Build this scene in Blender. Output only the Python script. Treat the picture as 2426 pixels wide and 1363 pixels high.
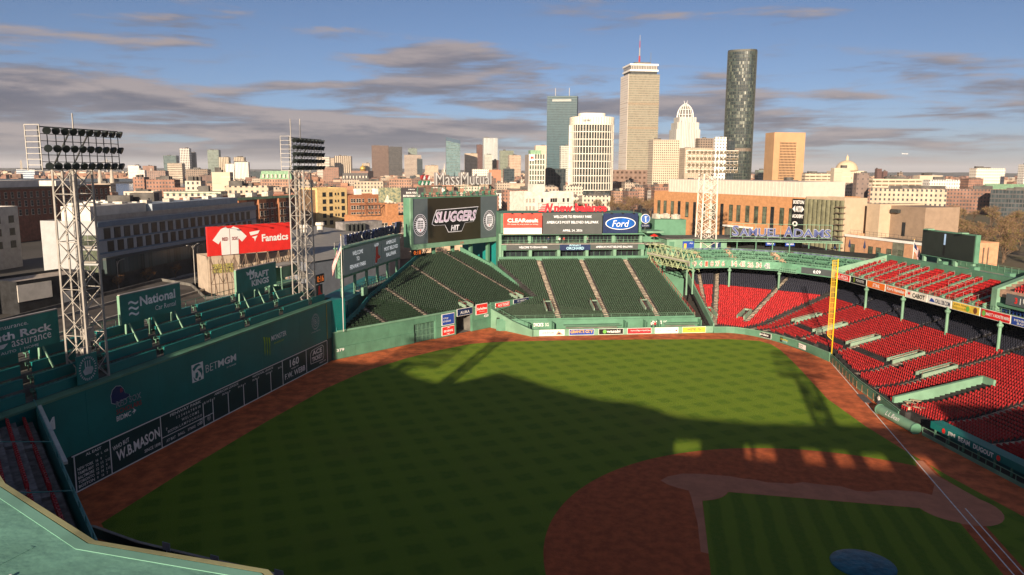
import bpy, math, random
import numpy as np
from mathutils import Vector, Matrix

random.seed(7); rng = np.random.default_rng(7)
for _o in list(bpy.data.objects): bpy.data.objects.remove(_o)
SC = bpy.context.scene
COL = SC.collection
R = math.radians

# ------------------------------------------------------------------ camera
CAMP = Vector((-57.21, 31.74, 35.48))
yaw, pitch, roll = 0.195571, -0.153809, 0.00532
fw = Vector((math.cos(pitch)*math.cos(yaw), math.cos(pitch)*math.sin(yaw), math.sin(pitch)))
rt = Vector((math.sin(yaw), -math.cos(yaw), 0)); up = rt.cross(fw)
rt2 = rt*math.cos(roll) + up*math.sin(roll); up2 = -rt*math.sin(roll) + up*math.cos(roll)
cam = bpy.data.cameras.new('camera'); cam.sensor_width = 36; cam.lens = 26.76
cam.clip_start = 0.5; cam.clip_end = 60000
camo = bpy.data.objects.new('camera', cam); COL.objects.link(camo)
camo.matrix_world = Matrix(((rt2.x, up2.x, -fw.x, CAMP.x), (rt2.y, up2.y, -fw.y, CAMP.y),
                            (rt2.z, up2.z, -fw.z, CAMP.z), (0, 0, 0, 1)))
SC.camera = camo

# ------------------------------------------------------------------ light and sky
SUN_EL = R(14.7); SUN_DIR = R(-3.0)          # light travels towards +X, a touch towards -Y
sun = bpy.data.lights.new('sun', 'SUN'); sun.energy = 5.0; sun.angle = R(0.55); sun.color = (1.0, 0.80, 0.585)
suno = bpy.data.objects.new('sun', sun); COL.objects.link(suno)
L = Vector((math.cos(SUN_EL)*math.cos(SUN_DIR), math.cos(SUN_EL)*math.sin(SUN_DIR), -math.sin(SUN_EL)))
suno.rotation_euler = L.to_track_quat('-Z', 'Y').to_euler(); suno.location = (-300, 20, 120)
SC.view_settings.view_transform = 'Standard'; SC.view_settings.look = 'None'
SC.view_settings.gamma = 1; SC.view_settings.use_curve_mapping = False
SC.view_settings.exposure = 0.93
SKY_STRENGTH = 0.05

class NT:
    """small node-tree helper"""
    def __init__(s, tree): s.t = tree; s.n = tree.nodes; s.l = tree.links
    def new(s, typ, **kw):
        n = s.n.new(typ)
        for k, v in kw.items(): setattr(n, k, v)
        return n
    def put(s, sock, v):
        if v is None: return
        if isinstance(v, bpy.types.NodeSocket): s.l.new(v, sock)
        else:
            if sock.type == 'RGBA' and len(v) == 3: v = tuple(v)+(1,)
            sock.default_value = v
    def math(s, op, a, b=None, c=None, clamp=False):
        n = s.new('ShaderNodeMath', operation=op); n.use_clamp = clamp
        s.put(n.inputs[0], a); s.put(n.inputs[1], b); s.put(n.inputs[2], c); return n.outputs[0]
    def mix(s, f, a, b, blend='MIX'):
        n = s.new('ShaderNodeMix', data_type='RGBA', blend_type=blend)
        s.put(n.inputs[0], f); s.put(n.inputs[6], a); s.put(n.inputs[7], b); return n.outputs[2]
    def noise(s, vec, scale, detail=3, rough=.55, dist=0):
        n = s.new('ShaderNodeTexNoise'); s.put(n.inputs['Vector'], vec)
        n.inputs['Scale'].default_value = scale; n.inputs['Detail'].default_value = detail
        n.inputs['Roughness'].default_value = rough; n.inputs['Distortion'].default_value = dist
        return n.outputs[0]
    def ramp(s, f, lo, hi):
        n = s.new('ShaderNodeMapRange'); s.put(n.inputs[0], f); n.interpolation_type = 'SMOOTHSTEP'
        n.inputs[1].default_value = lo; n.inputs[2].default_value = hi; return n.outputs[0]
    def sep(s, v):
        n = s.new('ShaderNodeSeparateXYZ'); s.put(n.inputs[0], v); return n.outputs
    def comb(s, x, y, z):
        n = s.new('ShaderNodeCombineXYZ'); s.put(n.inputs[0], x); s.put(n.inputs[1], y); s.put(n.inputs[2], z); return n.outputs[0]

W = bpy.data.worlds.new('World'); SC.world = W; W.use_nodes = True
w = NT(W.node_tree); w.n.clear()
sky = w.new('ShaderNodeTexSky', sky_type='NISHITA'); sky.sun_disc = False
sky.sun_elevation = SUN_EL; sky.sun_rotation = R(-90.0) + SUN_DIR
sky.altitude = 20; sky.air_density = 0.46; sky.dust_density = 0.7; sky.ozone_density = 1.8
dirn = w.new('ShaderNodeTexCoord').outputs['Generated']
dx, dy, dz = w.sep(dirn)
zz = w.math('MAXIMUM', dz, 0.0)
# a flat cloud deck: direction -> point on the deck (drifting streaks, seen ever flatter towards the horizon)
inv = w.math('DIVIDE', 1.0, w.math('ADD', zz, 0.045))
cx = w.math('MULTIPLY', dx, inv); cy = w.math('MULTIPLY', dy, inv)
CSEED = 20.9
az = w.math('ARCTAN2', dy, dx)
def deck(oz, sc, det, rough, dist, z):
    """cloud density: a flat streaky deck blended with billows that have some height of their own"""
    a_ = w.noise(w.comb(cx, w.math('MULTIPLY', cy, 0.8), z), sc, det, rough, dist)
    b_ = w.noise(w.comb(w.math('MULTIPLY', az, 4.6), w.math('MULTIPLY', w.math('ADD', dz, oz), 31.0), z+9.), 1.0, 9, .60, .25)
    return w.math('ADD', w.math('MULTIPLY', a_, .48), w.math('MULTIPLY', b_, .52))
n1 = deck(0., 0.85, 7, .56, .3, CSEED); n2 = w.noise(w.comb(cx, w.math('MULTIPLY', cy, 0.75), CSEED+4), .27, 2, .5)
north = w.ramp(dy, -0.30, 0.60)
low = w.math('SUBTRACT', 1.0, w.ramp(dz, 0.055, 0.13))
cov = w.math('ADD', w.math('MULTIPLY', n1, .80), w.math('MULTIPLY', n2, .32))
cov = w.math('ADD', cov, w.math('MULTIPLY', w.math('MULTIPLY', north, low), .105))
cmask = w.math('MULTIPLY', w.ramp(cov, 0.553, 0.640), w.ramp(dz, 0.0, 0.012))
n1b = deck(.011, 0.85, 7, .56, .3, CSEED)
lit = w.ramp(w.math('SUBTRACT', n1, n1b), -0.045, 0.085)
thick = w.ramp(cov, 0.61, 0.72)
cloudc = w.mix(lit, w.mix(thick, (2.0, 1.92, 2.3), (1.2, 1.18, 1.58)), (4.1, 3.45, 3.35))
haze = w.math('POWER', w.math('SUBTRACT', 1.0, zz), 26.0)
hazec = w.mix(w.ramp(dy, -.5, .55), (3.6, 3.25, 3.25), (1.45, 1.65, 2.05))
base = w.mix(w.math('MULTIPLY', haze, .75), sky.outputs[0], hazec)
skyc = w.mix(w.math('MULTIPLY', cmask, .9), base, cloudc)
bg = w.new('ShaderNodeBackground'); w.put(bg.inputs[0], skyc); bg.inputs[1].default_value = SKY_STRENGTH
wo = w.new('ShaderNodeOutputWorld'); w.l.new(bg.outputs[0], wo.inputs[0])

# ------------------------------------------------------------------ materials
MATS = {}
def mat(name, col, rough=.75, metal=0., var=.18, vs=.6, bump=0., bs=8., spec=.3, emit=None, es=0., col2=None, alpha=None, coat=0):
    """procedural surface: base colour broken up by two octaves of world-space noise, optional grain bump"""
    if name in MATS: return MATS[name]
    m = bpy.data.materials.new(name); m.use_nodes = True; t = NT(m.node_tree); t.n.clear()
    p = t.new('ShaderNodeBsdfPrincipled'); o = t.new('ShaderNodeOutputMaterial'); t.l.new(p.outputs[0], o.inputs[0])
    pos = t.new('ShaderNodeNewGeometry').outputs['Position']
    f = t.noise(pos, vs, 5, .6)
    d = col2 or tuple(c*(1-var*1.4) for c in col); l = tuple(min(1, c*(1+var)) for c in col)
    c = t.mix(t.ramp(f, .3, .7), d, l if not col2 else col)
    t.put(p.inputs['Base Color'], c)
    p.inputs['Roughness'].default_value = rough; p.inputs['Metallic'].default_value = metal
    p.inputs['Specular IOR Level'].default_value = spec
    if coat: p.inputs['Coat Weight'].default_value = coat
    if bump:
        b = t.new('ShaderNodeBump'); b.inputs['Strength'].default_value = bump; b.inputs['Distance'].default_value = .3
        t.put(b.inputs['Height'], t.noise(pos, bs, 3)); t.l.new(b.outputs[0], p.inputs['Normal'])
    if emit:
        t.put(p.inputs['Emission Color'], emit); p.inputs['Emission Strength'].default_value = es
    if alpha is not None: p.inputs['Alpha'].default_value = alpha
    MATS[name] = m; return m

def facade(name, wall, glass, fh=3.4, bw=3.0, wh=.5, ww=.5, spec=.5, var=.15, band=None, grough=.15, gvar=.6):
    """far facade: rows and bays of windows in object space (pieces too small to pick apart)"""
    if name in MATS: return MATS[name]
    m = bpy.data.materials.new(name); m.use_nodes = True; t = NT(m.node_tree); t.n.clear()
    p = t.new('ShaderNodeBsdfPrincipled'); o = t.new('ShaderNodeOutputMaterial'); t.l.new(p.outputs[0], o.inputs[0])
    tc = t.new('ShaderNodeTexCoord'); ox, oy, oz = t.sep(tc.outputs['Object']); nx, ny, nz = t.sep(tc.outputs['Normal'])
    isx = t.math('GREATER_THAN', t.math('ABSOLUTE', nx), .7)
    h = t.math('ADD', t.math('MULTIPLY', oy, isx), t.math('MULTIPLY', ox, t.math('SUBTRACT', 1., isx)))
    hu = t.math('DIVIDE', h, bw); zu = t.math('DIVIDE', oz, fh)
    fu = t.math('FRACT', t.math('ADD', hu, 500.5)); fz = t.math('FRACT', zu)
    a = t.math('LESS_THAN', t.math('ABSOLUTE', t.math('SUBTRACT', fu, .5)), ww*.5)
    b = t.math('LESS_THAN', t.math('ABSOLUTE', t.math('SUBTRACT', fz, .5)), wh*.5)
    side = t.math('LESS_THAN', t.math('ABSOLUTE', nz), .5)
    k = t.math('MULTIPLY', t.math('MULTIPLY', a, b), side)
    wn = t.new('ShaderNodeTexWhiteNoise'); t.put(wn.inputs['Vector'], t.comb(t.math('FLOOR', t.math('ADD', hu, 500.)), t.math('FLOOR', zu), isx))
    g = t.mix(t.math('MULTIPLY', wn.outputs[0], gvar), glass, tuple(min(1, c*2.6+.03) for c in glass))
    pos = t.new('ShaderNodeNewGeometry').outputs['Position']
    lu = .3*wall[0]+.6*wall[1]+.1*wall[2]; wall = tuple(c*.76+lu*.24 for c in wall)
    wc = t.mix(t.ramp(t.noise(pos, .12, 5, .65), .3, .7), tuple(c*(1-var) for c in wall), tuple(min(1, c*(1+var)) for c in wall))
    if band:
        bz = t.math('LESS_THAN', fz, .16); wc = t.mix(t.math('MULTIPLY', bz, side), wc, band)
    t.put(p.inputs['Base Color'], t.mix(k, wc, g))
    t.put(p.inputs['Roughness'], t.math('SUBTRACT', .85, t.math('MULTIPLY', k, .85-grough)))
    p.inputs['Specular IOR Level'].default_value = spec
    MATS[name] = m; return m

# ------------------------------------------------------------------ object helpers
def wl(o):
    v = Vector((0, 0, 0))
    while o is not None: v = v + o.location; o = o.parent
    return v
def tag(o, label=None, cat=None, group=None, kind=None):
    if label: o['label'] = label
    if cat: o['category'] = cat
    if group: o['group'] = group
    if kind: o['kind'] = kind
    return o
def thing(name, label, cat, loc=(0, 0, 0), group=None):
    o = bpy.data.objects.new(name, None); COL.objects.link(o); o.location = loc; o.empty_display_size = .5
    return tag(o, label, cat, group)
def link(name, me, parent=None, loc=None, rz=0., label=None):
    o = bpy.data.objects.new(name, me); COL.objects.link(o)
    if parent is not None: o.parent = parent
    if loc is not None:
        o.location = Vector(loc) - (wl(parent) if parent is not None else Vector((0, 0, 0)))
    if rz: o.rotation_euler = (0, 0, rz)
    if label: o['label'] = label
    return o

class MB:
    """collects boxes, prisms, bars and sheets, in world coordinates, and links them as one mesh object"""
    def __init__(s): s.v = []; s.f = []; s.m = []
    def raw(s, vs, fs, mi=0):
        k = len(s.v); s.v += [tuple(q) for q in vs]; s.f += [tuple(k+i for i in f) for f in fs]; s.m += [mi]*len(fs); return s
    def quad(s, a, b, c, d, mi=0): return s.raw([a, b, c, d], [(0, 1, 2, 3)], mi)
    def poly(s, pts, mi=0): return s.raw(pts, [tuple(range(len(pts)))], mi)
    def hexa(s, p, mi=0):
        return s.raw(p, [(0, 3, 2, 1), (4, 5, 6, 7), (0, 1, 5, 4), (1, 2, 6, 5), (2, 3, 7, 6), (3, 0, 4, 7)], mi)
    def box(s, c, d, rz=0., mi=0):
        cx, cy, cz = c; hx, hy, hz = d[0]/2, d[1]/2, d[2]/2; ca, sa = math.cos(rz), math.sin(rz); p = []
        for z in (-hz, hz):
            for x, y in ((-hx, -hy), (hx, -hy), (hx, hy), (-hx, hy)): p.append((cx+x*ca-y*sa, cy+x*sa+y*ca, cz+z))
        return s.hexa(p, mi)
    def prism(s, pts, z0, z1, mi=0, cap=True):
        n = len(pts); a = sum(pts[i][0]*pts[(i+1) % n][1]-pts[(i+1) % n][0]*pts[i][1] for i in range(n))
        if a < 0: pts = pts[::-1]
        f0 = z0 if callable(z0) else (lambda x, y: z0); f1 = z1 if callable(z1) else (lambda x, y: z1)
        v = [(x, y, f0(x, y)) for x, y in pts]+[(x, y, f1(x, y)) for x, y in pts]
        f = [(i, (i+1) % n, n+(i+1) % n, n+i) for i in range(n)]
        if cap: f += [tuple(range(n-1, -1, -1)), tuple(range(n, 2*n))]
        return s.raw(v, f, mi)
    def wall(s, pts, z0, z1, th=.3, mi=0):
        """upright wall along an open polyline; z0, z1 numbers or per-point lists; thickness to the left of travel"""
        n = len(pts); Z0 = z0 if isinstance(z0, (list, tuple)) else [z0]*n; Z1 = z1 if isinstance(z1, (list, tuple)) else [z1]*n
        nm = []
        for i in range(n):
            a = Vector(pts[max(i-1, 0)]); b = Vector(pts[min(i+1, n-1)]); d = (b-a).normalized(); nm.append(Vector((-d.y, d.x))*th)
        v = []
        for i, (x, y) in enumerate(pts):
            X, Y = x+nm[i].x, y+nm[i].y; v += [(x, y, Z0[i]), (x, y, Z1[i]), (X, Y, Z1[i]), (X, Y, Z0[i])]
        f = []
        for i in range(n-1):
            k = 4*i
            for j in range(4): f.append((k+j, k+(j+1) % 4, k+4+(j+1) % 4, k+4+j))
        f += [(0, 3, 2, 1), (4*n-4, 4*n-3, 4*n-2, 4*n-1)]
        f = [q[::-1] for q in f]
        return s.raw(v, f, mi)
    def bar(s, a, b, r, mi=0, n=4, r2=None):
        a = Vector(a); b = Vector(b); d = b-a
        if d.length < 1e-6: return s
        d.normalize(); t = Vector((0, 0, 1)) if abs(d.z) < .9 else Vector((1, 0, 0)); e = d.cross(t).normalized(); g = d.cross(e); v = []
        for p, rr in ((a, r), (b, r if r2 is None else r2)):
            for i in range(n):
                q = 2*math.pi*(i+.5)/n; v.append(p+(e*math.cos(q)+g*math.sin(q))*rr)
        f = [(i, n+i, n+(i+1) % n, (i+1) % n) for i in range(n)]+[tuple(range(n)), tuple(range(2*n-1, n-1, -1))]
        return s.raw(v, f, mi)
    def path(s, pts, r, n=4, mi=0):
        for a, b in zip(pts[:-1], pts[1:]): s.bar(a, b, r, mi, n)
        return s
    def lathe(s, c, prof, n=16, mi=0, ax=None):
        v = []; f = []
        for r, z in prof:
            for i in range(n): q = 2*math.pi*i/n; v.append((c[0]+r*math.cos(q), c[1]+r*math.sin(q), c[2]+z))
        for k in range(len(prof)-1):
            for i in range(n): f.append((k*n+i, k*n+(i+1) % n, (k+1)*n+(i+1) % n, (k+1)*n+i))
        f += [tuple(range(n-1, -1, -1)), tuple(range((len(prof)-1)*n, len(prof)*n))]
        return s.raw(v, f, mi)
    def mesh(s, mats, off=(0, 0, 0), smooth=False, name='mesh'):
        me = bpy.data.meshes.new(name); ox, oy, oz = off
        me.from_pydata([(a-ox, b-oy, c-oz) for a, b, c in s.v], [], s.f)
        mats = mats if isinstance(mats, (list, tuple)) else [mats]
        for m in mats: me.materials.append(m)
        if len(mats) > 1: me.polygons.foreach_set('material_index', s.m)
        if smooth: me.polygons.foreach_set('use_smooth', [True]*len(s.f))
        me.update(); return me
    def obj(s, name, mats, parent=None, label=None, cat=None, group=None, kind=None, smooth=False, base=None):
        """parent: vertices are stored relative to it; base: origin of a top-level mesh"""
        off = wl(parent) if parent is not None else Vector(base or (0, 0, 0))
        o = bpy.data.objects.new(name, s.mesh(mats, off, smooth, name)); COL.objects.link(o)
        if parent is not None: o.parent = parent
        else: o.location = off
        return tag(o, label, cat, group, kind)

def bulk(name, tmpl, pos, ang, matl, parent=None, kind='stuff', label=None):
    """many copies of one small template mesh (verts, faces) as ONE mesh"""
    tv, tf = tmpl; tv = np.array(tv, float); pos = np.array(pos, float).reshape(-1, 3); n = len(pos)
    if n == 0: return None
    ang = np.broadcast_to(np.array(ang, float), (n,)); ca, sa = np.cos(ang)[:, None], np.sin(ang)[:, None]
    X = tv[None, :, 0]*ca-tv[None, :, 1]*sa+pos[:, 0:1]; Y = tv[None, :, 0]*sa+tv[None, :, 1]*ca+pos[:, 1:2]
    Z = tv[None, :, 2]+pos[:, 2:3]; V = np.stack([X, Y, Z], -1).reshape(-1, 3)
    if parent is not None: V = V-np.array(wl(parent))
    F = (np.array(tf)[None]+(np.arange(n)*len(tv))[:, None, None]).reshape(-1, 4)
    me = bpy.data.meshes.new(name); me.vertices.add(len(V)); me.vertices.foreach_set('co', V.ravel())
    me.loops.add(F.size); me.loops.foreach_set('vertex_index', F.ravel())
    me.polygons.add(len(F)); me.polygons.foreach_set('loop_start', np.arange(len(F))*4)
    try: me.polygons.foreach_set('loop_total', np.full(len(F), 4))
    except Exception: pass
    me.materials.append(matl); me.update(); me.validate()
    o = bpy.data.objects.new(name, me); COL.objects.link(o)
    if parent is not None: o.parent = parent
    if kind: o['kind'] = kind
    if label: o['label'] = label
    return o

class Fr:
    """a flat frame in space: origin, unit right and up; n points to the reader"""
    def __init__(s, o, r, u):
        s.o = Vector(o); s.r = Vector(r).normalized(); s.u = Vector(u).normalized(); s.n = s.r.cross(s.u)
    def p(s, x, y, d=0.): return s.o+s.r*x+s.u*y+s.n*d
    def poly(s, name, pts, m, parent, d=.04, label=None):
        return MB().poly([s.p(x, y, d) for x, y in pts]).obj(name, m, parent, label)
    def rect(s, name, x0, y0, x1, y1, m, parent, d=.04, label=None):
        return s.poly(name, [(x0, y0), (x1, y0), (x1, y1), (x0, y1)], m, parent, d, label)
    def ell(s, cx, cy, rx, ry, n=28): return [(cx+rx*math.cos(2*math.pi*i/n), cy+ry*math.sin(2*math.pi*i/n)) for i in range(n)]
    def slab(s, name, x0, y0, x1, y1, d0, d1, m, parent, label=None):
        p = [s.p(x0, y0, d0), s.p(x1, y0, d0), s.p(x1, y1, d0), s.p(x0, y1, d0), s.p(x0, y0, d1), s.p(x1, y0, d1), s.p(x1, y1, d1), s.p(x0, y1, d1)]
        return MB().hexa(p).obj(name, m, parent, label)
    def text(s, txt, cx, cy, w, h, m, parent, d=.06, name='lettering', shear=0., ext=0., bold=0., rot=0., arc=0.):
        """writing stretched to fill a w by h box centred on cx, cy"""
        cu = bpy.data.curves.new('lettering', 'FONT'); cu.body = txt; cu.size = 1; cu.shear = shear; cu.align_x = 'LEFT'
        cu.resolution_u = 2; cu.offset = bold
        to = bpy.data.objects.new('lettering', cu); COL.objects.link(to)
        dg = bpy.context.evaluated_depsgraph_get(); me = bpy.data.meshes.new_from_object(to.evaluated_get(dg))
        bpy.data.objects.remove(to); bpy.data.curves.remove(cu)
        n = len(me.vertices)
        if not n: return None
        co = np.zeros(n*3); me.vertices.foreach_get('co', co); co = co.reshape(-1, 3)
        lo = co.min(0); hi = co.max(0); sx = (co[:, 0]-(lo[0]+hi[0])/2)/(hi[0]-lo[0])*w; sy = (co[:, 1]-(lo[1]+hi[1])/2)/max(hi[1]-lo[1], .3)*h
        if arc: sy = sy+arc*(1-(2*sx/w)**2)
        if rot: sx, sy = sx*math.cos(rot)-sy*math.sin(rot), sx*math.sin(rot)+sy*math.cos(rot)
        o3 = np.array(s.o-(wl(parent) if parent is not None else Vector((0, 0, 0)))); r, u, nn = np.array(s.r), np.array(s.u), np.array(s.n)
        P = o3+np.outer(sx+cx, r)+np.outer(sy+cy, u)+nn*d
        if ext:                                            # give the letters depth: front, back and sides
            Fs = [tuple(p.vertices) for p in me.polygons]; cnt = {}
            for f in Fs:
                for i in range(len(f)): cnt[(f[i], f[(i+1) % len(f)])] = 1
            G = list(Fs)+[tuple(i+n for i in f[::-1]) for f in Fs]
            for (a, b) in cnt:
                if (b, a) not in cnt: G.append((b, a, a+n, b+n))
            V = np.vstack([P+nn*ext, P]); m2 = bpy.data.meshes.new('lettering'); m2.from_pydata(V.tolist(), [], G); me = m2
        else:
            me.vertices.foreach_set('co', P.ravel())
        me.materials.clear(); me.materials.append(m); me.update()
        o = bpy.data.objects.new(name, me); COL.objects.link(o)
        if parent is not None: o.parent = parent
        return o

# field frame: a runs parallel to the first-base dugout, b across it
UA = Vector((math.cos(R(18.3)), math.sin(R(18.3)))); VA = Vector((-UA.y, UA.x)); RA = R(18.3)
def A(a, b, z=None):
    q = UA*a+VA*b
    return (q.x, q.y) if z is None else (q.x, q.y, z)

# ------------------------------------------------------------------ palette
GREEN = mat('stadium_green_paint', (.095, .225, .150), .55, var=.12, vs=.35, bump=.04)
GREEN_L = mat('pale_green_paint', (.165, .31, .215), .6, var=.12, vs=.3)
GREEN_D = mat('monster_green_paint', (.008, .165, .155), .45, var=.1, vs=.2, bump=.03, bs=3)
SCORE = mat('scoreboard_slate', (.008, .045, .045), .5, var=.1)
WHITE = mat('white_paint', (.75, .74, .71), .55, var=.06)
WHITE_P = mat('white_print', (.8, .8, .78), .6, var=.03)
STEEL = mat('pale_steel', (.34, .32, .295), .5, var=.15)
STEEL_D = mat('dark_steel', (.05, .055, .055), .5, var=.2)
CONC = mat('concrete', (.30, .28, .25), .85, var=.2, vs=.5, bump=.1)
CONC_D = mat('dark_concrete', (.13, .125, .115), .85, var=.25, vs=.5)
DARK = mat('dark_void', (.012, .014, .015), .8)
GLASS = mat('dark_glass', (.02, .028, .032), .12, spec=.6, var=.3, vs=.15)
YEL = mat('yellow_paint', (.75, .50, .02), .5, var=.08)
RED = mat('red_print', (.70, .03, .025), .5, var=.06)
BLUE = mat('blue_print', (.02, .06, .32), .5, var=.06)
NAVY = mat('navy_print', (.012, .025, .085), .5, var=.06)
BLACK = mat('black_print', (.012, .012, .013), .5, var=.06)
ORANGE = mat('orange_print', (.75, .17, .02), .5, var=.06)
YELP = mat('yellow_print', (.80, .62, .05), .5, var=.06)
SILVER = mat('silver', (.62, .62, .62), .35, metal=.4, var=.1)
SEATG = mat('green_seat_plastic', (.026, .050, .030), .5, var=.3, vs=3)
SEATR = mat('red_seat_plastic', (.37, .018, .020), .5, var=.3, vs=2.0)
SEATB = mat('blue_seat_wood', (.020, .022, .036), .5, var=.3, vs=3)
SEATBL = mat('bright_blue_seat', (.01, .03, .14), .4, var=.3, vs=3)
# ------------------------------------------------------------------ ground, field
def grass_mat(name, ax, per):
    m = bpy.data.materials.new(name); m.use_nodes = True; t = NT(m.node_tree); t.n.clear()
    p = t.new('ShaderNodeBsdfPrincipled'); o = t.new('ShaderNodeOutputMaterial'); t.l.new(p.outputs[0], o.inputs[0])
    pos = t.new('ShaderNodeNewGeometry').outputs['Position']; x, y, z = t.sep(pos)
    wob = t.math('MULTIPLY', t.math('SUBTRACT', t.noise(pos, .25, 3), .5), .9)
    def stripe(c, s):
        a = t.math('ADD', t.math('MULTIPLY', x, math.cos(c)), t.math('MULTIPLY', y, math.sin(c)))
        return t.ramp(t.math('SINE', t.math('MULTIPLY', t.math('ADD', a, wob), 2*math.pi/s)), -.5, .5)
    if len(ax) == 2:
        s1, s2 = stripe(ax[0], per), stripe(ax[1], per)
        k = t.math('ADD', t.math('MULTIPLY', t.math('MAXIMUM', s1, s2), .7), t.math('MULTIPLY', t.math('ADD', s1, s2), .15))
    else: k = stripe(ax[0], per)
    n = t.noise(pos, 1.6, 6, .7); big = t.noise(pos, .045, 4, .6)
    c = t.mix(k, (.100, .188, .0115), (.162, .256, .018))
    c = t.mix(t.math('MULTIPLY', t.ramp(n, .38, .72), .5), c, (.175, .245, .022)); c = t.mix(t.math('MULTIPLY', t.ramp(t.noise(pos, .5, 6, .75), .52, .75), .28), c, (.095, .165, .012))
    c = t.mix(t.math('MULTIPLY', t.ramp(big, .50, .78), .35), c, (.18, .19, .030))
    t.put(p.inputs['Base Color'], c); p.inputs['Roughness'].default_value = .8; p.inputs['Specular IOR Level'].default_value = .15
    b = t.new('ShaderNodeBump'); b.inputs['Strength'].default_value = 1.0; b.inputs['Distance'].default_value = .22
    t.put(b.inputs['Height'], t.noise(pos, 7, 4, .7)); t.l.new(b.outputs[0], p.inputs['Normal'])
    return m
GRASS = grass_mat('outfield_turf', (R(33), R(-57)), 4.0); GRASS_I = grass_mat('infield_turf', (R(90),), 2.6)
TRACK = mat('warning_track_clay', (.52, .125, .042), .9, var=.28, vs=.5, bump=.3, bs=5)
CLAY = mat('infield_clay_damp', (.42, .095, .03), .9, var=.2, vs=.9, bump=.35, bs=6)
CLAY_L = mat('infield_clay_dry', (.50, .20, .115), .92, var=.10, vs=.5, bump=.2, bs=7)
CITYG = mat('city_ground', (.085, .08, .075), .9, var=.3, vs=.02, col2=(.05, .048, .045))
ASPH = mat('asphalt', (.052, .050, .048), .9, var=.3, vs=.25, bump=.1)
ROOFT = mat('roof_tar', (.10, .095, .09), .9, var=.35, vs=.12)

def sheet(name, pts, z, m, kind='structure', label=None):
    return MB().poly([(x, y, z) for x, y in pts]).obj(name, m, label=label, kind=kind)
g = MB(); N = 64; g.poly([(40000*math.cos(2*math.pi*i/N), 40000*math.sin(2*math.pi*i/N), -.12) for i in range(N)])
g.obj('ground', CITYG, kind='structure', label='wide flat city ground under the streets and houses')
sheet('warning_track', [(2.5, 94.3), (72, 91.8), (109, 69.5), (101.5, 57), (114.5, 16), (110, 9), (92, -.5), (73, -1.2), (56, -3), (34, -10), (10, -20), (-16, -18), (-18, 10), (-8, 45), (-2, 64), (2.5, 84)], 0., TRACK, label='reddish clay warning track round the outfield grass')
sheet('outfield_grass', [(4.8, 85.4), (5.6, 86.3), (19.5, 86.4), (37.6, 85.9), (55, 84.8), (66.2, 82.8), (76.5, 78.8), (84, 74.8), (91.2, 69.7), (94.5, 64), (97.5, 55), (100, 46), (102.5, 37), (105.5, 25), (107.4, 17), (107.1, 11), (104, 8.9), (99.2, 7.8), (91, 7.0), (83, 6.4), (66.3, 5.4), (53.6, 2.8), (45, .4), (36.4, -2.4), (26.5, -6.2), (12, -10), (-4, -8), (-8, 0), (-5, 14), (-1.5, 35), (-.5, 55), (-.3, 66.2), (1, 75.4)], .004, GRASS, label='mown outfield grass with criss-cross stripes')
arc = [(13.04+28.96*math.cos(R(t)), 13.04+28.96*math.sin(R(t))) for t in np.linspace(-25.9, 115.9, 70)]
sheet('infield_dirt', [(0, -1.4)] + [(23.6, -1.4)] + [(27.43+4.3*math.cos(R(t)), 4.3*math.sin(R(t))) for t in np.linspace(200, 312, 12)] + [(36.0, -1.4), (41.5, -1.2), (41.2, .0)] + arc + [(-1.4, 36), (-4, 27), (-1.4, 22), (-1.4, 0)], .008, CLAY, label='dark damp reddish clay of the infield arc')
q = [(.9, .9), (23.45, .9)] + [(27.43+3.96*math.cos(R(t)), 3.96*math.sin(R(t))) for t in np.linspace(166, 104, 9)] + \
    [(26.5, 23.55)] + [(27.43+3.96*math.cos(R(t)), 27.43+3.96*math.sin(R(t))) for t in np.linspace(256, 194, 9)] + \
    [(23.6, 26.5), (3.96, 26.5)] + [(3.96*math.cos(R(t)), 27.43+3.96*math.sin(R(t))) for t in np.linspace(-14, -76, 9)]
sheet('infield_grass', q, .012, GRASS_I, label='square of striped infield grass with rounded bites at the bases')
random.seed(3)
dry = [(23.4, .86), (23.2, -.6)] + [(27.43+4.4*math.cos(R(t)), 4.4*math.sin(R(t))) for t in np.linspace(205, 310, 9)] + [(36.5, -1.0), (41.2, -.9), (41, -.15), (33.5, .2)]
for i in range(17): dry.append((30.6 + random.uniform(-.35, .35) + .5*math.sin(i*.9), 1.4 + i*1.35))
dry += [(31.2, 26.4), (30.8, 28.5), (29.6, 30.2), (28.2, 31), (27.2, 30.2), (26.5, 29.1), (26.0, 27.9), (24.4, 27.7), (18, 27.25), (12, 27.2), (11.8, 26.5), (23.55, 26.55)] + \
       [(27.43+3.9*math.cos(R(t)), 27.43+3.9*math.sin(R(t))) for t in np.linspace(194, 256, 9)] + [(26.55, 23.4), (26.55, 3.9)] + [(27.43+3.92*math.cos(R(t)), 3.92*math.sin(R(t))) for t in np.linspace(106, 164, 8)]
sheet('dry_infield_dirt', dry, .0105, CLAY_L, label='paler dry clay strip along the baseline to first base')
LINE = mat('chalk_line', (.72, .71, .68), .8, var=.15, vs=2)
for (x0, y0, x1, y1, lab) in ((.0, -.07, 91.5, .07, 'white chalk foul line running out to the yellow pole'), (13.7, -.98, 27.43, -.85, 'short white lane line beside the foul line')):
    sheet('chalk_line', [(x0, y0), (x1, y0), (x1, y1), (x0, y1)], .018, LINE, label=lab)
TARP = mat('blue_tarp', (.006, .11, .17), .45, var=.25, vs=.8, bump=.3, bs=2)
MB().lathe((12.7, 12.75, .013), [(2.85, 0), (2.75, .05), (2.0, .17), (1.0, .24), (.02, .26)], 28).obj('mound_cover', TARP, label='round blue tarpaulin lying over the pitcher mound', cat='tarpaulin', smooth=True, base=(12.7, 12.75, 0))
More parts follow.
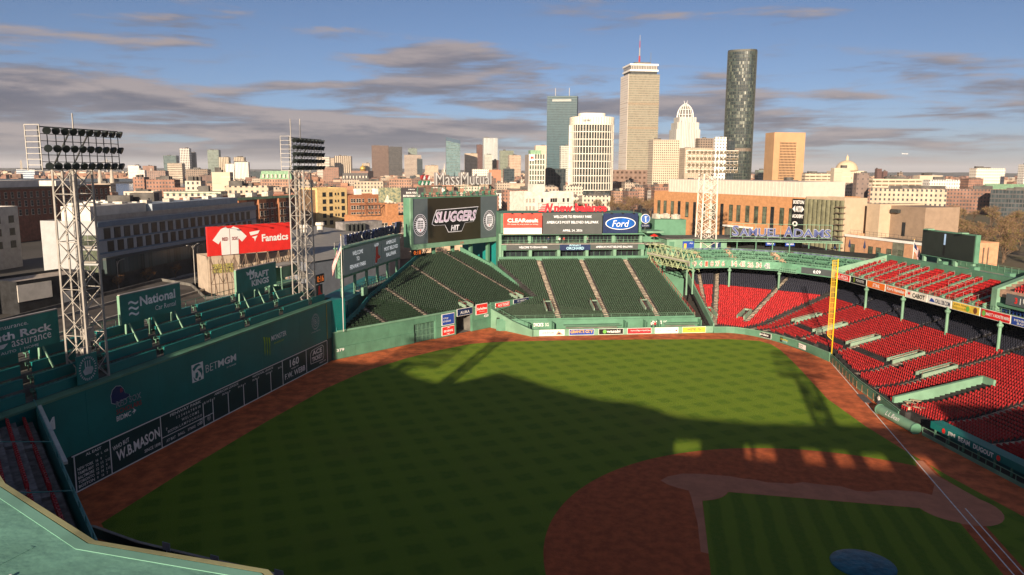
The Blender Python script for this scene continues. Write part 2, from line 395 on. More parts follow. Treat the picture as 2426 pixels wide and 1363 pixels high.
MB().box((67.6, -.35, .03), (4.6, 1.2, .03), R(2)).obj('rubber_mat', mat('grey_mat', (.10, .10, .10), .8), label='grey rubber mat laid across the foul line', cat='mat', base=(67.6, -.35, .0))

# ------------------------------------------------------------------ left-field wall (the tall green scoreboard wall)
MX0, MX1, MTOP = -4.0, 72.5, 11.33
def my(x): return 94.5-.03977*x
mang = math.atan2(-2.8, 70.4)
MD = Vector((math.cos(mang), math.sin(mang), 0)); MN = Vector((MD.y, -MD.x, 0))       # MN points to the field
mon = thing('left_field_wall', 'tall dark green wall with sponsor signs and hand-operated scoreboard', 'wall', (34, my(34), 0))
def mp(x, off, z): q = Vector((x, my(x), z)) + MN*off; return (q.x, q.y, q.z)
def mbox(x0, x1, o0, o1, z0, z1, mb=None):
    mb = mb or MB()
    return mb.hexa([mp(x0, o1, z0), mp(x1, o1, z0), mp(x1, o0, z0), mp(x0, o0, z0), mp(x0, o1, z1), mp(x1, o1, z1), mp(x1, o0, z1), mp(x0, o0, z1)])
PW = 6.05
xs = [MX0 + i*(MX1-MX0)/13 for i in range(14)]
for a, b in zip(xs[:-1], xs[1:]):                                   # big sheet panels with narrow joints
    mbox(a+.012, b-.012, -1.2, 0, 4.42, MTOP-.25).obj('wall_panel', GREEN_D, mon)
mbox(MX0, MX1, -1.2, -.02, 0, MTOP-.26).obj('wall_core', SCORE, mon)
mbox(MX0, MX1, -1.3, .12, MTOP-.25, MTOP).obj('coping', GREEN, mon)
mf = Fr(mp(0, 0, 0), MD, (0, 0, 1))
def fx(x): return x/MD.x                                            # wall x -> distance along the frame
mbox(11.0, 70.4, -.01, .03, .12, 4.28).obj('scoreboard', SCORE, mon, label='slate scoreboard strip along the foot of the wall')
WL = mat('scoreboard_white', (.72, .73, .72), .6, var=.05)
b = MB()
for z in (.12, 4.28): mbox(11.0, 70.4, .03, .06, z-.07, z+.07, b)
b.obj('scoreboard_rail', WL, mon)
for x, z1 in ((11.3, 4.2), (16.57, 4.2), (25.2, 4.2), (33.8, 3.4), (35.96, 3.4), (39.6, 3.4), (43.5, 3.4), (47.2, 3.4), (51.05, 3.4), (54.7, 4.2), (62.6, 4.2), (70.4, 4.2)):
    mbox(x-.07, x+.07, .03, .06, .2, z1).obj('scoreboard_divider', WL, mon)
mbox(25.3, 35.9, .03, .055, 1.33, 1.42).obj('scoreboard_divider', WL, mon)
T = mf.text
def mt(s, x0, x1, zc, h, m=WHITE_P, **k):
    k.setdefault('bold', .016); return T(s, fx((x0+x1)/2), zc, fx(x1-x0), h, m, mon, d=.08, **k)
mt('AL EAST', 12.9, 15.2, 3.85, .32, WL); mt('W  L  GB', 14.3, 16.2, 3.25, .27, WL)
for i, (nm, a, bb, c) in enumerate((('NEW YORK', '16', '9', '-'), ('TAMPA BAY', '13', '11', '2 1/2'), ('BALTIMORE', '12', '13', '4'), ('TORONTO', '10', '14', '5 1/2'), ('BOSTON', '9', '16', '7'))):
    z = 2.6-i*.5; mt(nm, 11.6, 13.9, z, .34, WL)
    mt(a, 14.25, 14.6 if len(a) == 2 else 14.45, z, .32, WL); mt(bb, 14.95, 15.3 if len(bb) == 2 else 15.15, z, .32, WL)
    mt(c, 15.7, 16.35 if len(c) > 1 else 15.9, z, .32 if c != '-' else .06, WL)
mt('WHO BUT', 16.9, 19.6, 3.15, .55, rot=.1); mt('W.B.MASON', 17.4, 24.9, 2.15, 1.35, bold=.025, rot=.07); mt('SINCE 1898', 22.0, 24.9, .85, .42)
mt('FENWAY PARK', 27.0, 33.4, 3.85, .36, WL); mt('1 2 3 4 5 6 7 8 9 10', 28.2, 33.2, 3.2, .36, WL); mt('R H E', 34.0, 35.6, 3.35, .34, WL)
mt('P', 26.1, 26.35, 2.3, .36, WL); mt('W E L C O M E', 29.2, 32.8, 2.55, .38, WL); mt('BOSTON', 26.4, 28.4, 1.85, .36, WL); mt('L A M P O O N I S O', 28.7, 33.4, 1.9, .36, WL)
mt('AT BAT', 26.0, 27.8, .75, .36, WL); mt('BALL', 28.3, 29.7, .78, .36, WL); mt('STRIKE', 30.3, 31.9, .8, .36, WL); mt('OUT', 32.3, 33.3, .82, .36, WL)
for x, s in ((33.2, 'H'), (34.9, 'E')):
    mt(s, x-.13, x+.13, .98 if s == 'E' else 1.0, .3, WL)
    ring = MB(); e0 = mf.ell(fx(x), .99, .36, .36, 20); e1 = mf.ell(fx(x), .99, .3, .3, 20)
    for i in range(20): j = (i+1) % 20; ring.quad(mf.p(*e0[i], .07), mf.p(*e0[j], .07), mf.p(*e1[j], .07), mf.p(*e1[i], .07))
    ring.obj('emblem', WL, mon)
mt('AMERICAN LEAGUE', 36.4, 42.2, 3.9, .34, WL); mt('NATIONAL LEAGUE', 46.0, 51.8, 3.9, .34, WL)
for x in (36.2, 39.9, 43.8, 47.5, 51.3): mt('P', x, x+.25, 3.35, .3, WL)
for x in (38.2, 42.1, 45.9, 49.7, 53.3): mt('IN R', x, x+1.1, 3.35, .3, WL)
mt('160', 57.0, 60.0, 3.2, 1.3, bold=.02); mt('YEARS OF', 57.3, 59.8, 2.2, .22); mt('F.W. WEBB', 55.3, 62.0, 1.3, .95)
fr = [(64.0, 1.3), (68.6, 1.1), (69.0, 1.6), (69.0, 3.5), (68.4, 3.9), (64.6, 3.7), (64.0, 3.2)]
mf.poly('emblem_plate', [(fx(x), z) for x, z in fr], WL, mon, .07)
mf.poly('emblem_plate', [(fx(66.5+(x-66.5)*.94), 2.5+(z-2.5)*.92) for x, z in fr], SCORE, mon, .08)
T('ACE', fx(66.5), 3.1, 3.6, .85, WHITE_P, mon, d=.1, bold=.03); T('TICKET', fx(66.5), 2.0, 4.0, .8, WHITE_P, mon, d=.1, bold=.03); mt('SINCE 1979', 67.2, 69.6, .75, .25)
# signs painted on the upper wall
PB = mat('navy_cap', (.012, .022, .10), .6); PBO = mat('pale_outline', (.48, .52, .55), .6); PR = mat('dull_red', (.34, .045, .05), .6)
cap = [(17.35, 8.45), (17.3, 9.3), (17.6, 9.9), (18.2, 10.2), (18.9, 10.05), (19.35, 9.55), (19.5, 9.05), (20.15, 8.75), (20.2, 8.5), (19.4, 8.35), (18.6, 8.25), (17.9, 8.2)]
mf.poly('emblem', [(fx(18.7+(x-18.7)*1.06), 9.2+(z-9.2)*1.08) for x, z in cap], PBO, mon, .03); mf.poly('emblem', [(fx(x), z) for x, z in cap], PB, mon, .05)
mt('B', 18.75, 19.15, 9.55, .5, PR)
mt('RED SOX', 17.95, 22.1, 8.05, .75, PBO, rot=0); mt('RED SOX', 17.98, 22.07, 8.05, .66, PB, bold=-.005); mt('SCHOLARS', 17.9, 22.1, 7.15, .62, PR); mt('BIDMC', 17.85, 20.2, 6.35, .62)
mf.poly('emblem', [(fx(x), z) for x, z in ((20.35, 6.3), (20.75, 6.35), (20.6, 6.05), (21.1, 6.45), (20.6, 6.85), (20.75, 6.55))], WHITE_P, mon, .05)
mt('M', 7.9, 9.2, 8.8, 1.35, bold=.03)
mf.rect('emblem_plate', fx(31.85), 6.8, fx(34.3), 9.25, WHITE_P, mon, .04)
for pts in ([(32.0, 8.7), (32.6, 9.1), (33.4, 9.15), (33.9, 8.8), (33.3, 8.85), (32.7, 8.6), (32.3, 8.3)], [(33.0, 8.4), (33.9, 8.5), (34.1, 7.9), (33.9, 7.2), (33.7, 7.8), (33.4, 8.1)], [(32.6, 8.0), (33.1, 8.1), (33.2, 7.6), (32.9, 7.2), (32.5, 7.3)], [(32.1, 7.6), (32.3, 7.0), (32.9, 6.85), (32.5, 7.15)], [(33.2, 7.2), (33.6, 7.3), (33.7, 6.9), (33.2, 6.85)]):
    mf.poly('emblem', [(fx(x), z) for x, z in pts], GREEN_D, mon, .06)
mt('BET', 34.8, 37.5, 8.0, 1.05, bold=-.015); mt('MGM', 37.6, 42.0, 8.0, 1.05, bold=.03); mt('21+ TO WAGER', 39.6, 41.9, 7.0, .22)
GRN = mat('lime_print', (.25, .42, .02), .6)
for k, dx0 in enumerate((49.4, 50.1, 50.8)):
    pts = [(dx0, 9.35), (dx0+.5, 9.3), (dx0+.55, 8.4), (dx0+.45, 7.6), (dx0+.5, 6.9), (dx0+.3, 6.3), (dx0+.2, 7.2), (dx0+.28, 8.2), (dx0+.15, 9.0)]
    mf.poly('emblem', [(fx(x), z-.18*k) for x, z in pts], GRN, mon, .05)
mt('MONSTER', 51.7, 56.3, 8.65, .85); mt('ENERGY', 52.4, 55.6, 7.7, .28, GRN)
def seal(fr_, cx, cy, r, m1, m2, parent, d=.05, txt=None):
    fr_.poly('emblem', fr_.ell(cx, cy, r, r, 32), m1, parent, d); fr_.poly('emblem', fr_.ell(cx, cy, r*.9, r*.9, 32), m2, parent, d+.02)
    fr_.poly('emblem', fr_.ell(cx, cy, r*.62, r*.62, 28), m1, parent, d+.04)
ring = MB()
for i in range(30):                                                 # ring of letters round the club seal
    q = 2*math.pi*i/30; c, s = math.cos(q), math.sin(q); rr = 1.25; X = fx(66.3)+rr*c; Z = 8.55+rr*s*1.05
    ring.quad(*[mf.p(X+u_*c-v_*s, Z+u_*s+v_*c, .05) for u_, v_ in ((-.16, -.07), (.16, -.07), (.16, .07), (-.16, .07))])
ring.obj('emblem', PBO, mon); mf.poly('emblem', mf.ell(fx(66.3), 8.55, .85, .88), PBO, mon, .04); mf.poly('emblem', mf.ell(fx(66.3), 8.55, .72, .75), GREEN_D, mon, .06)
mt('B', 65.9, 66.7, 8.55, .9, PBO); mt('OFFICIAL PARTNER', 64.7, 68.0, 6.8, .22, PBO)
mbox(70.5, 70.75, .02, .05, 4.5, 11.0).obj('home_run_line', mat('dull_yellow_line', (.35, .30, .06), .6), mon)
# closing return of the wall beside the bleachers
MB().prism([(72.5, 91.6), (75.6, 90.2), (75.9, 95.5), (72.5, 95.5)], 0, MTOP-.03).obj('wall_return', GREEN_D, mon)

# ------------------------------------------------------------------ centre-field wall
CA = Vector((71.3, 92.1)); CB = Vector((108.2, 69.3)); CW = (CB-CA).normalized(); CN = Vector((-CW.y, CW.x)); CLEN = (CB-CA).length
def cp_(w_, n_, z=None):
    q = CA+CW*w_+CN*n_
    return (q.x, q.y) if z is None else (q.x, q.y, z)
cfw = thing('outfield_wall', 'long light green padded wall from the tall scoreboard wall to the deep corner', 'wall', cp_(20, .4, 0))
def cbox(w0, w1, n0, n1, z0, z1, mb=None):
    return (mb or MB()).hexa([cp_(w0, n0, z0), cp_(w1, n0, z0), cp_(w1, n1, z0), cp_(w0, n1, z0), cp_(w0, n0, z1), cp_(w1, n0, z1), cp_(w1, n1, z1), cp_(w0, n1, z1)])
core = MB(); 
for w0, w1, z0, z1 in ((1.3, 20.9, 0, 5.15), (20.9, 26.6, 3.9, 5.15), (26.6, 32.6, 0, 5.15), (32.6, 37.3, 3.95, 5.15), (37.3, CLEN, 0, 5.15)): cbox(w0, w1, .06, .5, z0, z1, core)
core.obj('wall_core', GREEN, cfw)
for w0, w1 in ((1.4, 20.8), (26.7, 32.5), (37.4, CLEN-.02)):
    n = max(1, round((w1-w0)/1.22)); st = (w1-w0)/n
    for i in range(n): cbox(w0+i*st+.02, w0+(i+1)*st-.02, -.08, .06, .1, 2.25).obj('wall_pad', GREEN, cfw)
    n = max(1, round((w1-w0)/6)); st = (w1-w0)/n
    for i in range(n): cbox(w0+i*st+.015, w0+(i+1)*st-.015, 0., .06, 2.3, 5.05).obj('wall_panel', GREEN, cfw)
cbox(1.3, CLEN, -.1, .55, 5.15, 5.27).obj('coping', GREEN_L, cfw)
cbox(20.9, 26.6, .35, .42, .05, 3.9).obj('service_gate', mat('gate_mesh', (.07, .15, .11), .6, var=.2, vs=2), cfw)
gr = MB()
for i in range(6): cbox(21.0+i*1.1, 21.06+i*1.1, .29, .34, .05, 3.85, gr)
for z in (1.2, 2.5, 3.8): cbox(20.95, 26.55, .3, .34, z, z+.06, gr)
gr.obj('gate_frame', GREEN_L, cfw)
cbox(32.7, 37.2, .7, 4.5, 0, .06).obj('tunnel_floor', CONC_D, cfw)
tn = MB(); cbox(32.6, 37.3, 4.5, 4.7, 0, 3.95, tn); cbox(32.4, 32.6, .55, 4.6, 0, 3.95, tn); cbox(37.3, 37.5, .55, 4.6, 0, 3.95, tn); cbox(32.4, 37.5, .55, 4.6, 3.97, 4.1, tn)
tn.obj('tunnel_wall', CONC_D, cfw)
ml = MB()
for i in range(5): ml.box(cp_(33.6+i*.35, 2.2+.3*i, .5), (.9, .5, .9+.1*(i % 3)), .4*i)
ml.obj('stored_equipment', mat('dark_gear', (.03, .035, .04), .7, var=.5, vs=3), cfw)
cf = Fr(cp_(0, -.1, 0), (CW.x, CW.y, 0), (0, 0, 1))
cf.text('379', 1.9+.9, 1.75, 1.7, .55, WHITE_P, cfw, d=.08, bold=.03)
cf.text('420', 41.6, 3.0, 1.5, .6, WHITE_P, cfw, d=.08, bold=.03)
def wallsign(fr_, label, x0, z0, x1, z1, m, lines, border=None, th=.12, cat='sign', name='advert_sign', group=None, d=0., parent_loc=None):
    """a flat advert board fixed to a wall: panel, border and writing"""
    c = fr_.p((x0+x1)/2, z0, d)
    t = thing(name, label, cat, c, group)
    if border:
        fr_.slab('border', x0, z0, x1, z1, d, d+th*.8, border, t); e = min(x1-x0, z1-z0)*.05
        fr_.slab('panel', x0+e, z0+e, x1-e, z1-e, d+th*.8, d+th, m, t)
    else: fr_.slab('panel', x0, z0, x1, z1, d, d+th, m, t)
    for (s, cx, cy, ww, hh, mm, *kw) in lines:
        fr_.text(s, x0+(x1-x0)*cx, z0+(z1-z0)*cy, (x1-x0)*ww, (z1-z0)*hh, mm, t, d=d+th+.03, **(kw[0] if kw else {}))
    return t
wallsign(cf, 'square blue sign with white cruise lettering above a red sign', 28.3, 2.55, 31.9, 5.05, BLUE, [('city', .30, .62, .4, .2, WHITE_P), ('cruises', .38, .38, .62, .2, WHITE_P)], WHITE)
sg = wallsign(cf, 'red fuel company sign low on the green outfield wall', 28.3, .35, 31.9, 2.3, RED, [('IRVING', .5, .48, .72, .26, WHITE_P, dict(bold=.03))], WHITE)
for s in (1, -1): cf.poly('emblem', [(30.1-.55, 1.33+s*.5), (30.1, 1.33+s*.78), (30.1+.55, 1.33+s*.5), (30.1, 1.33+s*.62)], WHITE_P, sg, .16)
wallsign(cf, 'navy sign with thin white letters over the dark wall tunnel', 32.7, 3.98, 37.3, 5.6, NAVY, [('AURA', .5, .45, .6, .38, WHITE_P)], WHITE)
wallsign(cf, 'red square glass repair sign right of the tunnel', 38.4, 3.5, 42.0, 5.9, RED, [('Safelite', .5, .55, .86, .24, WHITE_P, dict(bold=.03)), ('AutoGlass', .5, .28, .45, .08, WHITE_P)], WHITE)

# bullpen wall, low, in front of the relievers' pens
bw = thing('bullpen_wall', 'low green wall with a row of adverts in front of the bullpens', 'wall', A(114, 4, 0))
b = MB(); b.wall([A(124.3, 31.7), A(119, 27.6), A(114, 23.8)], 0, [4.4, 2.6, 1.5], -.3); b.obj('sloping_wall', GREEN_L, bw)
for i in range(33):
    b0 = 23.7-i*1.22; MB().hexa([A(114, b0-1.2, 0), A(114.3, b0-1.2, 0), A(114.3, b0, 0), A(114, b0, 0), A(114, b0-1.2, 1.45), A(114.3, b0-1.2, 1.45), A(114.3, b0, 1.45), A(114, b0, 1.45)]).obj('wall_pad', GREEN_L, bw)
MB().wall([A(114.0, 23.8), A(114.0, -16.6)], 1.45, 1.52, .35).obj('coping', GREEN, bw)
rl = MB(); rl.path([A(124.4, 31.6, 5.2), A(119, 27.6, 3.5), A(114.2, 23.8, 2.4)], .05)
for k in range(8): q_ = k/7; rl.bar(A(124.3-10.1*q_, 31.6-7.8*q_, 4.4-2.9*q_), A(124.3-10.1*q_, 31.6-7.8*q_, 5.2-2.8*q_), .04)
rl.obj('handrail', GREEN, bw)
bf = Fr(A(114, 24, 0), (-VA.x, -VA.y, 0), (0, 0, 1))
SK = mat('sky_print', (.35, .60, .75), .5); CREAM = mat('cream_print', (.78, .70, .55), .5); GOLD = mat('gold_print', (.70, .42, .06), .5)
for (x0, x1, lab, m, ln) in (
    (1.6, 7.1, 'pale airline advert with blue letters on the bullpen wall', mat('ice_print', (.62, .72, .76), .5), [('jetBlue', .33, .5, .48, .58, NAVY)]),
    (8.1, 13.6, 'blue and gold building supply advert on the bullpen wall', BLUE, [('GRANITE CITY', .5, .56, .9, .5, GOLD, dict(bold=.03, arc=.08))]),
    (14.6, 20.1, 'black cloud storage advert on the bullpen wall', BLACK, [('wasabi', .6, .55, .55, .5, WHITE_P, dict(bold=.02))]),
    (21.0, 26.4, 'red health care advert on the bullpen wall', mat('crimson_print', (.50, .03, .04), .5), [('Harvard Pilgrim HealthCare', .55, .55, .82, .3, WHITE_P)]),
    (27.2, 32.5, 'white bank advert with grey letters on the bullpen wall', WHITE, [('BANK OF AMERICA', .44, .5, .72, .22, NAVY)]),
    (33.4, 38.8, 'yellow iced tea advert on the bullpen wall', YELP, [('TWISTED TEA', .5, .5, .66, .42, NAVY, dict(bold=.03, arc=.08))])):
    s_ = wallsign(bf, lab, x0, .12, x1, 1.42, m, ln, WHITE if m is not WHITE else None, th=.1)
    if 'cloud' in lab: bf.poly('emblem', bf.ell(x0+1.35, .78, .42, .42, 18), mat('leaf_print', (.15, .45, .08), .5), s_, .13)
    if 'airline' in lab:
        bf.poly('emblem', [(x0+3.6, .3), (x0+4.1, 1.2), (x0+4.5, .9), (x0+4.9, .5), (x0+5.3, .3)], mat('skin_print', (.55, .30, .18), .5), s_, .13)
        bf.poly('emblem', [(x0+3.9, .45), (x0+4.2, .75), (x0+4.6, .6), (x0+4.5, .35)], NAVY, s_, .14)
    if 'bank' in lab: bf.poly('emblem', [(x0+4.6, .7), (x0+4.85, .95), (x0+5.1, .7), (x0+4.85, .5)], RED, s_, .13)
# bullpens behind it
bp = thing('bullpen', 'pair of green bullpens with benches sunk between low wall and bleachers', 'bullpen', A(117.5, 4, 0))
MB().prism([A(114.35, 23.5), A(120.6, 29), A(120.6, -16.5), A(114.35, -16.5)], -.02, .03).obj('floor', mat('bullpen_turf', (.09, .13, .04), .9, var=.3, vs=.8), bp)
MB().wall([A(120.6, 30.5), A(120.6, -16.0)], 0, 2.25, -.25).obj('back_wall', GREEN, bp)
for (b0, b1, z) in ((16, 3.2, 1.15), (-7, -15, 1.15)):
    MB().prism([A(118.6, b0), A(120.5, b0), A(120.5, b1), A(118.6, b1)], z, z+.12).obj('bench_roof', GREEN_L, bp)
    MB().prism([A(119.6, b0-.5), A(120.4, b0-.5), A(120.4, b1+.5), A(119.6, b1+.5)], .45, .55).obj('bench', CONC, bp)
for b0 in (24.0, 18.6, 2.2, -2.4, -5.6, -15.3): MB().prism([A(118.2, b0), A(120.55, b0), A(120.55, b0-.18), A(118.2, b0-.18)], 0.03, 2.0).obj('partition', GREEN, bp)
pf = Fr(A(120.35, 30, 0), (-VA.x, -VA.y, 0), (0, 0, 1))
for x in (6.3, 33.6): wallsign(pf, 'dark green sporting goods sign on the bullpen back wall', x, .45, x+5, 2.1, GREEN, [("DICK'S", .42, .5, .44, .5, WHITE_P, dict(bold=.04)), ('SG', .8, .5, .16, .45, WHITE_P)], th=.1, group='sporting goods signs')
# people in the bullpen
# ------------------------------------------------------------------ seats and terraces
def boxvf(x0, x1, y0, y1, z0, z1, bottom=False):
    v = [(x0, y0, z0), (x1, y0, z0), (x1, y1, z0), (x0, y1, z0), (x0, y0, z1), (x1, y0, z1), (x1, y1, z1), (x0, y1, z1)]
    f = [(4, 5, 6, 7), (0, 1, 5, 4), (1, 2, 6, 5), (2, 3, 7, 6), (3, 0, 4, 7)]
    return v, f
def join(*parts):
    V = []; F = []
    for v, f in parts: k = len(V); V += v; F += [tuple(k+i for i in q) for q in f]
    return V, F
# a folding stadium seat, tipped up: backrest, raised pan, foot (faces -y)
SEAT = join(boxvf(-.245, .245, .12, .17, .30, .64), boxvf(-.20, .20, .03, .10, .30, .52), boxvf(-.04, .04, .08, .16, 0, .34))
SEATD = join(boxvf(-.23, .23, .14, .20, .30, .86), boxvf(-.22, .22, -.28, .12, .38, .44), boxvf(-.24, -.21, -.2, .16, 0, .6))
def tmesh(name, t, m):
    me = bpy.data.meshes.new(name); me.from_pydata(t[0], [], t[1]); me.materials.append(m); me.update(); return me
def seats_out(th, pos, ang, m, key, tmpl=SEAT, n_ind=300, name='seat', stuffname='seat_rows'):
    """the seats that show largest become single parts, the rest one mass"""
    pos = np.array(pos); ang = np.array(ang)
    if len(pos) == 0: return
    order = np.argsort([key(p) for p in pos]); me = tmesh(name, tmpl, m)
    for i in order[:n_ind]: link(name, me, th, pos[i], ang[i])
    r = order[n_ind:]
    if len(r): bulk(stuffname, tmpl, pos[r], ang[r], m, th)
camd = lambda p: (p[0]-CAMP.x)**2+(p[1]-CAMP.y)**2
def scan(poly, n):
    xs = []
    for (x0, y0), (x1, y1) in zip(poly, poly[1:]+poly[:1]):
        if (y0 <= n < y1) or (y1 <= n < y0): xs.append(x0+(n-y0)/(y1-y0)*(x1-x0))
    xs.sort(); return [(xs[i], xs[i+1]) for i in range(0, len(xs)-1, 2)]
def cut(iv, lo, hi):
    o = []
    for a, b in iv:
        if hi <= a or lo >= b: o.append((a, b)); continue
        if lo > a: o.append((a, lo))
        if hi < b: o.append((hi, b))
    return o
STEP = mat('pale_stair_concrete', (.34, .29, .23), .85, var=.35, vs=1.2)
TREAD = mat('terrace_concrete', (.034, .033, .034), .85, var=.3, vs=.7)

def planar_stand(th, P, zf, poly, n0, n1, pitch, aisles, holes, seatm, back, terr=TREAD, sp=.54, n_ind=300, aw=1.15, tmpl=SEAT, step=STEP):
    """rows of seats on a sloping terrace; P(w,n)->xy, zf(n) height, aisles [(w_at_n0, w_at_n1)], holes [(w0,w1,n0,n1)]"""
    pos = []; T_ = MB(); S_ = MB(); ang = math.atan2(back.y, back.x)-math.pi/2; n = n0
    while n < n1-1e-6:
        z = zf(n); full = scan(poly, n+.01)
        for a, b in full:
            q = [P(a, n), P(b, n), P(b, n+pitch), P(a, n+pitch)]
            T_.hexa([(*q[0], z-1.2), (*q[1], z-1.2), (*q[2], z-1.2), (*q[3], z-1.2), (*q[0], z), (*q[1], z), (*q[2], z), (*q[3], z)])
        iv = full; f = (n-n0)/(n1-n0)
        for a0, a1 in aisles:
            c = a0+(a1-a0)*f
            if any(a <= c <= b for a, b in full):
                iv = cut(iv, c-aw/2, c+aw/2)
                for k in (0, .5):
                    zz_ = z+(.02 if k == 0 else .02+(zf(n+pitch)-z)*.5); e = .5*pitch*.92
                    q = [P(c-aw/2+.05, n+k*pitch), P(c+aw/2-.05, n+k*pitch), P(c+aw/2-.05, n+k*pitch+e), P(c-aw/2+.05, n+k*pitch+e)]
                    S_.hexa([(*x, z-.1) for x in q]+[(*x, zz_) for x in q])
        for (h0, h1, m0, m1) in holes:
            if m0 <= n+pitch*.5 <= m1: iv = cut(iv, h0-.25, h1+.25)
        for a, b in iv:
            k = int((b-a-.1)/sp)
            for i in range(k):
                c = a+(b-a)/2+(i-(k-1)/2)*sp; x, y = P(c, n+pitch*.45); pos.append((x, y, z))
        n += pitch
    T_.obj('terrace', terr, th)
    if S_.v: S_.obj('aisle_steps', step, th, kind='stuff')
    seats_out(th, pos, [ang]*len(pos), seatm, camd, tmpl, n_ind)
VOMC = mat('vomitory_paint', (.20, .29, .22), .6, var=.15)
def vomitory(th, P, zf, w0, w1, n0, n1, h=.85, m=VOMC):
    """stairwell opening: pale parapet on three sides round a dark pit"""
    def bx_(a, b, c, d, z0, z1, mb): 
        q = [P(a, c), P(b, c), P(b, d), P(a, d)]; mb.hexa([(*x, z0) for x in q]+[(*x, z1) for x in q])
    z0, z1 = zf(n0), zf(n1); o = MB()
    for a, b in ((w0-.12, w0+.12), (w1-.12, w1+.12)):
        q = [P(a, n0), P(b, n0), P(b, n1), P(a, n1)]
        o.hexa([(*q[0], z0-.3), (*q[1], z0-.3), (*q[2], z1-.3), (*q[3], z1-.3), (*q[0], z0+h), (*q[1], z0+h), (*q[2], z1+h*.75), (*q[3], z1+h*.75)])
    bx_(w0+.12, w1-.12, n1-.25, n1, z1-.5, z1+h*.75, o); v_ = o.obj('vomitory', m, th)
    d = MB(); bx_(w0+.12, w1-.12, n0, n1-.25, z0-.3, z0+.06, d); q = [P(w0+.14, n1-.27), P(w1-.14, n1-.27)]
    d.hexa([(*P(w0+.14, n1-.34), z0), (*P(w1-.14, n1-.34), z0), (*q[1], z0), (*q[0], z0), (*P(w0+.14, n1-.34), z1+.35), (*P(w1-.14, n1-.34), z1+.35), (*q[1], z1+.35), (*q[0], z1+.35)])
    d.obj('doorway', DARK, v_)
    r = MB(); 
    for a in (w0, w1):
        p0 = (*P(a, n0), z0+h+.35); p1 = (*P(a, n1), z1+h*.75+.45); r.bar(p0, p1, .04)
        for k in range(4): t_ = k/3; x = Vector(p0).lerp(Vector(p1), t_); r.bar(x, x-Vector((0, 0, .5)), .03)
    r.obj('handrail', mat('rust_rail', (.22, .05, .04), .6), v_)
def rail(mb, pts, h=1.05, r=.035, step=2.0, mid=True):
    for a, b in zip(pts[:-1], pts[1:]):
        a = Vector(a); b = Vector(b); n = max(1, round((b-a).length/step))
        mb.bar(a+Vector((0, 0, h)), b+Vector((0, 0, h)), r)
        if mid: mb.bar(a+Vector((0, 0, h*.5)), b+Vector((0, 0, h*.5)), r*.7)
        for i in range(n+1): p = a.lerp(b, i/n); mb.bar(p, p+Vector((0, 0, h)), r)
    return mb

# centre-field bleachers (left block), rows parallel to the centre-field wall
lb = thing('bleachers', 'fan of dark green bleacher seats below the big video screen', 'bleachers', cp_(30, 12, 0))
lpoly = [(2.4, .25), (11.3, 5.8), (19, 11.7), (29.6, 18), (44.1, 27.0), (48.3, 29.5), (61.5, 29.5), (62.4, 19), (58.6, .25)]
lz = lambda n: 4.75+.3*n
planar_stand(lb, lambda a, n: cp_(a, n), lz, lpoly, .55, 29.4, .82, [(55.3, 56.2), (39.4, 41), (25.1, 25.7), (14.2, 14.2)], [(36.2, 39, 0, 3.2), (53, 56, 0, 3.4)], SEATG, CN.to_3d(), n_ind=300)
vomitory(lb, lambda a, n: cp_(a, n), lz, 36.4, 38.6, .9, 3.2); vomitory(lb, lambda a, n: cp_(a, n), lz, 53.2, 55.2, .9, 3.4)
b = MB()                                                            # parapet wing over the bullpen corner
b.hexa([cp_(43.2, -.1, 3.4), cp_(58.8, -.1, 5.0), cp_(58.8, .3, 5.0), cp_(43.2, .3, 3.4), cp_(43.2, -.1, 5.75), cp_(58.8, -.1, 5.35), cp_(58.8, .3, 5.35), cp_(43.2, .3, 5.75)])
b.obj('front_parapet', GREEN, lb)
cbox(2.4, 43.2, .05, .28, 5.27, 5.45).obj('front_curb', GREEN_L, lb)
b = MB()
for (w0, n0_), (w1, n1_) in zip(lpoly[0:5], lpoly[1:6]):
    q0, q1 = cp_(w0, n0_), cp_(w1, n1_); b.wall([q0, q1], [2, 2], [lz(n0_)+1.2, lz(n1_)+1.2], .25)
b.obj('side_wall', mat('teal_wall', (.02, .17, .17), .6), lb)
b = MB()
for (w0, n0_), (w1, n1_) in zip(lpoly[6:8], lpoly[7:9]):
    q0, q1 = cp_(w0, n0_), cp_(w1, n1_); b.wall([q0, q1], [lz(n0_)-2, lz(n1_)-2], [lz(n0_)+(1.4 if n0_ > 18 else .4), lz(n1_)+(.9 if n1_ > 10 else .35)], .25)
b.obj('side_wall', GREEN, lb)
lw = Fr(cp_(0, -.12, 0), (CW.x, CW.y, 0), (0, 0, 1))
wallsign(lw, 'red ticket seller sign on the bleacher parapet wing', 44.6, 4.25, 49.3, 5.4, RED, [('ACE TICKET', .55, .5, .8, .5, WHITE_P, dict(bold=.03))], WHITE)
wallsign(lw, 'navy sign with white letters on the tip of the bleacher parapet wing', 50.6, 4.5, 55.9, 5.5, NAVY, [('M HEEKIN', .55, .5, .6, .36, WHITE_P)], WHITE)

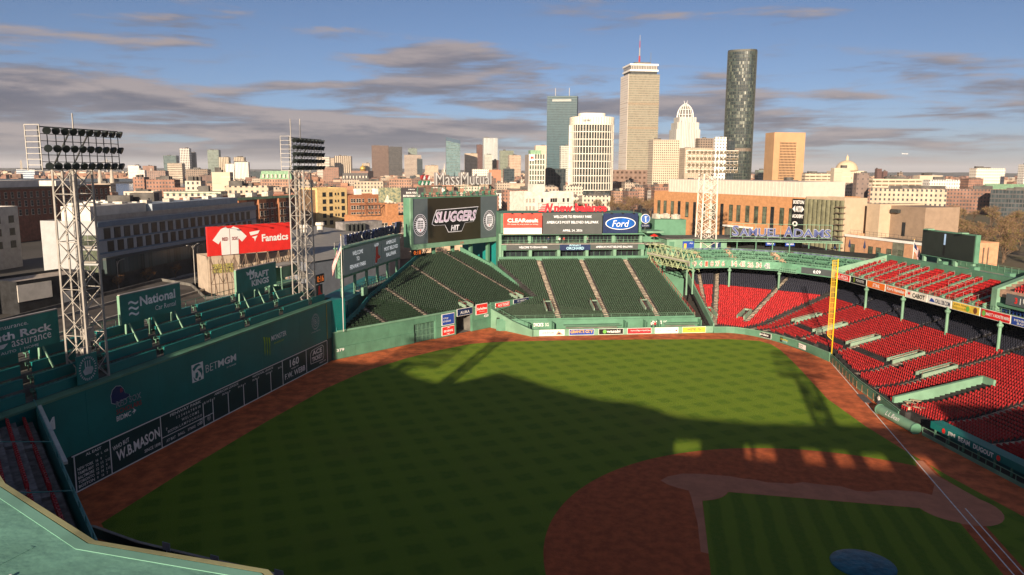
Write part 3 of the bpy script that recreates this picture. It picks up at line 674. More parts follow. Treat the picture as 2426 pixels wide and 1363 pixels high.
# right bleachers, rows parallel to the bullpen wall
rb = thing('bleachers', 'broad block of green bleacher seats with pale aisles behind the bullpens', 'bleachers', A(136, 5, 0))
rpoly = [(31, 121), (30.6, 124.4), (20.3, 131.8), (27.4, 149.5), (27.4, 152.4), (-13.2, 152.4), (-14.8, 121)]
rz = lambda n: 2.0+.32*(n-121)
PR_ = lambda w_, n: A(n, w_)
rholes = [(15.0, 19.2, 124.5, 129.2), (4.2, 8.0, 124.5, 129.2), (-8.2, -4.4, 124.5, 129.2)]
planar_stand(rb, PR_, rz, rpoly, 121.4, 152.3, .80, [(16.7, 16.7), (5.5, 5.3), (-6.4, -6.6)], [(17.3, 19.0, 124.5, 129), (6.2, 7.9, 124.5, 129), (-6.0, -4.2, 124.5, 129)], SEATG, UA.to_3d(), n_ind=300)
for w0, w1 in ((17.4, 19.0), (6.3, 7.9), (-5.9, -4.3)): vomitory(rb, PR_, rz, w0, w1, 124.6, 129.0)
MB().wall([A(121.1, 31), A(121.1, -14.8)], 0, 2.6, -.25).obj('front_parapet', GREEN, rb)
r = MB(); rail(r, [A(121.0, 31, 2.6), A(121.0, -14.8, 2.6)], .7, .03, 2.2); r.obj('front_rail', GREEN_L, rb)
r = MB(); rail(r, [A(121.2, -14.9, 2.2), A(152.4, -13.2, 12.2)], 1.15, .06, 1.6); r.obj('red_side_rail', mat('red_rail', (.26, .03, .03), .6), rb)
MB().wall([A(121.2, -15.05), A(152.4, -13.4)], 0, [2.5, 12.4], .2).obj('side_wall', GREEN, rb)
MB().wall([A(152.4, 27.4), A(152.4, -13.4)], 8, [12.9, 12.9], -.2).obj('rear_wall', GREEN, rb)

# ------------------------------------------------------------------ right-field wall and first-base side
RW = [(114, -16.6), (113.9, -19.4), (113.2, -21.2), (111.6, -23.0), (109.5, -24.5), (106.5, -26.0), (103.1, -27.1), (99, -28.0), (95, -28.5), (86.9, -28.8)]
FWL = [(86.9, -28.8), (78, -26.2), (69.7, -23.8), (60.6, -22.0), (53.6, -20.4)]
rw = thing('right_field_wall', 'low curved green wall with small adverts leading to the yellow pole', 'wall', A(104, -26.5, 0))
MB().wall([A(*q) for q in RW], 0, [1.3]*4+[1.35, 1.4, 1.45, 1.5, 1.55, 1.65], -.3).obj('wall_body', GREEN, rw)
MB().wall([A(a, b_+.02) for a, b_ in RW], [1.3]*4+[1.35, 1.4, 1.45, 1.5, 1.55, 1.65], [1.4]*4+[1.45, 1.5, 1.55, 1.6, 1.65, 1.75], -.36).obj('coping', GREEN_L, rw)
fwall = thing('foul_line_wall', 'low green fence with timber posts along the right foul line', 'fence', A(70, -24, 0))
MB().wall([A(*q) for q in FWL], .35, 1.35, -.15).obj('wall_body', GREEN, fwall)
MB().wall([A(*q) for q in FWL], 0.02, .35, -.12).obj('kick_board', GREEN_L, fwall)
r = MB(); r.path([A(a, b_-.08, 1.5) for a, b_ in FWL], .07); r.obj('top_rail', GREEN_L, fwall)
WOOD = mat('timber_post', (.45, .24, .13), .8, var=.2, vs=3)
for i in range(12):
    f = i/11*2.75; k = int(f); t_ = f-k; a = FWL[k][0]+(FWL[k+1][0]-FWL[k][0])*t_; b_ = FWL[k][1]+(FWL[k+1][1]-FWL[k][1])*t_
    MB().box(A(a, b_+.12, .62), (.16, .1, 1.2), RA).obj('post', WOOD, fwall)
for (i0, lab, m, ln) in ((0, 'pale green and white chemist advert on the curved low wall', mat('mint_print', (.45, .62, .52), .5), [('CVS pharmacy', .5, .5, .6, .4, WHITE_P)]),
                         (4.2, 'black furniture store advert on the curved low wall', BLACK, [('jordans', .45, .52, .7, .6, WHITE_P, dict(bold=.02))]),
                         (5.75, 'black advert with green and blue letters on the curved low wall', BLACK, [('SolarFlair', .58, .62, .66, .36, YELP), ('energy', .62, .25, .5, .28, SK)]),
                         (7.15, 'white advert with small dark letters near the yellow pole', WHITE, [('SQUARE', .4, .62, .6, .3, BLACK), ('ONE MALL', .4, .28, .6, .22, BLACK)])):
    k = int(i0); t_ = i0-k
    p0 = Vector(A(RW[k][0]+(RW[k+1][0]-RW[k][0])*t_, RW[k][1]+(RW[k+1][1]-RW[k][1])*t_, 0)); p1 = Vector(A(*RW[k+1], 0)) if k else Vector(A(*RW[1], 0))
    d_ = (Vector(A(*RW[min(k+2, 9)], 0))-p0).normalized() if k else (p1-p0).normalized()
    f_ = Fr(p0-Vector((d_.y, -d_.x, 0))*.0+Vector((-d_.y, d_.x, 0))*-.0, d_, (0, 0, 1)); f_.o = f_.o+f_.n*.16
    wallsign(f_, lab, .1, .22, (2.6 if k == 0 else 3.6), 1.3, m, ln, WHITE if m is not WHITE else BLACK, th=.08)
# foul pole: yellow pipe with a mesh wing and ladder rungs
fp = thing('foul_pole', 'tall yellow foul pole with mesh wing at the end of the right line', 'foul pole', (91.9, -.25, 0))
MB().bar((91.9, -.25, 0), (91.9, -.25, 19.4), .13, n=8).obj('pole', YEL, fp, smooth=True)
MESH = mat('yellow_mesh', (.50, .30, .02), .6, alpha=.42)
MB().quad((91.9, .0, 4.2), (91.9, .7, 4.9), (91.9, .7, 19.2), (91.9, .0, 19.2)).obj('mesh_wing', MESH, fp)
b = MB(); b.bar((91.9, .7, 4.9), (91.9, .7, 19.2), .04); b.bar((91.9, -.2, 4.1), (91.9, .7, 4.9), .05)
for i in range(15): b.bar((91.9, -.2, 5.2+i), (91.9, .7, 5.2+i), .03)
b.obj('wing_frame', YEL, fp)

def prof(d): return .85+.07*min(max(d, 0), 8)+max(0, d-8)*.2575
gs = thing('grandstand', 'sweeping red seat grandstand with green columns along right field', 'grandstand', A(95, -36, 0))
def bwall(a):
    pts = [(18, -20.3), (53.6, -20.4)]+FWL[::-1][1:]+RW[::-1][1:]
    pts = sorted(pts)
    for (a0, b0), (a1, b1) in zip(pts[:-1], pts[1:]):
        if a0 <= a <= a1: return b0+(b1-b0)*(a-a0)/(a1-a0+1e-9)
    return -16
PIT = .84; AIS = [109.4, 98.9, 87.0, 74.0, 65.5, 48.6, 40.0, 31.5]
VOM = [(109.6, 111.2, -39.4, -33.2), (99.5, 101.0, -39.4, -32.6), (87.6, 89.2, -39.0, -33.0), (74.6, 76.2, -38.9, -33.0), (66.0, 67.6, -38.6, -32.5)]
red = []; reda = []; blu = []; blua = []; T_ = MB(); S_ = MB(); RT = MB()
ang1 = math.atan2(-VA.y, -VA.x)-math.pi/2; ang2 = RA-math.pi/2; ang3 = RA-math.pi/4-math.pi/2
d = .9
while d < 42:
    z = prof(d); z2 = prof(d+PIT); isred = d < 26.5
    # along the first-base side
    b_ = -20-d; amax = 110.67+.414*d; iv = []; a = 24.0; cur = None
    while a <= amax:
        ok = bwall(a) > b_+.75 and not (a < 54 and d < 2.2)
        if ok and cur is None: cur = a
        if not ok and cur is not None: iv.append((cur, a)); cur = None
        a += .35
    if cur is not None: iv.append((cur, amax))
    for a0, a1 in iv: T_.hexa([A(a0, b_-PIT, z-1), A(a1, b_-PIT, z-1), A(a1, b_, z-1), A(a0, b_, z-1), A(a0, b_-PIT, z), A(a1, b_-PIT, z), A(a1, b_, z), A(a0, b_, z)])
    iv2 = cut(iv, amax-1.0, amax+1)
    for c in AIS: iv2 = cut(iv2, c-.55, c+.55)
    if d < 17.5: iv2 = cut(iv2, 56.3, 58.6)
    if 11.6 < d < 12.7: iv2 = cut(iv2, 72, 108)
    for (v0, v1, w0, w1) in VOM:
        if w0-.3 <= b_-PIT*.5 <= w1+.3: iv2 = cut(iv2, v0-.2, v1+.2)
    for a0, a1 in iv2:
        k = int((a1-a0-.05)/.53)
        for i in range(k):
            c = (a0+a1)/2+(i-(k-1)/2)*.53; p = A(c, b_-PIT*.45, z); (red if isred else blu).append(p); (reda if isred else blua).append(ang1)
    for c in AIS+[amax-.5]:
        if any(a0 <= c <= a1+.6 for a0, a1 in iv):
            for k in (0, .5): S_.hexa([(*A(x, y), zz_) for zz_ in (z-.1, z+.02+(z2-z)*k) for x, y in ((c-.45, b_-PIT*(k+.45)), (c+.45, b_-PIT*(k+.45)), (c+.45, b_-PIT*k), (c-.45, b_-PIT*k))])
    # chamfered corner
    s0 = (110.67+.414*d-113.5-.707*(d-2))/.707; s1 = (-16.6-.414*d+20+.707*(d-2))/.707
    if d > 3:
        ce = lambda s, e=0.: A(113.5+(d+e-2)*.7071+s*.7071, -20-(d+e-2)*.7071+s*.7071)
        T_.hexa([(*ce(s0), z-1), (*ce(s0, PIT), z-1), (*ce(s1, PIT), z-1), (*ce(s1), z-1), (*ce(s0), z), (*ce(s0, PIT), z), (*ce(s1, PIT), z), (*ce(s1), z)])
        iv3 = [(s0+.7, s1-.5)]; c1 = -1.2-.0*d
        if d > 7: iv3 = cut(iv3, c1-.6, c1+.6)
        if 9.3 < d < 14: iv3 = cut(iv3, c1-.6, c1+2.6)
        for a0, a1 in iv3:
            k = int((a1-a0)/.53)
            for i in range(k):
                c = (a0+a1)/2+(i-(k-1)/2)*.53; (red if isred else blu).append((*ce(c, PIT*.45), z)); (reda if isred else blua).append(ang3)
        for c in ([c1] if d > 7 else [])+[s1-.1]:
            for k in (0, .5): S_.hexa([(*ce(x, y), zz_) for zz_ in (z-.1, z+.02+(z2-z)*k) for x, y in ((c-.5, PIT*k), (c-.5, PIT*(k+.45)), (c+.5, PIT*(k+.45)), (c+.5, PIT*k))])
    # right-field side
    b0, b1 = -16.6-.414*d, -16.6-.17*d; aa = 114+d
    if d > 1.2 and b1-b0 > .3:
        T_.hexa([A(aa, b0, z-1), A(aa+PIT, b0-.35, z-1), A(aa+PIT, b1, z-1), A(aa, b1, z-1), A(aa, b0, z), A(aa+PIT, b0-.35, z), A(aa+PIT, b1, z), A(aa, b1, z)])
        iv4 = [(b0+.5, b1-.2)]; c2 = (b0+b1)/2+.6
        if d > 12: iv4 = cut(iv4, c2-.45, c2+.45)
        for a0, a1 in iv4:
            k = int((a1-a0)/.53)
            for i in range(k):
                c = (a0+a1)/2+(i-(k-1)/2)*.53; (red if isred else blu).append(A(aa+PIT*.45, c, z)); (reda if isred else blua).append(ang2)
        if d > 12:
            for k in (0, .5): S_.hexa([(*A(y, x), zz_) for zz_ in (z-.1, z+.02+(z2-z)*k) for x, y in ((c2+.4, aa+PIT*k), (c2-.4, aa+PIT*k), (c2-.4, aa+PIT*(k+.45)), (c2+.4, aa+PIT*(k+.45)))])
    d += PIT
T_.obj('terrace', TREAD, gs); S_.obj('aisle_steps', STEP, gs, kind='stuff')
seats_out(gs, red, reda, SEATR, camd, SEAT, 300); seats_out(gs, blu, blua, SEATB, camd, SEATD, 0, stuffname='wooden_seat_rows')
PS = lambda w_, n: A(w_, -n); zS = lambda n: prof(n-20)
for (v0, v1, w0, w1) in VOM: vomitory(gs, PS, zS, v0, v1, -w1, -w0, .6)
PC = lambda s, dd: A(113.5+(dd-2)*.7071+s*.7071, -20-(dd-2)*.7071+s*.7071)
vomitory(gs, PC, prof, -.4, 1.2, 9.4, 14.0, 1.0)
vomitory(gs, lambda w_, n: A(114+n, w_), prof, -20.9, -19.6, 8.5, 13.0, 1.0)
# long field-access tunnel wall
tw = MB()
q = [A(58.4, -22.8), A(58.9, -22.8), A(58.9, -37), A(58.4, -37)]
tw.hexa([(*q[0], .2), (*q[1], .2), (*q[2], 3), (*q[3], 3), (*q[0], 1.9), (*q[1], 1.9), (*q[2], 4.75), (*q[3], 4.75)])
q = [A(56.2, -37), A(58.9, -37), A(58.9, -37.4), A(56.2, -37.4)]; tw.hexa([(*x, 2.5) for x in q]+[(*x, 4.75) for x in q])
tw.obj('tunnel_wall', GREEN_L, gs)
MB().hexa([(*A(56.3, -23), .3), (*A(58.4, -23), .3), (*A(58.4, -37), 2.2), (*A(56.3, -37), 2.2), (*A(56.3, -23), .5), (*A(58.4, -23), .5), (*A(58.4, -37), 2.4), (*A(56.3, -37), 2.4)]).obj('tunnel_floor', CONC_D, gs)
# columns under the upper deck
FAS = [(138, -19.6), (138.5, -30), (131, -40), (118.2, -46.8), (30, -46.8)]
for (a, b_, zb) in ((138.0, -20.4, 5.2), (138.2, -30, 5.6), (131.2, -39.8, 5.7), (105.4, -46.7, 6.1), (92.9, -46.7, 6.1), (80.1, -46.7, 6.1), (67.5, -46.7, 6.1), (55, -46.7, 6.1)):
    c = MB(); x, y = A(a, b_)
    c.bar((x, y, zb-.5), (x, y, 11.4), .26, n=8); c.lathe((x, y, 10.2), [(.28, 0), (.5, .35), (.5, .55), (.3, .7)], 8); c.obj('column', GREEN_L, gs)
MB().wall([A(158, -20), A(158, -34), A(146, -50), A(128, -63.5), A(24, -63.5)], 8, 15.5, .3).obj('rear_wall', DARK, gs)
# concrete beam and stair screen between bleachers and grandstand
b = MB(); b.wall([A(114.3, -16.9), A(139, -20.9)], [.3, 5.5], [2.0, 7.6], .3); b.wall([A(139, -20.9), A(154, -23)], [5.5, 9.0], [7.6, 11.5], .3); b.obj('side_wall', GREEN_L, gs)
r = MB(); rail(r, [A(124, -18.6, 4.2), A(139, -20.9, 7.6), A(154, -23, 11.5)], .9, .06, 1.5); r.obj('red_side_rail', MATS['red_rail'], gs)

# dugout, tarp roll, field-side clutter
dg = thing('dugout', 'long green dugout front with lettered roof edge below the red seats', 'dugout', A(36, -20.6, 0))
MB().prism([A(47.5, -20.9), A(24, -20.9), A(24, -22.6), A(47.5, -22.6)], 1.02, 1.95).obj('roof', GREEN_D, dg)
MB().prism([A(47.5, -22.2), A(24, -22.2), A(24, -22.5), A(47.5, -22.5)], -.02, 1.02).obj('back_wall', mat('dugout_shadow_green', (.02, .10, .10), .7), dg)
MB().wall([A(47.5, -19.75), A(24, -19.75)], 0, .45, .14).obj('kick_board', GREEN_L, dg)
r = MB(); rail(r, [A(47.5, -19.8, .4), A(24, -19.8, .4)], .75, .05, 2.4, False); r.obj('front_rail', GREEN_L, dg)
for i in range(9): MB().box(A(46.5-i*2.7, -20.95, .55), (.22, .2, 1.0), RA).obj('post', GREEN, dg)
df = Fr(A(47.5, -20.88, 0), (-UA.x, -UA.y, 0), (0, 0, 1))
for s, x0, x1 in (('JIM', 3.5, 4.9), ('BEAM', 5.5, 7.6), ('DUGOUT', 8.2, 11.6)): df.text(s, (x0+x1)/2, 1.48, x1-x0, .62, WHITE_P, dg, bold=.03)
for x in (2.7, 12.4): df.poly('emblem', df.ell(x, 1.48, .32, .36, 16), RED, dg, .05)
tr = thing('tarp_roll', 'rolled field tarpaulin cylinder with white lettering beside the wall', 'tarp roll', A(52, -19.3, 0))
MB().bar(A(56.6, -19.4, .72), A(48.0, -19.1, .72), .72, n=20).obj('roll', GREEN_L, tr, smooth=False)
for e in ((56.75, 56.6), (47.85, 48.0)): MB().bar(A(e[0], -19.4 if e[0] > 50 else -19.1, .72), A(e[1], -19.4 if e[0] > 50 else -19.1, .72), .8, n=20).obj('end_cap', GREEN, tr)
tf = Fr(A(56.6, -19.4, .72), Vector(A(48, -19.1, 0))-Vector(A(56.6, -19.4, 0)), Vector((VA.x*.0, VA.y*.0, 1)))
tf2 = Fr(tf.o+(tf.n*.62+Vector((0, 0, 1))*.42), tf.r, (Vector((0, 0, 1))*.75-tf.n*.5))
tf2.text('L.L.Bean', 4.3, -.05, 3.2, .66, WHITE_P, tr, d=.06)
clut = [(55.5, -23.0), (56.6, -24.2), (54.4, -24.0), (57.3, -25.5)]
for i, (a, b_) in enumerate(clut):
    c = MB(); c.box(A(a, b_, prof(-20-b_)+.45), (1.5, .75, .06), RA+.3*i); 
    for sx in (-.6, .6): c.box(A(a+sx*.9, b_, prof(-20-b_)+.2), (.06, .6, .5), RA+.3*i)
    c.obj('folding_table', mat('tan_table', (.42, .34, .24), .7, var=.2), label='tan folding table among chairs at the end of the front seats', cat='table', group='tan tables by the dugout', base=A(a, b_, prof(-20-b_)))
# ------------------------------------------------------------------ right-field upper decks
FASM = mat('fascia_green', (.12, .29, .19), .6)
ud = thing('upper_deck', 'sloped upper deck of short red seat rows over sponsor boards', 'upper deck', A(93, -52, 11.4))
MB().prism([A(118.2, -46.75), A(30, -46.75), A(30, -64), A(126, -64)], 11.15, 11.6).obj('deck_slab', GREEN, ud)
MB().prism([A(118.2, -46.7), A(30, -46.7), A(30, -47.0), A(118.2, -47.0)], 11.2, 12.75).obj('fascia', FASM, ud)
uz = lambda n: 12.6+.33*(n-47.2)
pos = []; Tm = MB(); St = MB(); PUD = lambda w_, n: A(w_, -n)
uro = [47.3+i*1.0 for i in range(9)]
for n in uro:
    z = uz(n); a1 = 116.5-(n-47.3)*.25; Tm.hexa([A(72, -n-1, z-1.2), A(a1, -n-1, z-1.2), A(a1, -n, z-1.2), A(72, -n, z-1.2), A(72, -n-1, z), A(a1, -n-1, z), A(a1, -n, z), A(72, -n, z)])
bays = []
a = 115.5
while a > 73:
    bays.append(a); a -= 3.3 if len(bays) % 2 else 4.2
for i, a in enumerate(bays):
    L_ = 2.1 if i % 2 == 0 else 2.7
    for n in uro:
        for k in range(int(L_/.54)): pos.append(A(a-.35-k*.54, -n-.5, uz(n)))
    c = a-L_-.4; n0_, n1_ = (47.3, 55.5) if i % 2 == 0 else ((47.3, 50.5) if i % 4 == 1 else (51.5, 56))
    q = [A(c-.36, -n0_), A(c+.36, -n0_), A(c+.36, -n1_), A(c-.36, -n1_)]
    MB().hexa([(*q[3], uz(n1_)-.4), (*q[2], uz(n1_)-.4), (*q[1], uz(n0_)-.4), (*q[0], uz(n0_)-.4), (*q[3], uz(n1_)+.32), (*q[2], uz(n1_)+.32), (*q[1], uz(n0_)+.32), (*q[0], uz(n0_)+.32)]).obj('stair_stringer', GREEN_L, ud)
    r = MB(); rail(r, [A(c+.3, -n0_, uz(n0_)+.1), A(c+.3, -n1_, uz(n1_)+.1)], 1.0, .022, 1.9, False); r.obj('handrail', STEEL, ud)
Tm.obj('terrace', mat('pinkish_concrete', (.42, .27, .20), .85, var=.25, vs=1.), ud); seats_out(ud, pos, [ang1]*len(pos), SEATR, camd, SEATD, 300)
MB().prism([A(117, -56.3), A(70, -56.3), A(70, -57), A(119, -57)], 12, 17.0).obj('rear_wall', GREEN, ud)
MB().wall([A(118.4, -47), A(113.5, -57)], 11.2, [13.6, 17.2], .2).obj('side_wall', GREEN_L, ud)
r = MB(); rail(r, [A(117.8, -46.85, 12.7), A(66, -46.85, 12.7)], .75, .03, 1.8); r.obj('front_rail', GREEN_L, ud)
ff = Fr(A(118, -46.68, 0), (-UA.x, -UA.y, 0), (0, 0, 1))
YT = mat('mustard_print', (.72, .50, .07), .5); WH2 = mat('ivory_print', (.78, .74, .66), .5)
for (a0, a1, lab, m, ln) in (
    (117.8, 111.8, 'red pizza advert on the upper deck edge beside the pole', RED, [("Sal's PIZZA", .5, .5, .8, .6, WHITE_P, dict(bold=.02))]),
    (111.4, 105.5, 'black energy drink advert on the upper deck edge', BLACK, [('MONSTER', .6, .55, .5, .36, WHITE_P)]),
    (105.2, 98.9, 'orange power tool advert on the upper deck edge', ORANGE, [('STIHL', .52, .5, .4, .5, WHITE_P, dict(shear=.2, bold=.03))]),
    (98.6, 92.2, 'orange bread advert with white letters on the upper deck edge', mat('brick_orange_print', (.68, .16, .05), .5), [("King's Hawaiian", .5, .5, .88, .62, WHITE_P, dict(bold=.03))]),
    (92.0, 85.8, 'ivory dairy advert with dark letters on the upper deck edge', WH2, [('CABOT', .6, .48, .58, .6, BLACK, dict(bold=.03))]),
    (85.6, 79.2, 'white plumbing advert with blue wave on the upper deck edge', WHITE, [('CALL128.COM', .64, .48, .62, .55, NAVY, dict(bold=.02))]),
    (79.0, 72.2, 'mustard yellow drink advert on the upper deck edge', YT, [('gotta have', .3, .72, .46, .26, BLACK), ('lemonade', .3, .36, .5, .24, mat('olive_print', (.25, .22, .03), .5))]),
    (71.9, 65.4, 'red cocktail advert on the upper deck edge', mat('scarlet_print', (.60, .02, .02), .5), [('MAKE IT A MONSTER MARG', .58, .5, .8, .36, WHITE_P, dict(bold=.02))]),
    (65.2, 58.7, 'blue bank advert at the near end of the upper deck edge', BLUE, [('MEMBERS FIRST', .5, .6, .8, .26, WHITE_P), ('BANKING', .5, .28, .6, .24, WHITE_P)])):
    s_ = wallsign(ff, lab, 118-a0, 11.22, 118-a1, 12.7, m, ln, WHITE, th=.1)
    if 'plumbing' in lab: ff.poly('emblem', [(118-a0+.5, 11.6), (118-a0+1.0, 12.3), (118-a0+1.6, 12.1), (118-a0+2.1, 11.6)], BLUE, s_, .14)
    if 'energy drink' in lab: ff.rect('emblem', 118-a0+1.2, 11.5, 118-a0+1.5, 12.5, GRN, s_, .14)
    if 'dairy' in lab: ff.poly('emblem', ff.ell(118-a0+.9, 12.1, .4, .25, 14), RED, s_, .14)
    if 'mustard' in lab:
        ff.poly('emblem', ff.ell(118-a0+4.0, 11.95, .42, .5, 14), mat('leaf_print', (.15, .45, .08), .5), s_, .14); ff.poly('emblem', ff.ell(118-a0+5.8, 11.95, .45, .55, 14), mat('brown_print', (.20, .07, .03), .5), s_, .14)
    if 'cocktail' in lab: ff.poly('emblem', ff.ell(118-a0+.7, 11.95, .4, .5, 14), mat('leaf_print', (.15, .45, .08), .5), s_, .14)
# standing deck behind the upper rows, with the second video board
sd = thing('standing_deck', 'green standing deck with railings and tables above the red upper rows', 'deck', A(97, -61, 11.6))
MB().prism([A(119, -57), A(66, -57), A(66, -70), A(122, -70)], 14.5, 15.0).obj('deck_floor', CONC, sd)
MB().prism([A(119, -56.95), A(66, -56.95), A(66, -57.25), A(119, -57.25)], 12, 16.1).obj('front_wall', GREEN, sd)
MB().wall([A(122, -70), A(66, -70)], 0, 16.4, -.3).obj('rear_wall', GREEN, sd)
r = MB(); rail(r, [A(119, -57.1, 16.1), A(66, -57.1, 16.1)], .9, .035, 1.5); rail(r, [A(119, -60.5, 15), A(74, -60.5, 15)], 1.1, .035, 1.5); rail(r, [A(122, -69.6, 15.4), A(66, -69.6, 15.4)], 1.3, .035, 1.8); r.obj('handrail', GREEN_L, sd)
for k in range(3): MB().prism([A(100.5-k*9, -59), A(99-k*9, -59), A(99-k*9, -60.2), A(100.5-k*9, -60.2)], 15, 17.2).obj('post_block', GREEN, sd)
TBL = MB().lathe((0, 0, 0), [(.25, 0), (.05, .05), (.05, 1.0), (.42, 1.02), (.42, 1.08)], 8).mesh(mat('green_table', (.12, .26, .18), .6), name='bar_table')
TBB = MB().lathe((0, 0, 0), [(.25, 0), (.05, .05), (.05, .7), (.75, .75), (.7, .95), (.6, 1.0)], 8).mesh(mat('blue_bin', (.02, .05, .22), .5), name='bar_table')
for i in range(14):
    o = link('bar_table', TBL, None, A(116-i*3.1, -58.6, 15.0)); tag(o, 'small green bar table on the standing deck over the red rows', 'table', 'bar tables on the upper deck')
for i in range(4):
    o = link('barrel_table', TBB, None, A(113-i*10.2, -59.8, 15.0)); tag(o, 'round blue barrel table on the standing deck over the red rows', 'table', 'blue barrel tables')
v2 = thing('video_board', 'dark grey video board on green posts over the standing deck', 'video board', A(103, -63, 14.9))
DISP = mat('led_screen_off', (.022, .028, .026), .35, var=.1); DISP_G = mat('led_screen_grey', (.06, .068, .068), .4, var=.08, emit=(.06, .066, .068), es=0.28)
vf = Fr(A(111.2, -62.6, 0), (-UA.x, -UA.y, 0), (0, 0, 1))
vf.slab('cabinet', 0, 17.3, 16.4, 23.0, -1.0, 0, GREEN, v2); vf.slab('screen', .15, 17.5, 16.1, 22.8, 0, .08, DISP, v2)
vf.rect('screen_image', 7.2, 20.2, 7.75, 22.5, mat('screen_sky_strip', (.2, .3, .4), .5, emit=(.35, .45, .62), es=0.39), v2, .12)
vf.rect('screen_image', 7.1, 17.9, 7.7, 20.2, BLACK, v2, .12)
for x in (.6, 5.5, 10.5, 15.6): vf.slab('post', x-.3, 14.9, x+.3, 17.3, -.8, -.2, GREEN_L, v2)
for x in (2.5, 13.0): vf.slab('lamp_arm', x-.6, 23.0, x+.6, 23.25, -.5, 1.0, GREEN_L, v2)
def flag(name, label, base, h, fdir, w_, hh, zf, hang=0.35):
    f = thing(name, label, 'flag', base); x, y, z = base
    MB().bar((x, y, z), (x, y, z+h), .09, n=8, r2=.05).obj('pole', WHITE, f, smooth=True); MB().lathe((x, y, z+h), [(.02, 0), (.12, .1), (.02, .22)], 8).obj('finial', GOLD, f)
    d_ = Vector(fdir).normalized()
    def P(i, j):                                                    # drooping cloth: i along the fly, j down the hoist
        s = i/12; px = d_*(w_*s*.72); sag = hang*w_*s*1.6+.3*w_*s*s; wv = .10*w_*math.sin(s*7+j*.25)*s
        return Vector((x, y, zf))+px+Vector((-d_.y, d_.x, 0))*wv+Vector((0, 0, -sag-hh*j/13))
    for k, (m_, rng_) in enumerate((('r', range(0, 13, 2)), ('w', range(1, 13, 2)))):
        b = MB()
        for j in rng_:
            for i in range(12):
                if j < 7 and i < 5: continue
                b.quad(P(i, j), P(i+1, j), P(i+1, j+1), P(i, j+1))
        b.obj('stripes', mat('flag_red', (.48, .03, .04), .8) if m_ == 'r' else WHITE, f)
    b = MB()
    for j in range(7):
        for i in range(5): b.quad(P(i, j), P(i+1, j), P(i+1, j+1), P(i, j+1))
    b.obj('canton', NAVY, f); return f
flag('flag', 'striped flag hanging from a pole left of the dark video board', A(113, -62, 15), 5.4, (.6, -.8, 0), 3.6, 2.0, 19.9)
# stand beyond the deck, nearer home
hs = thing('upper_stand', 'higher block of red seats with pale stairs and dark ribbon board', 'stand', A(52, -52, 11.6))
MB().prism([A(69.6, -47.2), A(24, -47.2), A(24, -66), A(69.6, -66)], 13.6, 14.1).obj('deck_slab', GREEN, hs)
hf = Fr(A(69.4, -47.1, 0), (-UA.x, -UA.y, 0), (0, 0, 1)); hf.slab('ribbon_board', 2.2, 14.2, 40, 16.0, 0, .15, DISP_G, hs)
hf.text('3', 4.4, 15.1, .6, 1.0, RED, hs, d=.2, bold=.04); hf.text('| UN', 6.4, 15.1, 2.4, 1.0, WHITE_P, hs, d=.2, bold=.03)
MB().prism([A(70.6, -47.1), A(69.4, -47.1), A(69.4, -62), A(70.6, -62)], 11.7, lambda x, y: 16.4+.35*(-(x*VA.x+y*VA.y)-47.1)).obj('end_wall', GREEN_L, hs)
Tm = MB(); pos = []
for i in range(9):
    n = 47.6+i*1.0; z = 16.3+.42*i; Tm.hexa([A(24, -n-1, z-1.2), A(69.4, -n-1, z-1.2), A(69.4, -n, z-1.2), A(24, -n, z-1.2), A(24, -n-1, z), A(69.4, -n-1, z), A(69.4, -n, z), A(24, -n, z)])
    for k in range(40): pos.append(A(66.4-k*.6, -n-.5, z))
Tm.obj('terrace', MATS['pinkish_concrete'], hs); seats_out(hs, pos, [ang1]*len(pos), SEATR, camd, SEATD, 180)
bs = []; ba = []
for i in range(5):
    for k in range(24): bs.append(A(71.5-k*.75, -48.0-i*1.0, 12.6+.3*i)); ba.append(ang1)
bt = thing('box_seats', 'dark blue box seats under the ribbon board at the deck edge', 'seats', A(62, -50, 11.6)); seats_out(bt, bs, ba, SEATBL, camd, SEATD, 120)
MB().prism([A(72, -47.1), A(50, -47.1), A(50, -53.5), A(72, -53.5)], 11.6, 12.55).obj('terrace', CONC_D, bt)
MB().wall([A(72.2, -47.1), A(72.2, -52.5)], 11.6, [13.4, 14.6], .15).obj('stair_wall', GREEN_L, bt)

# right-field roof deck (tables in tiers), retired-number fascia, canopy bar
rd = thing('roof_deck', 'tiered green roof deck with tables above the retired numbers', 'deck', A(145, -36, 11.4))
MB().prism([A(138, -19.4), A(138.5, -30), A(131, -40), A(118.4, -46.7), A(118.4, -64), A(166, -64), A(166, -18)], 11.2, 11.6).obj('deck_slab', GREEN, rd)
MB().wall([A(*q) for q in FAS[:4]], 11.35, 13.35, .3).obj('fascia', FASM, rd)
def offs(dd): return [(138+dd, -19.4-dd*.05), (138.5+dd, -30.2-dd*.15), (131+dd*.72, -40.2-dd*.6), (119+dd*.2, -46.8-dd*.95)]
pos = []; ang = []; tp = []
for i in range(3):
    d0 = .35+i*2.9; z = 12.6+i*.75; o0, o1 = offs(d0), offs(d0+2.9)
    MB().prism([A(*q) for q in o0]+[A(*q) for q in o1[::-1]], 11.62, z).obj('tier', GREEN_L if i else CONC, rd)
    o2 = offs(d0+2.75); MB().wall([A(*q) for q in o2], z, z+.85, .12).obj('tier_panel', GREEN, rd)
    oc = offs(d0+1.0)
    for (p, q) in zip(oc[:-1], oc[1:]):
        v = Vector(q)-Vector(p); n = int(v.length/.78); an = math.atan2(v.y, v.x)+RA
        for k in range(n):
            t_ = (k+.5)/n; c = Vector(p)+v*t_
            if k % 5 == 4: tp.append((*A(c.x, c.y), z)); continue
            pos.append((*A(c.x, c.y), z)); ang.append(an+math.pi)
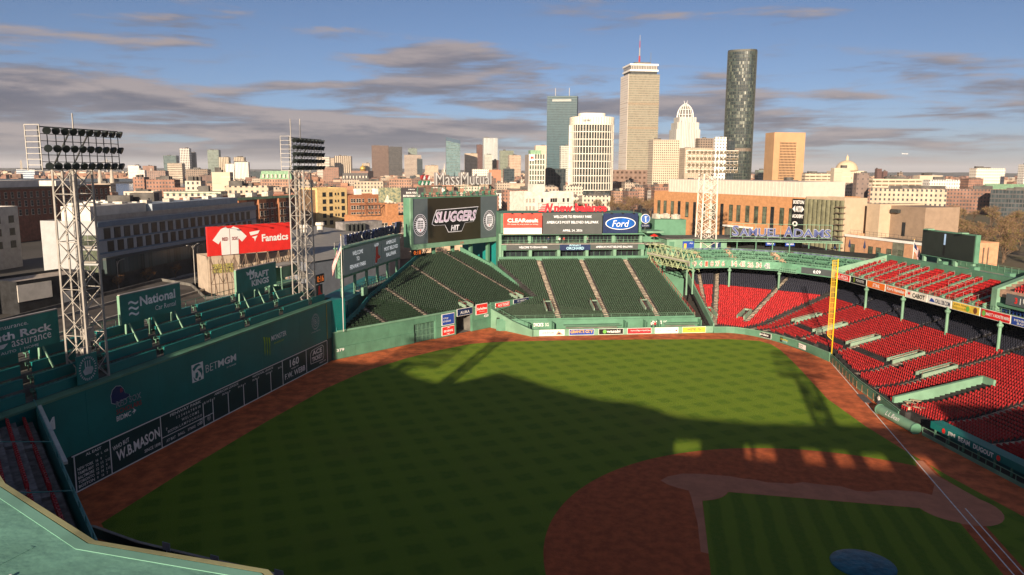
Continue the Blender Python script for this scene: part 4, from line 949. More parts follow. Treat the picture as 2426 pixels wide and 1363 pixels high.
DSEAT = mat('deck_seat_green', (.07, .17, .11), .5, var=.3, vs=3); seats_out(rd, pos, ang, DSEAT, camd, SEATD, 160)
for p in tp:
    o = link('bar_table', TBL, None, p); tag(o, 'small round table between green stools on the tiered roof deck', 'table', 'tables on the tiered roof deck')
for (a, b_, L_) in ((139.5, -23.6, 8.8), (138.6, -32.5, 8.4), (130.5, -41.6, 8.5)):
    s_ = MB()
    for k in range(10): e = k*L_/10; s_.prism([A(a+e, b_-.55), A(a+e+L_/10, b_-.6), A(a+e+L_/10, b_+.6), A(a+e, b_+.55)], 12.2, 12.72+k*.25)
    s_.obj('deck_stairs', mat('tan_stair', (.42, .29, .20), .85), rd)
p0 = offs(9.1); MB().prism([A(*q) for q in p0]+[A(124, -64), A(166, -64), A(166, -18)], 11.7, 14.3).obj('bar_floor', CONC, rd)
r = MB(); rail(r, [A(*q, 14.3) for q in p0], 1.1, .045, 1.6); rail(r, [A(138, -19.6, 13.3), A(138.5, -30, 13.3), A(131, -40, 13.3), A(118.4, -46.7, 13.3)], .5, .03, 2, False); r.obj('handrail', GREEN_L, rd)
b = MB()
for (p, q) in zip(p0[:-1], p0[1:]):
    v = Vector(q)-Vector(p); c = (Vector(p)+Vector(q))/2
    b.box(A(c.x+.4, c.y-.1, 14.95), (v.length*.9, .06, .6), math.atan2(v.y, v.x)+RA)
b.obj('drink_rail_sign', mat('blue_grey_print', (.10, .13, .20), .6, var=.5, vs=1.5), rd)
nf0 = Fr(A(138.0-.12, -19.6, 0), Vector(A(138.5, -30, 0))-Vector(A(138, -19.6, 0)), (0, 0, 1)); nf1 = Fr(A(138.5-.12, -30, 0), Vector(A(131, -40, 0))-Vector(A(138.5, -30, 0)), (0, 0, 1))
NUM = mat('number_red', (.55, .10, .06), .6); 
for i, s in enumerate(('9', '4', '1', '8', '27', '6')):
    x = 1.15+i*1.5; nf0.text(s, x, 12.35, .8 if len(s) == 1 else 1.25, 1.4, WHITE_P, rd, d=.1, bold=.05); nf0.text(s, x, 12.35, .7 if len(s) == 1 else 1.15, 1.25, NUM, rd, d=.13)
for i, s in enumerate(('14', '45', '26', '34', '42')):
    x = 1.2+i*2.0; nf1.text(s, x, 12.35, 1.4, 1.4, WHITE_P, rd, d=.1, bold=.05); nf1.text(s, x, 12.35, 1.28, 1.25, NUM if s != '42' else NAVY, rd, d=.13)
nf2 = Fr(A(131-.1, -40.1, 0), Vector(A(118.2, -46.8, 0))-Vector(A(131, -40, 0)), (0, 0, 1))
cl = thing('clock_display', 'dark ribbon display showing the time beside the retired numbers', 'display', nf2.p(9.5, 11.3)); nf2.slab('panel', 5.6, 11.45, 13.4, 12.9, .02, .14, DISP_G, cl); nf2.text('6:09', 9.8, 12.15, 1.9, .8, mat('lit_white', (.8, .8, .8), .5, emit=(.9, .9, .9), es=0.33), cl, d=.2)
cg = MB()
for x in (.6, 5.0):
    cg.bar(nf2.p(x, 11.3, .1), nf2.p(x, 11.3, 1.3), .06); cg.bar(nf2.p(x, 12.6, .1), nf2.p(x, 12.3, 1.3), .06)
for z in (11.3, 11.8, 12.3): cg.bar(nf2.p(.6, z, 1.3), nf2.p(5.0, z, 1.3), .06)
for k in range(8): cg.bar(nf2.p(.6+k*.63, 11.3, 1.3), nf2.p(.6+k*.63, 12.3, 1.3), .04)
cg.obj('camera_cage', GREEN_L, label='green railed camera cage hung below the roof deck beside the clock', cat='platform', base=nf2.p(2.8, 11.3, .7))
# canopy bar with big letters
cb = thing('canopy_bar', 'open bar under a dark flat canopy carried on green posts', 'pavilion', A(155, -50, 14.3))
cpts = [A(147.5, -24), A(147.2, -40), A(142.5, -54), A(139.6, -60.8), A(153, -66), A(163, -62), A(163, -24)]
MB().prism(cpts, 17.15, 17.45).obj('canopy', ROOFT, cb); MB().wall(cpts[:4], 16.95, 17.55, .25).obj('canopy_edge', GREEN_L, cb)
for (a, b_) in ((148, -30), (148.2, -36), (147.6, -41), (146.3, -45), (144.8, -49), (143.2, -53.5), (141.7, -57.5), (140.4, -60.4)): x, y = A(a, b_); MB().bar((x, y, 14.3), (x, y, 17.1), .17, n=8).obj('post', GREEN, cb)
MB().wall([A(159, -25), A(159, -60)], 14.3, 17.15, .3).obj('rear_wall', mat('bar_back', (.06, .075, .065), .7, var=.5, vs=.6), cb)
b = MB()
for k in range(10): b.box(A(155.5+.8*(k % 2), -30-k*3, 14.85), (1.0, 2.2, 1.1), RA)
b.obj('bar_counter', mat('bar_wood', (.16, .11, .08), .6, var=.4, vs=.8), cb)
gb = thing('service_block', 'flat roofed green service block at the foot of the pale light tower', 'building', A(152, -20, 0))
MB().prism([A(149, -17), A(149, -33.5), A(158, -33.5), A(158, -17)], 11.7, 17.6).obj('wall', GREEN_L, gb); MB().prism([A(148.6, -16.6), A(148.6, -34), A(158.4, -34), A(158.4, -16.6)], 17.6, 17.85).obj('roof', ROOFT, gb)
g2 = Fr(A(148.95, -17, 0), (-VA.x, -VA.y, 0), (0, 0, 1)); g2.rect('door', .6, 14.4, 2.0, 16.9, GREEN, gb)
s_ = wallsign(g2, 'blue beer poster with a glass on the green service block', 4.3, 14.5, 7.4, 17.0, BLUE, [('ALL', .75, .8, .3, .14, WHITE_P)]); g2.rect('emblem', 4.6, 14.8, 5.3, 16.4, GOLD, s_, .16)
s_ = wallsign(g2, 'blue poster with a white shirt figure behind the light tower', 12.2, 14.5, 14.8, 17.3, NAVY, [('SOX', .5, .72, .4, .14, WHITE_P)])
g2.poly('emblem', [(12.7, 16.6), (13.1, 17.1), (13.9, 17.1), (14.3, 16.6), (14.0, 16.4), (13.85, 16.7), (13.85, 15.2), (14.1, 14.8), (13.7, 14.8), (13.5, 15.6), (13.3, 14.8), (12.9, 14.8), (13.15, 15.2), (13.15, 16.7), (13.0, 16.4)], PBO, s_, .16)
sa = thing('rooftop_letters', 'big blue serif letters with white edges on a frame over the canopy', 'sign', A(149.5, -48, 17.45))
e0 = Vector(A(151.3, -35.8, 0)); e1 = Vector(A(143.2, -59.3, 0)); sf = Fr(e0, e1-e0, (0, 0, 1)); LW = (e1-e0).length
LB = mat('blue_letter_face', (.04, .06, .20), .5, var=.1)
for s, x0, x1 in (('S', 0, 1.7), ('AMUEL', 1.9, 12.0), ('A', 13.2, 15.6), ('DAMS', 15.7, LW)):
    hh = 2.7 if len(s) == 1 else 2.05; zc = 19.6 if len(s) == 1 else 19.3
    sf.text(s, (x0+x1)/2, zc, x1-x0+.1, hh+.25, PBO, sa, d=.0, ext=.3, bold=.035); sf.text(s, (x0+x1)/2, zc, x1-x0+.02, hh+.1, LB, sa, d=.33, bold=.02)
fr_ = MB()
for z in (18.0, 21.5): fr_.bar(sf.p(-.4, z, -.25), sf.p(LW+.4, z, -.25), .07)
for k in range(9): fr_.bar(sf.p(-.4+k*(LW+.8)/8, 17.4, -.25), sf.p(-.4+k*(LW+.8)/8, 21.5, -.25), .07)
fr_.obj('letter_frame', GREEN_L, sa)
for (b_, lab, s) in ((-43.5, 'blue bar sign under the canopy reading with pale letters', 'TRULY'), (-48, 'blue ice sign hung from the canopy edge', 'ON DECK')):
    f_ = Fr(A(147.2 if b_ > -45 else 145.3, b_, 0), (-VA.x, -VA.y, 0), (0, 0, 1)); wallsign(f_, lab, 0, 15.9, 2.6, 16.9, BLUE, [(s, .5, .5, .8, .4, WHITE_P, dict(bold=.02))], name='hanging_sign')
RC = mat('red_cooler', (.5, .02, .02), .5); x, y, z = A(147.5, -50.2, 14.3); MB().box((x, y, z+.45), (1.3, .8, .9), RA).box((x, y, z+.95), (1.4, .9, .12), RA).obj('cooler', RC, label='red drinks cooler under the canopy bar', cat='cooler', base=(x, y, z))
um = thing('parasol', 'small red parasol on the green terrace beside the bleachers', 'parasol', A(152.5, -14.6, 16.2)); x, y, z = A(152.5, -14.6, 16.2)
MB().lathe((x, y, z+1.9), [(1.2, 0), (.6, .35), (.05, .6)], 8).obj('canopy', RED, um); MB().bar((x, y, z), (x, y, z+2.4), .04).obj('pole', STEEL, um)
UMB = MB().lathe((0, 0, 0), [(.04, 0), (.04, .8), (.28, 1.0), (.30, 1.4), (.04, 3.0), (.01, 3.2)], 8).mesh(NAVY, name='closed_parasol')
for k in range(3):
    o = link('closed_parasol', UMB, None, A(144.5-k*3.2, -66-k*2.2+4.5, 15.0 if k else 14.3)); tag(o, 'tightly closed navy parasol before the brick building', 'parasol', 'closed navy parasols')

# green steel bridge between decks
br = thing('truss_bridge', 'pale green steel lattice bridge linking the two roof decks', 'bridge', A(146, -16, 12))
q0, q1 = Vector(A(151, -12.4, 0)), Vector(A(137.6, -20.4, 0)); dv = q1-q0; LBG = dv.length; dv.normalize(); bfr = Fr(q0, dv, (0, 0, 1)); b = MB()
for off in (0, -2.2):
    for zt, zb in ((16.3, 14.0), (13.4, 11.4)):
        b.bar(bfr.p(0, zt, off), bfr.p(LBG, zt-1.2, off), .13); b.bar(bfr.p(0, zb, off), bfr.p(LBG, zb-1.2 if zb > 13 else zb-.6, off), .13); n = 9
        for k in range(n):
            x0, x1 = LBG*k/n, LBG*(k+1)/n; s0_, s1_ = -1.2*k/n, -1.2*(k+1)/n; xm = (x0+x1)/2
            b.bar(bfr.p(x0, zb+s0_, off), bfr.p(xm, zt+(s0_+s1_)/2, off), .08); b.bar(bfr.p(xm, zt+(s0_+s1_)/2, off), bfr.p(x1, zb+s1_, off), .08)
b.obj('truss', mat('olive_steel', (.30, .36, .20), .6), br); b = MB()
b.hexa([bfr.p(0, 13.6, -2.4), bfr.p(LBG, 12.4, -2.4), bfr.p(LBG, 12.4, .2), bfr.p(0, 13.6, .2), bfr.p(0, 13.95, -2.4), bfr.p(LBG, 12.75, -2.4), bfr.p(LBG, 12.75, .2), bfr.p(0, 13.95, .2)]); b.obj('walkway', CONC, br)
for x in (.3, LBG-3.0): MB().bar(bfr.p(x, 4, -1.1), bfr.p(x, 13.4, -1.1), .24, n=8).obj('column', GREEN_L, br)
# ------------------------------------------------------------------ deck building behind the right bleachers
LIT = mat('lit_white', (.8, .8, .8), .5, emit=(.9, .9, .9), es=0.33)
GRAYB = mat('led_board_grey', (.070, .075, .072), .4, var=.08, emit=(.06, .064, .062), es=0.25)
db = thing('club_building', 'green two storey club with window bays behind the bleachers', 'building', A(158, 8, 0))
ef = Fr(A(152.95, 25.9, 0), (-VA.x, -VA.y, 0), (0, 0, 1)); EX = lambda px: (px-1192)*.1129
MB().prism([A(155.8, 26.3), A(170, 26.3), A(170, -12), A(155.8, -12)], 0, 24).obj('core', GREEN, db)
MB().prism([A(152.6, 26.4), A(155.8, 26.4), A(155.8, -12.5), A(152.6, -12.5)], 16.0, 16.2).obj('balcony_floor', CONC, db)
MB().prism([A(153.0, 26.3), A(155.8, 26.3), A(155.8, -12), A(153.0, -12)], 18.55, 18.85).obj('soffit', GREEN, db)
MB().prism([A(152.9, 26.3), A(155.8, 26.3), A(155.8, -12), A(152.9, -12)], 12.3, 12.55).obj('lower_floor', CONC_D, db)
for lv, (z0, z1) in enumerate(((12.55, 14.5), (16.2, 18.55))):
    for k in range(5):
        for j in range(4 if lv == 0 else 6):
            n = 4 if lv == 0 else 6; x0 = .5+k*7.6; w_ = 6.3/n; g = ef
            g.slab('window_pane', x0+j*w_+.06, z0+.1, x0+(j+1)*w_-.06, z1-.1, -2.75, -2.68, GLASS, db)
    for k in range(6): ef.slab('pier', -.45+k*7.6-.35, z0, -.45+k*7.6+.45, z1, -2.7, -1.9 if lv else -.1, GREEN_L, db)
ef.slab('ribbon_cornice', -.6, 14.5, 38.2, 16.0, -.4, -.02, GREEN, db)
r = MB(); rail(r, [ef.p(-.4, 16.2, .15), ef.p(38, 16.2, .15)], 1.0, .035, 1.5); r.obj('balcony_rail', GREEN_L, db)
ef.slab('end_wall', -1.2, 12.3, -.5, 18.9, -2.8, .2, GREEN_L, db)
for k in range(9):
    b = MB(); c = ef.p(2+k*4.2, 16.2, -1.2); b.box((c.x, c.y, c.z+.75), (.9, .9, .06), RA); b.bar(c, c+Vector((0, 0, .75)), .05)
    b.obj('bar_table', mat('brown_table', (.12, .09, .07), .6), label='small brown table on the club balcony behind the bleachers', cat='table', group='club balcony tables', base=c)
rbn = thing('ribbon_board', 'thin grey ribbon board with white welcome lettering along the club balcony', 'display', ef.p(19, 14.5))
ef.slab('panel', EX(1199), 14.6, EX(1324), 15.95, 0, .12, GRAYB, rbn); ef.text('WELCOME TO FENWAY PARK', EX(1262), 15.3, 7.6, .52, LIT, rbn, d=.16)
ef.slab('panel', EX(1399), 14.6, EX(1513), 15.95, 0, .12, GRAYB, rbn); ef.text("AMERICA'S MOST BELOVED BALLPARK", EX(1456), 15.3, 10.0, .52, LIT, rbn, d=.16)
ao = wallsign(ef, 'dark blue cider sign with pale blue letters on the club balcony', EX(1325), 14.45, EX(1398), 16.1, NAVY, [('ANGRY', .5, .84, .4, .40, SK, dict(bold=.03)), ('ORCHARD', .5, .32, .58, .46, SK, dict(bold=.03))], th=.16)
c1 = wallsign(ef, 'red and white billboard beside the grey message board', EX(1192), 18.8, EX(1282), 24.2, mat('coral_print', (.72, .07, .05), .5), [('CLEAResult', .5, .66, .8, .19, WHITE_P, dict(bold=.03)), ('We change the way people use energy', .5, .47, .8, .07, WHITE_P)], th=.2, name='billboard', cat='billboard')
ef.rect('lower_panel', EX(1192)+.05, 18.85, EX(1282)-.05, 20.4, WHITE, c1, .22); ef.text('clearesult.com/redsox', EX(1237), 19.7, 6.6, .5, mat('faded_coral', (.70, .42, .36), .6), c1, d=.26)
c2 = wallsign(ef, 'wide grey message board showing a welcome and the date', EX(1284), 18.7, EX(1425), 24.25, GRAYB, [('WELCOME TO FENWAY PARK', .5, .83, .64, .125, LIT), ("AMERICA'S MOST BELOVED BALLPARK", .5, .57, .87, .125, LIT), ('APRIL 24, 2026', .5, .17, .33, .115, LIT)], th=.2, name='message_board', cat='video board')
c3 = wallsign(ef, 'navy billboard with a glossy blue oval car badge', EX(1427), 18.9, EX(1511), 24.2, NAVY, [], th=.2, name='billboard', cat='billboard')
cx_ = (EX(1427)+EX(1511))/2
ef.poly('badge', ef.ell(cx_, 21.5, 4.1, 1.65, 40), WHITE_P, c3, .23); ef.poly('badge', ef.ell(cx_, 21.5, 3.9, 1.48, 40), mat('oval_blue', (.01, .10, .42), .35), c3, .26); ef.text('Ford', cx_, 21.45, 4.6, 1.75, WHITE_P, c3, d=.3, shear=.25)
for x in (2.0, 4.6, 7.2, 28.5, 31.5, 34.5):
    b = MB(); b.bar(ef.p(x, 24.2, .2), ef.p(x, 24.5, 1.1), .05); b.bar(ef.p(x-.25, 24.35, 1.15), ef.p(x+.25, 24.35, 1.15), .16); b.obj('sign_lamp', STEEL_D, c1 if x < 9 else c3)
nb = thing('neon_letters', 'red outlined running shoe brand letters on a rooftop frame', 'sign', A(160, 10, 24)); nf = Fr(A(160, 15.8, 0), (-VA.x, -VA.y, 0), (0, 0, 1)); NR = mat('neon_red', (.70, .02, .03), .5, emit=(.8, .02, .03), es=0.14)
nf.text('new balance', 11.8, 25.35, 14.6, 2.1, NR, nb, ext=.4, bold=.05)
nf.text('N', 3.0, 25.3, 2.4, 2.3, NR, nb, ext=.4, shear=.35, bold=.05)
for k in range(5): nf.slab('speed_stripe', .2+.25*k, 24.25+k*.45, 2.2+.1*k, 24.45+k*.45, 0, .35, NR, nb)
b = MB()
for k in range(8): b.bar(nf.p(.4+k*2.7, 24, -.4), nf.p(.4+k*2.7, 26.6, -.4), .07)
for z in (24.2, 25.4, 26.5): b.bar(nf.p(.2, z, -.4), nf.p(19.5, z, -.4), .05)
b.obj('letter_frame', STEEL_D, nb)
gd = thing('round_sign', 'round blue sign with a white swinging figure on a post', 'sign', A(153.5, -12.2, 19)); gf = Fr(A(153.3, -12.3, 0), (-VA.x, -VA.y, 0), (0, 0, 1))
MB().poly([gf.p(x, z, .1) for x, z in gf.ell(0, 22.7, 1.25, 1.25, 28)]).poly([gf.p(x, z, -.1) for x, z in gf.ell(0, 22.7, 1.25, 1.25, 28)][::-1]).obj('rim', WHITE, gd)
gf.poly('disc', gf.ell(0, 22.7, 1.15, 1.15, 28), mat('disc_blue', (.05, .13, .42), .5), gd, .14)
gf.poly('emblem', [(-.15, 21.9), (-.05, 22.6), (-.2, 23.0), (.15, 23.25), (.7, 23.5), (.15, 23.1), (.1, 22.6), (.2, 21.9), (.05, 21.9), (.02, 22.4), (-.02, 21.9)], WHITE_P, gd, .18); gf.poly('emblem', gf.ell(-.12, 23.2, .16, .16, 12), WHITE_P, gd, .18)
gf.slab('caption', -1.2, 20.5, 1.2, 21.2, -.1, .05, NAVY, gd); gf.text('SLUGGERS', 0, 20.85, 1.9, .35, PBO, gd, d=.1); MB().bar(gf.p(0, 18.9, -.15), gf.p(0, 22, -.15), .1).obj('post', STEEL_D, gd)
ge = thing('green_annex', 'plain green stair tower and terrace right of the club billboards', 'building', A(158, -16, 0))
MB().prism([A(156, -12.1), A(166, -12.1), A(166, -17), A(156, -17)], 0, 19.2).obj('wall', GREEN, ge); MB().prism([A(160, -17), A(172, -17), A(172, -26), A(160, -26)], 0, 22).obj('wall', GREEN, ge)
MB().prism([A(151, -11.9), A(156, -11.9), A(156, -17.2), A(151, -17.2)], 15.9, 16.2).obj('terrace', CONC, ge); MB().prism([A(151.4, -12.2), A(157, -12.2), A(157, -16.8), A(151.4, -16.8)], 19.0, 19.5).obj('terrace_roof', GREEN_L, ge)
MB().prism([A(152.7, -12), A(156, -12), A(156, -17), A(152.7, -17)], 2, 12.2).obj('lower_block', GREEN, ge)
r = MB(); rail(r, [A(151.1, -11.9, 16.2), A(151.1, -17.2, 16.2)], 1.0, .04, 1.3); r.obj('handrail', GREEN_L, ge)
for k, (a, b_, z) in enumerate(((165.5, -16.4, 19.2), (165, -19, 22), (166, -22, 22), (163, -24, 22))): MB().box(A(a, b_, z+.6), (2, 1.6, 1.2), RA+.2*k).box(A(a, b_, z+1.25), (1.2, 1.0, .3), RA).obj('roof_unit', mat('pale_unit', (.5, .46, .4), .7, var=.3), ge)

# ------------------------------------------------------------------ the big video screen and its letters
ms = thing('video_screen', 'huge framed video screen over the centre bleachers showing a game title', 'video screen', (136.5, 85.5, 8))
s0 = Vector((122.7, 93.0, 0)); s1 = Vector((150.8, 77.5, 0)); SL = (s1-s0).length; vf = Fr(s0, s1-s0, (0, 0, 1)); Z0, Z1 = 16.4, 28.2
vf.slab('cabinet', -.4, Z0-.3, SL+.3, Z1+.25, -2.2, 0, GREEN, ms)
vf.slab('bottom_frame', -.4, Z0-.75, SL+.3, Z0+.45, .0, .5, GREEN_L, ms); vf.slab('side_frame', -.4, Z0+.45, .35, Z1+.25, 0, .5, GREEN_L, ms)
SCG = mat('screen_grey_panel', (.065, .08, .082), .45, var=.06, emit=(.065, .078, .082), es=0.30); SCB = mat('screen_dark_image', (.022, .017, .010), .4, var=.25, vs=.1, emit=(.030, .024, .014), es=0.33)
xa, xb = SL*.175, SL*.79
vf.slab('screen_panel', .4, Z0+.5, xa, Z1, 0, .2, SCG, ms); vf.slab('screen_panel', xa, Z0+.5, xb, Z1, 0, .2, SCB, ms); vf.slab('screen_panel', xb, Z0+.5, SL, Z1, 0, .2, SCG, ms)
LILAC = mat('screen_lilac', (.3, .22, .28), .5, emit=(.42, .30, .36), es=0.44); PALE = mat('screen_outline', (.5, .48, .5), .5, emit=(.45, .42, .44), es=0.39)
xm = (xa+xb)/2
bd = [(xa+1.3, 21.6), (xa+2.2, 21.2), (xm-3.9, 21.2), (xm-2.6, 19.2), (xm+2.4, 19.2), (xm+3.7, 21.4), (xb-2.8, 21.6), (xb-1.5, 24.6), (xb-.9, 25.6), (xb-4.2, 25.5), (xa+3.0, 25.2), (xa+2.0, 23.4)]
vf.poly('screen_emblem', bd, PALE, ms, .24); vf.poly('screen_emblem', [(xm+(x-xm)*.975, 22.4+(z-22.4)*.95) for x, z in bd], BLACK, ms, .27)
vf.text('SLUGGERS', xm+.3, 23.3, (xb-xa)*.80, 2.9, PALE, ms, d=.29, shear=.3, bold=.045); vf.text('SLUGGERS', xm+.35, 23.35, (xb-xa)*.78, 2.55, LILAC, ms, d=.31, shear=.3, bold=.02); vf.text('HIT', xm-.1, 20.3, 3.2, 1.45, PALE, ms, d=.30, shear=.2, bold=.03)
for cx_ in (xa*.53, (xb+SL)/2+.1):
    vf.poly('screen_emblem', vf.ell(cx_, 21.6, 2.35, 2.75, 36), PALE, ms, .24); vf.poly('screen_emblem', vf.ell(cx_, 21.6, 2.2, 2.6, 36), BLACK, ms, .26); vf.poly('screen_emblem', vf.ell(cx_, 21.6, 1.55, 1.9, 30), PALE, ms, .28)
    b = MB()
    for i in range(4):
        for j in range(4): x, z = cx_-.75+i*.5, 20.9+j*.55; b.quad(*[vf.p(x+u_, z+v_, .31) for u_, v_ in ((-.17, -.18), (.17, -.18), (.17, .18), (-.17, .18))])
    b.obj('screen_emblem', BLACK, ms); vf.poly('screen_emblem', [(cx_-.15, 20.1), (cx_+.2, 20.1), (cx_+.1, 20.6), (cx_-.05, 20.6)], RED, ms, .31)
    ring = MB()
    for i in range(26):
        q = 2*math.pi*i/26; c, s = math.cos(q), math.sin(q); X, Z = cx_+1.88*c, 21.6+2.25*s
        ring.quad(*[vf.p(X+u_*c-v_*s, Z+u_*s+v_*c, .29) for u_, v_ in ((-.16, -.09), (.16, -.09), (.16, .09), (-.16, .09))])
    ring.obj('screen_emblem', PALE, ms)
for x in (2, 9, 16, 23, 30): vf.slab('support_column', x-.4, 8, x+.4, Z0-.3, -1.8, -1.0, GREEN, ms)
vf.text('5:0', SL*.55, Z0-.15, 1.2, .5, RED, ms, d=.55)
ck = thing('digital_clock', 'small orange digit clock hanging under the big screen corner', 'clock', vf.p(.8, Z0-2.2, .3)); vf.slab('case', .0, Z0-2.3, 3.0, Z0-.85, .1, .6, BLACK, ck); vf.text('0:18', 1.5, Z0-1.55, 2.4, .95, mat('amber_digits', (.5, .1, .02), .5, emit=(.9, .2, .03), es=0.44), ck, d=.66)
vf.slab('bracket', 1.3, Z0-.9, 1.7, Z0-.3, .2, .5, GREEN, ck)
MB().prism([(150.9, 77.4), (152.9, 76.3), (159, 88), (157, 89)], 6, 24).obj('flank_wall', GREEN_D, ms)
mm = thing('rooftop_letters', 'silver block letters with coloured dots standing on the big screen', 'sign', vf.p(SL*.55, Z1+.25, -1)); b = MB(); mfm = Fr(vf.p(0, 0, -1.1), vf.r, (0, 0, 1))
SLV = mat('silver_letters', (.30, .28, .28), .4, metal=.3, var=.1)
mfm.text('MassMutual', SL*.615, 33.0, SL*.66, 3.3, SLV, mm, d=0, ext=.7, bold=.035); mfm.text('MassMutual', SL*.615+.05, 33.0, SL*.66, 3.25, WHITE_P, mm, d=.72, bold=-.012)
for (x, z, m) in ((4.9, 33.4, PR), (6.5, 33.4, PR), (4.2, 32.0, mat('jade_dot', (.05, .2, .13), .5)), (5.6, 32.0, MATS['jade_dot']), (7.0, 32.0, MATS['jade_dot'])):
    c = MB(); c.bar(mfm.p(x, z, .1), mfm.p(x, z, .8), .62, n=16); c.obj('dot', m, mm); mfm.poly('dot_face', [(x+.55*math.cos(t_), z+.55*math.sin(t_)) for t_ in np.linspace(-2.2, 1.2, 12)], WHITE_P, mm, .83)
for z in (28.9, 31.0): b.bar(mfm.p(3.5, z, -.3), mfm.p(SL-.5, z, -.3), .09)
for k in range(12):
    x = 3.8+k*2.5; b.bar(mfm.p(x, Z1, -.3), mfm.p(x, 31.2, -.3), .09); b.bar(mfm.p(x, Z1+.1, -1.2), mfm.p(x, 31.0, -.3), .06)
    b.bar(mfm.p(x+.7, Z1+.3, 1.2), mfm.p(x+.7, Z1+1.1, .4), .12); b.box(mfm.p(x+.7, Z1+1.2, .8), (.6, .6, .5), .3*k)
b.obj('letter_frame', mat('frame_green', (.04, .15, .10), .6), mm)

# ------------------------------------------------------------------ left-centre message board
bo = thing('message_board', 'long grey message board with a red sock emblem left of the bleachers', 'video board', (101, 95, 8)); q0 = Vector((84.4, 94.35, 0)); q1 = Vector((118.9, 94.6, 0)); qf = Fr(q0, q1-q0, (0, 0, 1)); QL = (q1-q0).length
qf.slab('cabinet', -.3, 13.7, QL+.3, 19.65, -1.4, 0, GREEN, bo); qf.slab('top_walk', -.6, 19.65, QL+.3, 19.85, -1.6, .5, GREEN_L, bo)
for x0, x1 in ((.3, QL*.455), (QL*.46, QL*.625), (QL*.63, QL-.2)): qf.slab('screen_panel', x0, 14.2, x1, 19.4, 0, .14, SCG, bo)
for s, z, w_ in (('WELCOME', 18.2, 5.6), ('TO', 16.9, 1.6), ('FENWAY PARK', 15.5, 8.6)): qf.text(s, QL*.22, z, w_, .85, LIT, bo, d=.2)
for s, z, w_ in (("AMERICA'S", 18.6, 6.6), ('MOST BELOVED', 17.2, 9.2), ('BALLPARK', 15.8, 6.6)): qf.text(s, QL*.81, z, w_, .85, LIT, bo, d=.2)
qf.text('6:09', QL*.535, 18.75, 2.4, .7, LIT, bo, d=.2)
for off, m in ((1.12, WHITE_P), (1., RED)):
    sk = [(-.6, 2.0), (.55, 2.0), (.5, .6), (.9, -.2), (1.9, -.5), (1.9, -1.0), (.9, -1.1), (.3, -1.0), (-.2, -1.9), (-1.2, -1.9), (-1.3, -1.2), (-.9, -.4), (-.75, .5)]
    qf.poly('emblem', [(QL*.54+x*off, 16.5+z*off*.92) for x, z in sk], m, bo, .2 if m is WHITE_P else .24)
for k in range(6): qf.slab('support_column', 1+k*6.6, 9, 1.5+k*6.6, 13.7, -1.0, -.5, GREEN, bo)
bl = thing('rooftop_letters', 'navy block letters and striped flag mark on top of the grey message board', 'sign', qf.p(17, 19.85)); qf.text('BANK OF AMERICA', QL*.455, 21.35, QL*.84, 2.0, NAVY, bl, d=0., ext=.45, bold=.05); qf.text('BANK OF AMERICA', QL*.455, 21.35, QL*.84, 2.1, WHITE_P, bl, d=-.25, ext=.2, bold=.07)
for k in range(4): b = MB(); b.hexa([qf.p(QL*.885+k*1.0, 20.1, 0), qf.p(QL*.885+k*1.0+.7, 20.1, 0), qf.p(QL*.885+k*1.0+.7, 20.1, .4), qf.p(QL*.885+k*1.0, 20.1, .4), qf.p(QL*.91+k*1.0, 22.9, 0), qf.p(QL*.91+k*1.0+.7, 22.9, 0), qf.p(QL*.91+k*1.0+.7, 22.9, .4), qf.p(QL*.91+k*1.0, 22.9, .4)]); b.obj('flag_bar', NAVY if k < 3 else PR, bl)
b = MB(); rail(b, [qf.p(-.5, 19.85, -1.4), qf.p(QL, 19.85, -1.4)], 1.0, .05, 2.5); b.obj('letter_frame', STEEL, bl)
wk = thing('catwalk', 'pale green maintenance catwalk with railings under the grey message board', 'catwalk', (98, 91, 8)); wf = Fr((89, 92.3, 0), (1, .0, 0), (0, 0, 1))
wf.slab('deck', 0, 10.4, 18, 10.6, -1.4, 0, CONC, wk); b = MB(); rail(b, [wf.p(0, 10.6, 0), wf.p(18, 10.6, 0)], 1.1, .06, 1.5); rail(b, [wf.p(0, 10.6, -1.4), wf.p(18, 10.6, -1.4)], 1.1, .06, 1.5); b.obj('handrail', GREEN_L, wk); wf.slab('end_box', -.4, 9.6, 1.9, 11.3, -.1, .5, GREEN_L, wk)
tb = thing('end_block', 'dark teal end block with doors between tall wall and bleachers', 'building', (88, 96, 0)); MB().prism([(75.9, 92.6), (88, 93.6), (118, 97), (118, 103), (75.9, 99)], 0, 9.4).obj('wall', mat('teal_wall', (.02, .17, .17), .6), tb)
tbf = Fr((76, 92.55, 0), (12.1, 1, 0), (0, 0, 1)); 
for x in (1.0, 4.2, 7.6): tbf.slab('door', x, 5.4, x+1.8, 8.6, -.2, .06, GREEN_D, tb)
tbf.text('AFSCMED', 5, 9.0, 5, .6, PBO, tb, d=.1)
fl = flag('flag', 'striped flag drooping from the tall white pole beside the message board', (73.9, 89.9, 5.27), 18.0, (-.3, .95, 0), 2.4, 2.0, 22.6, 1.1)

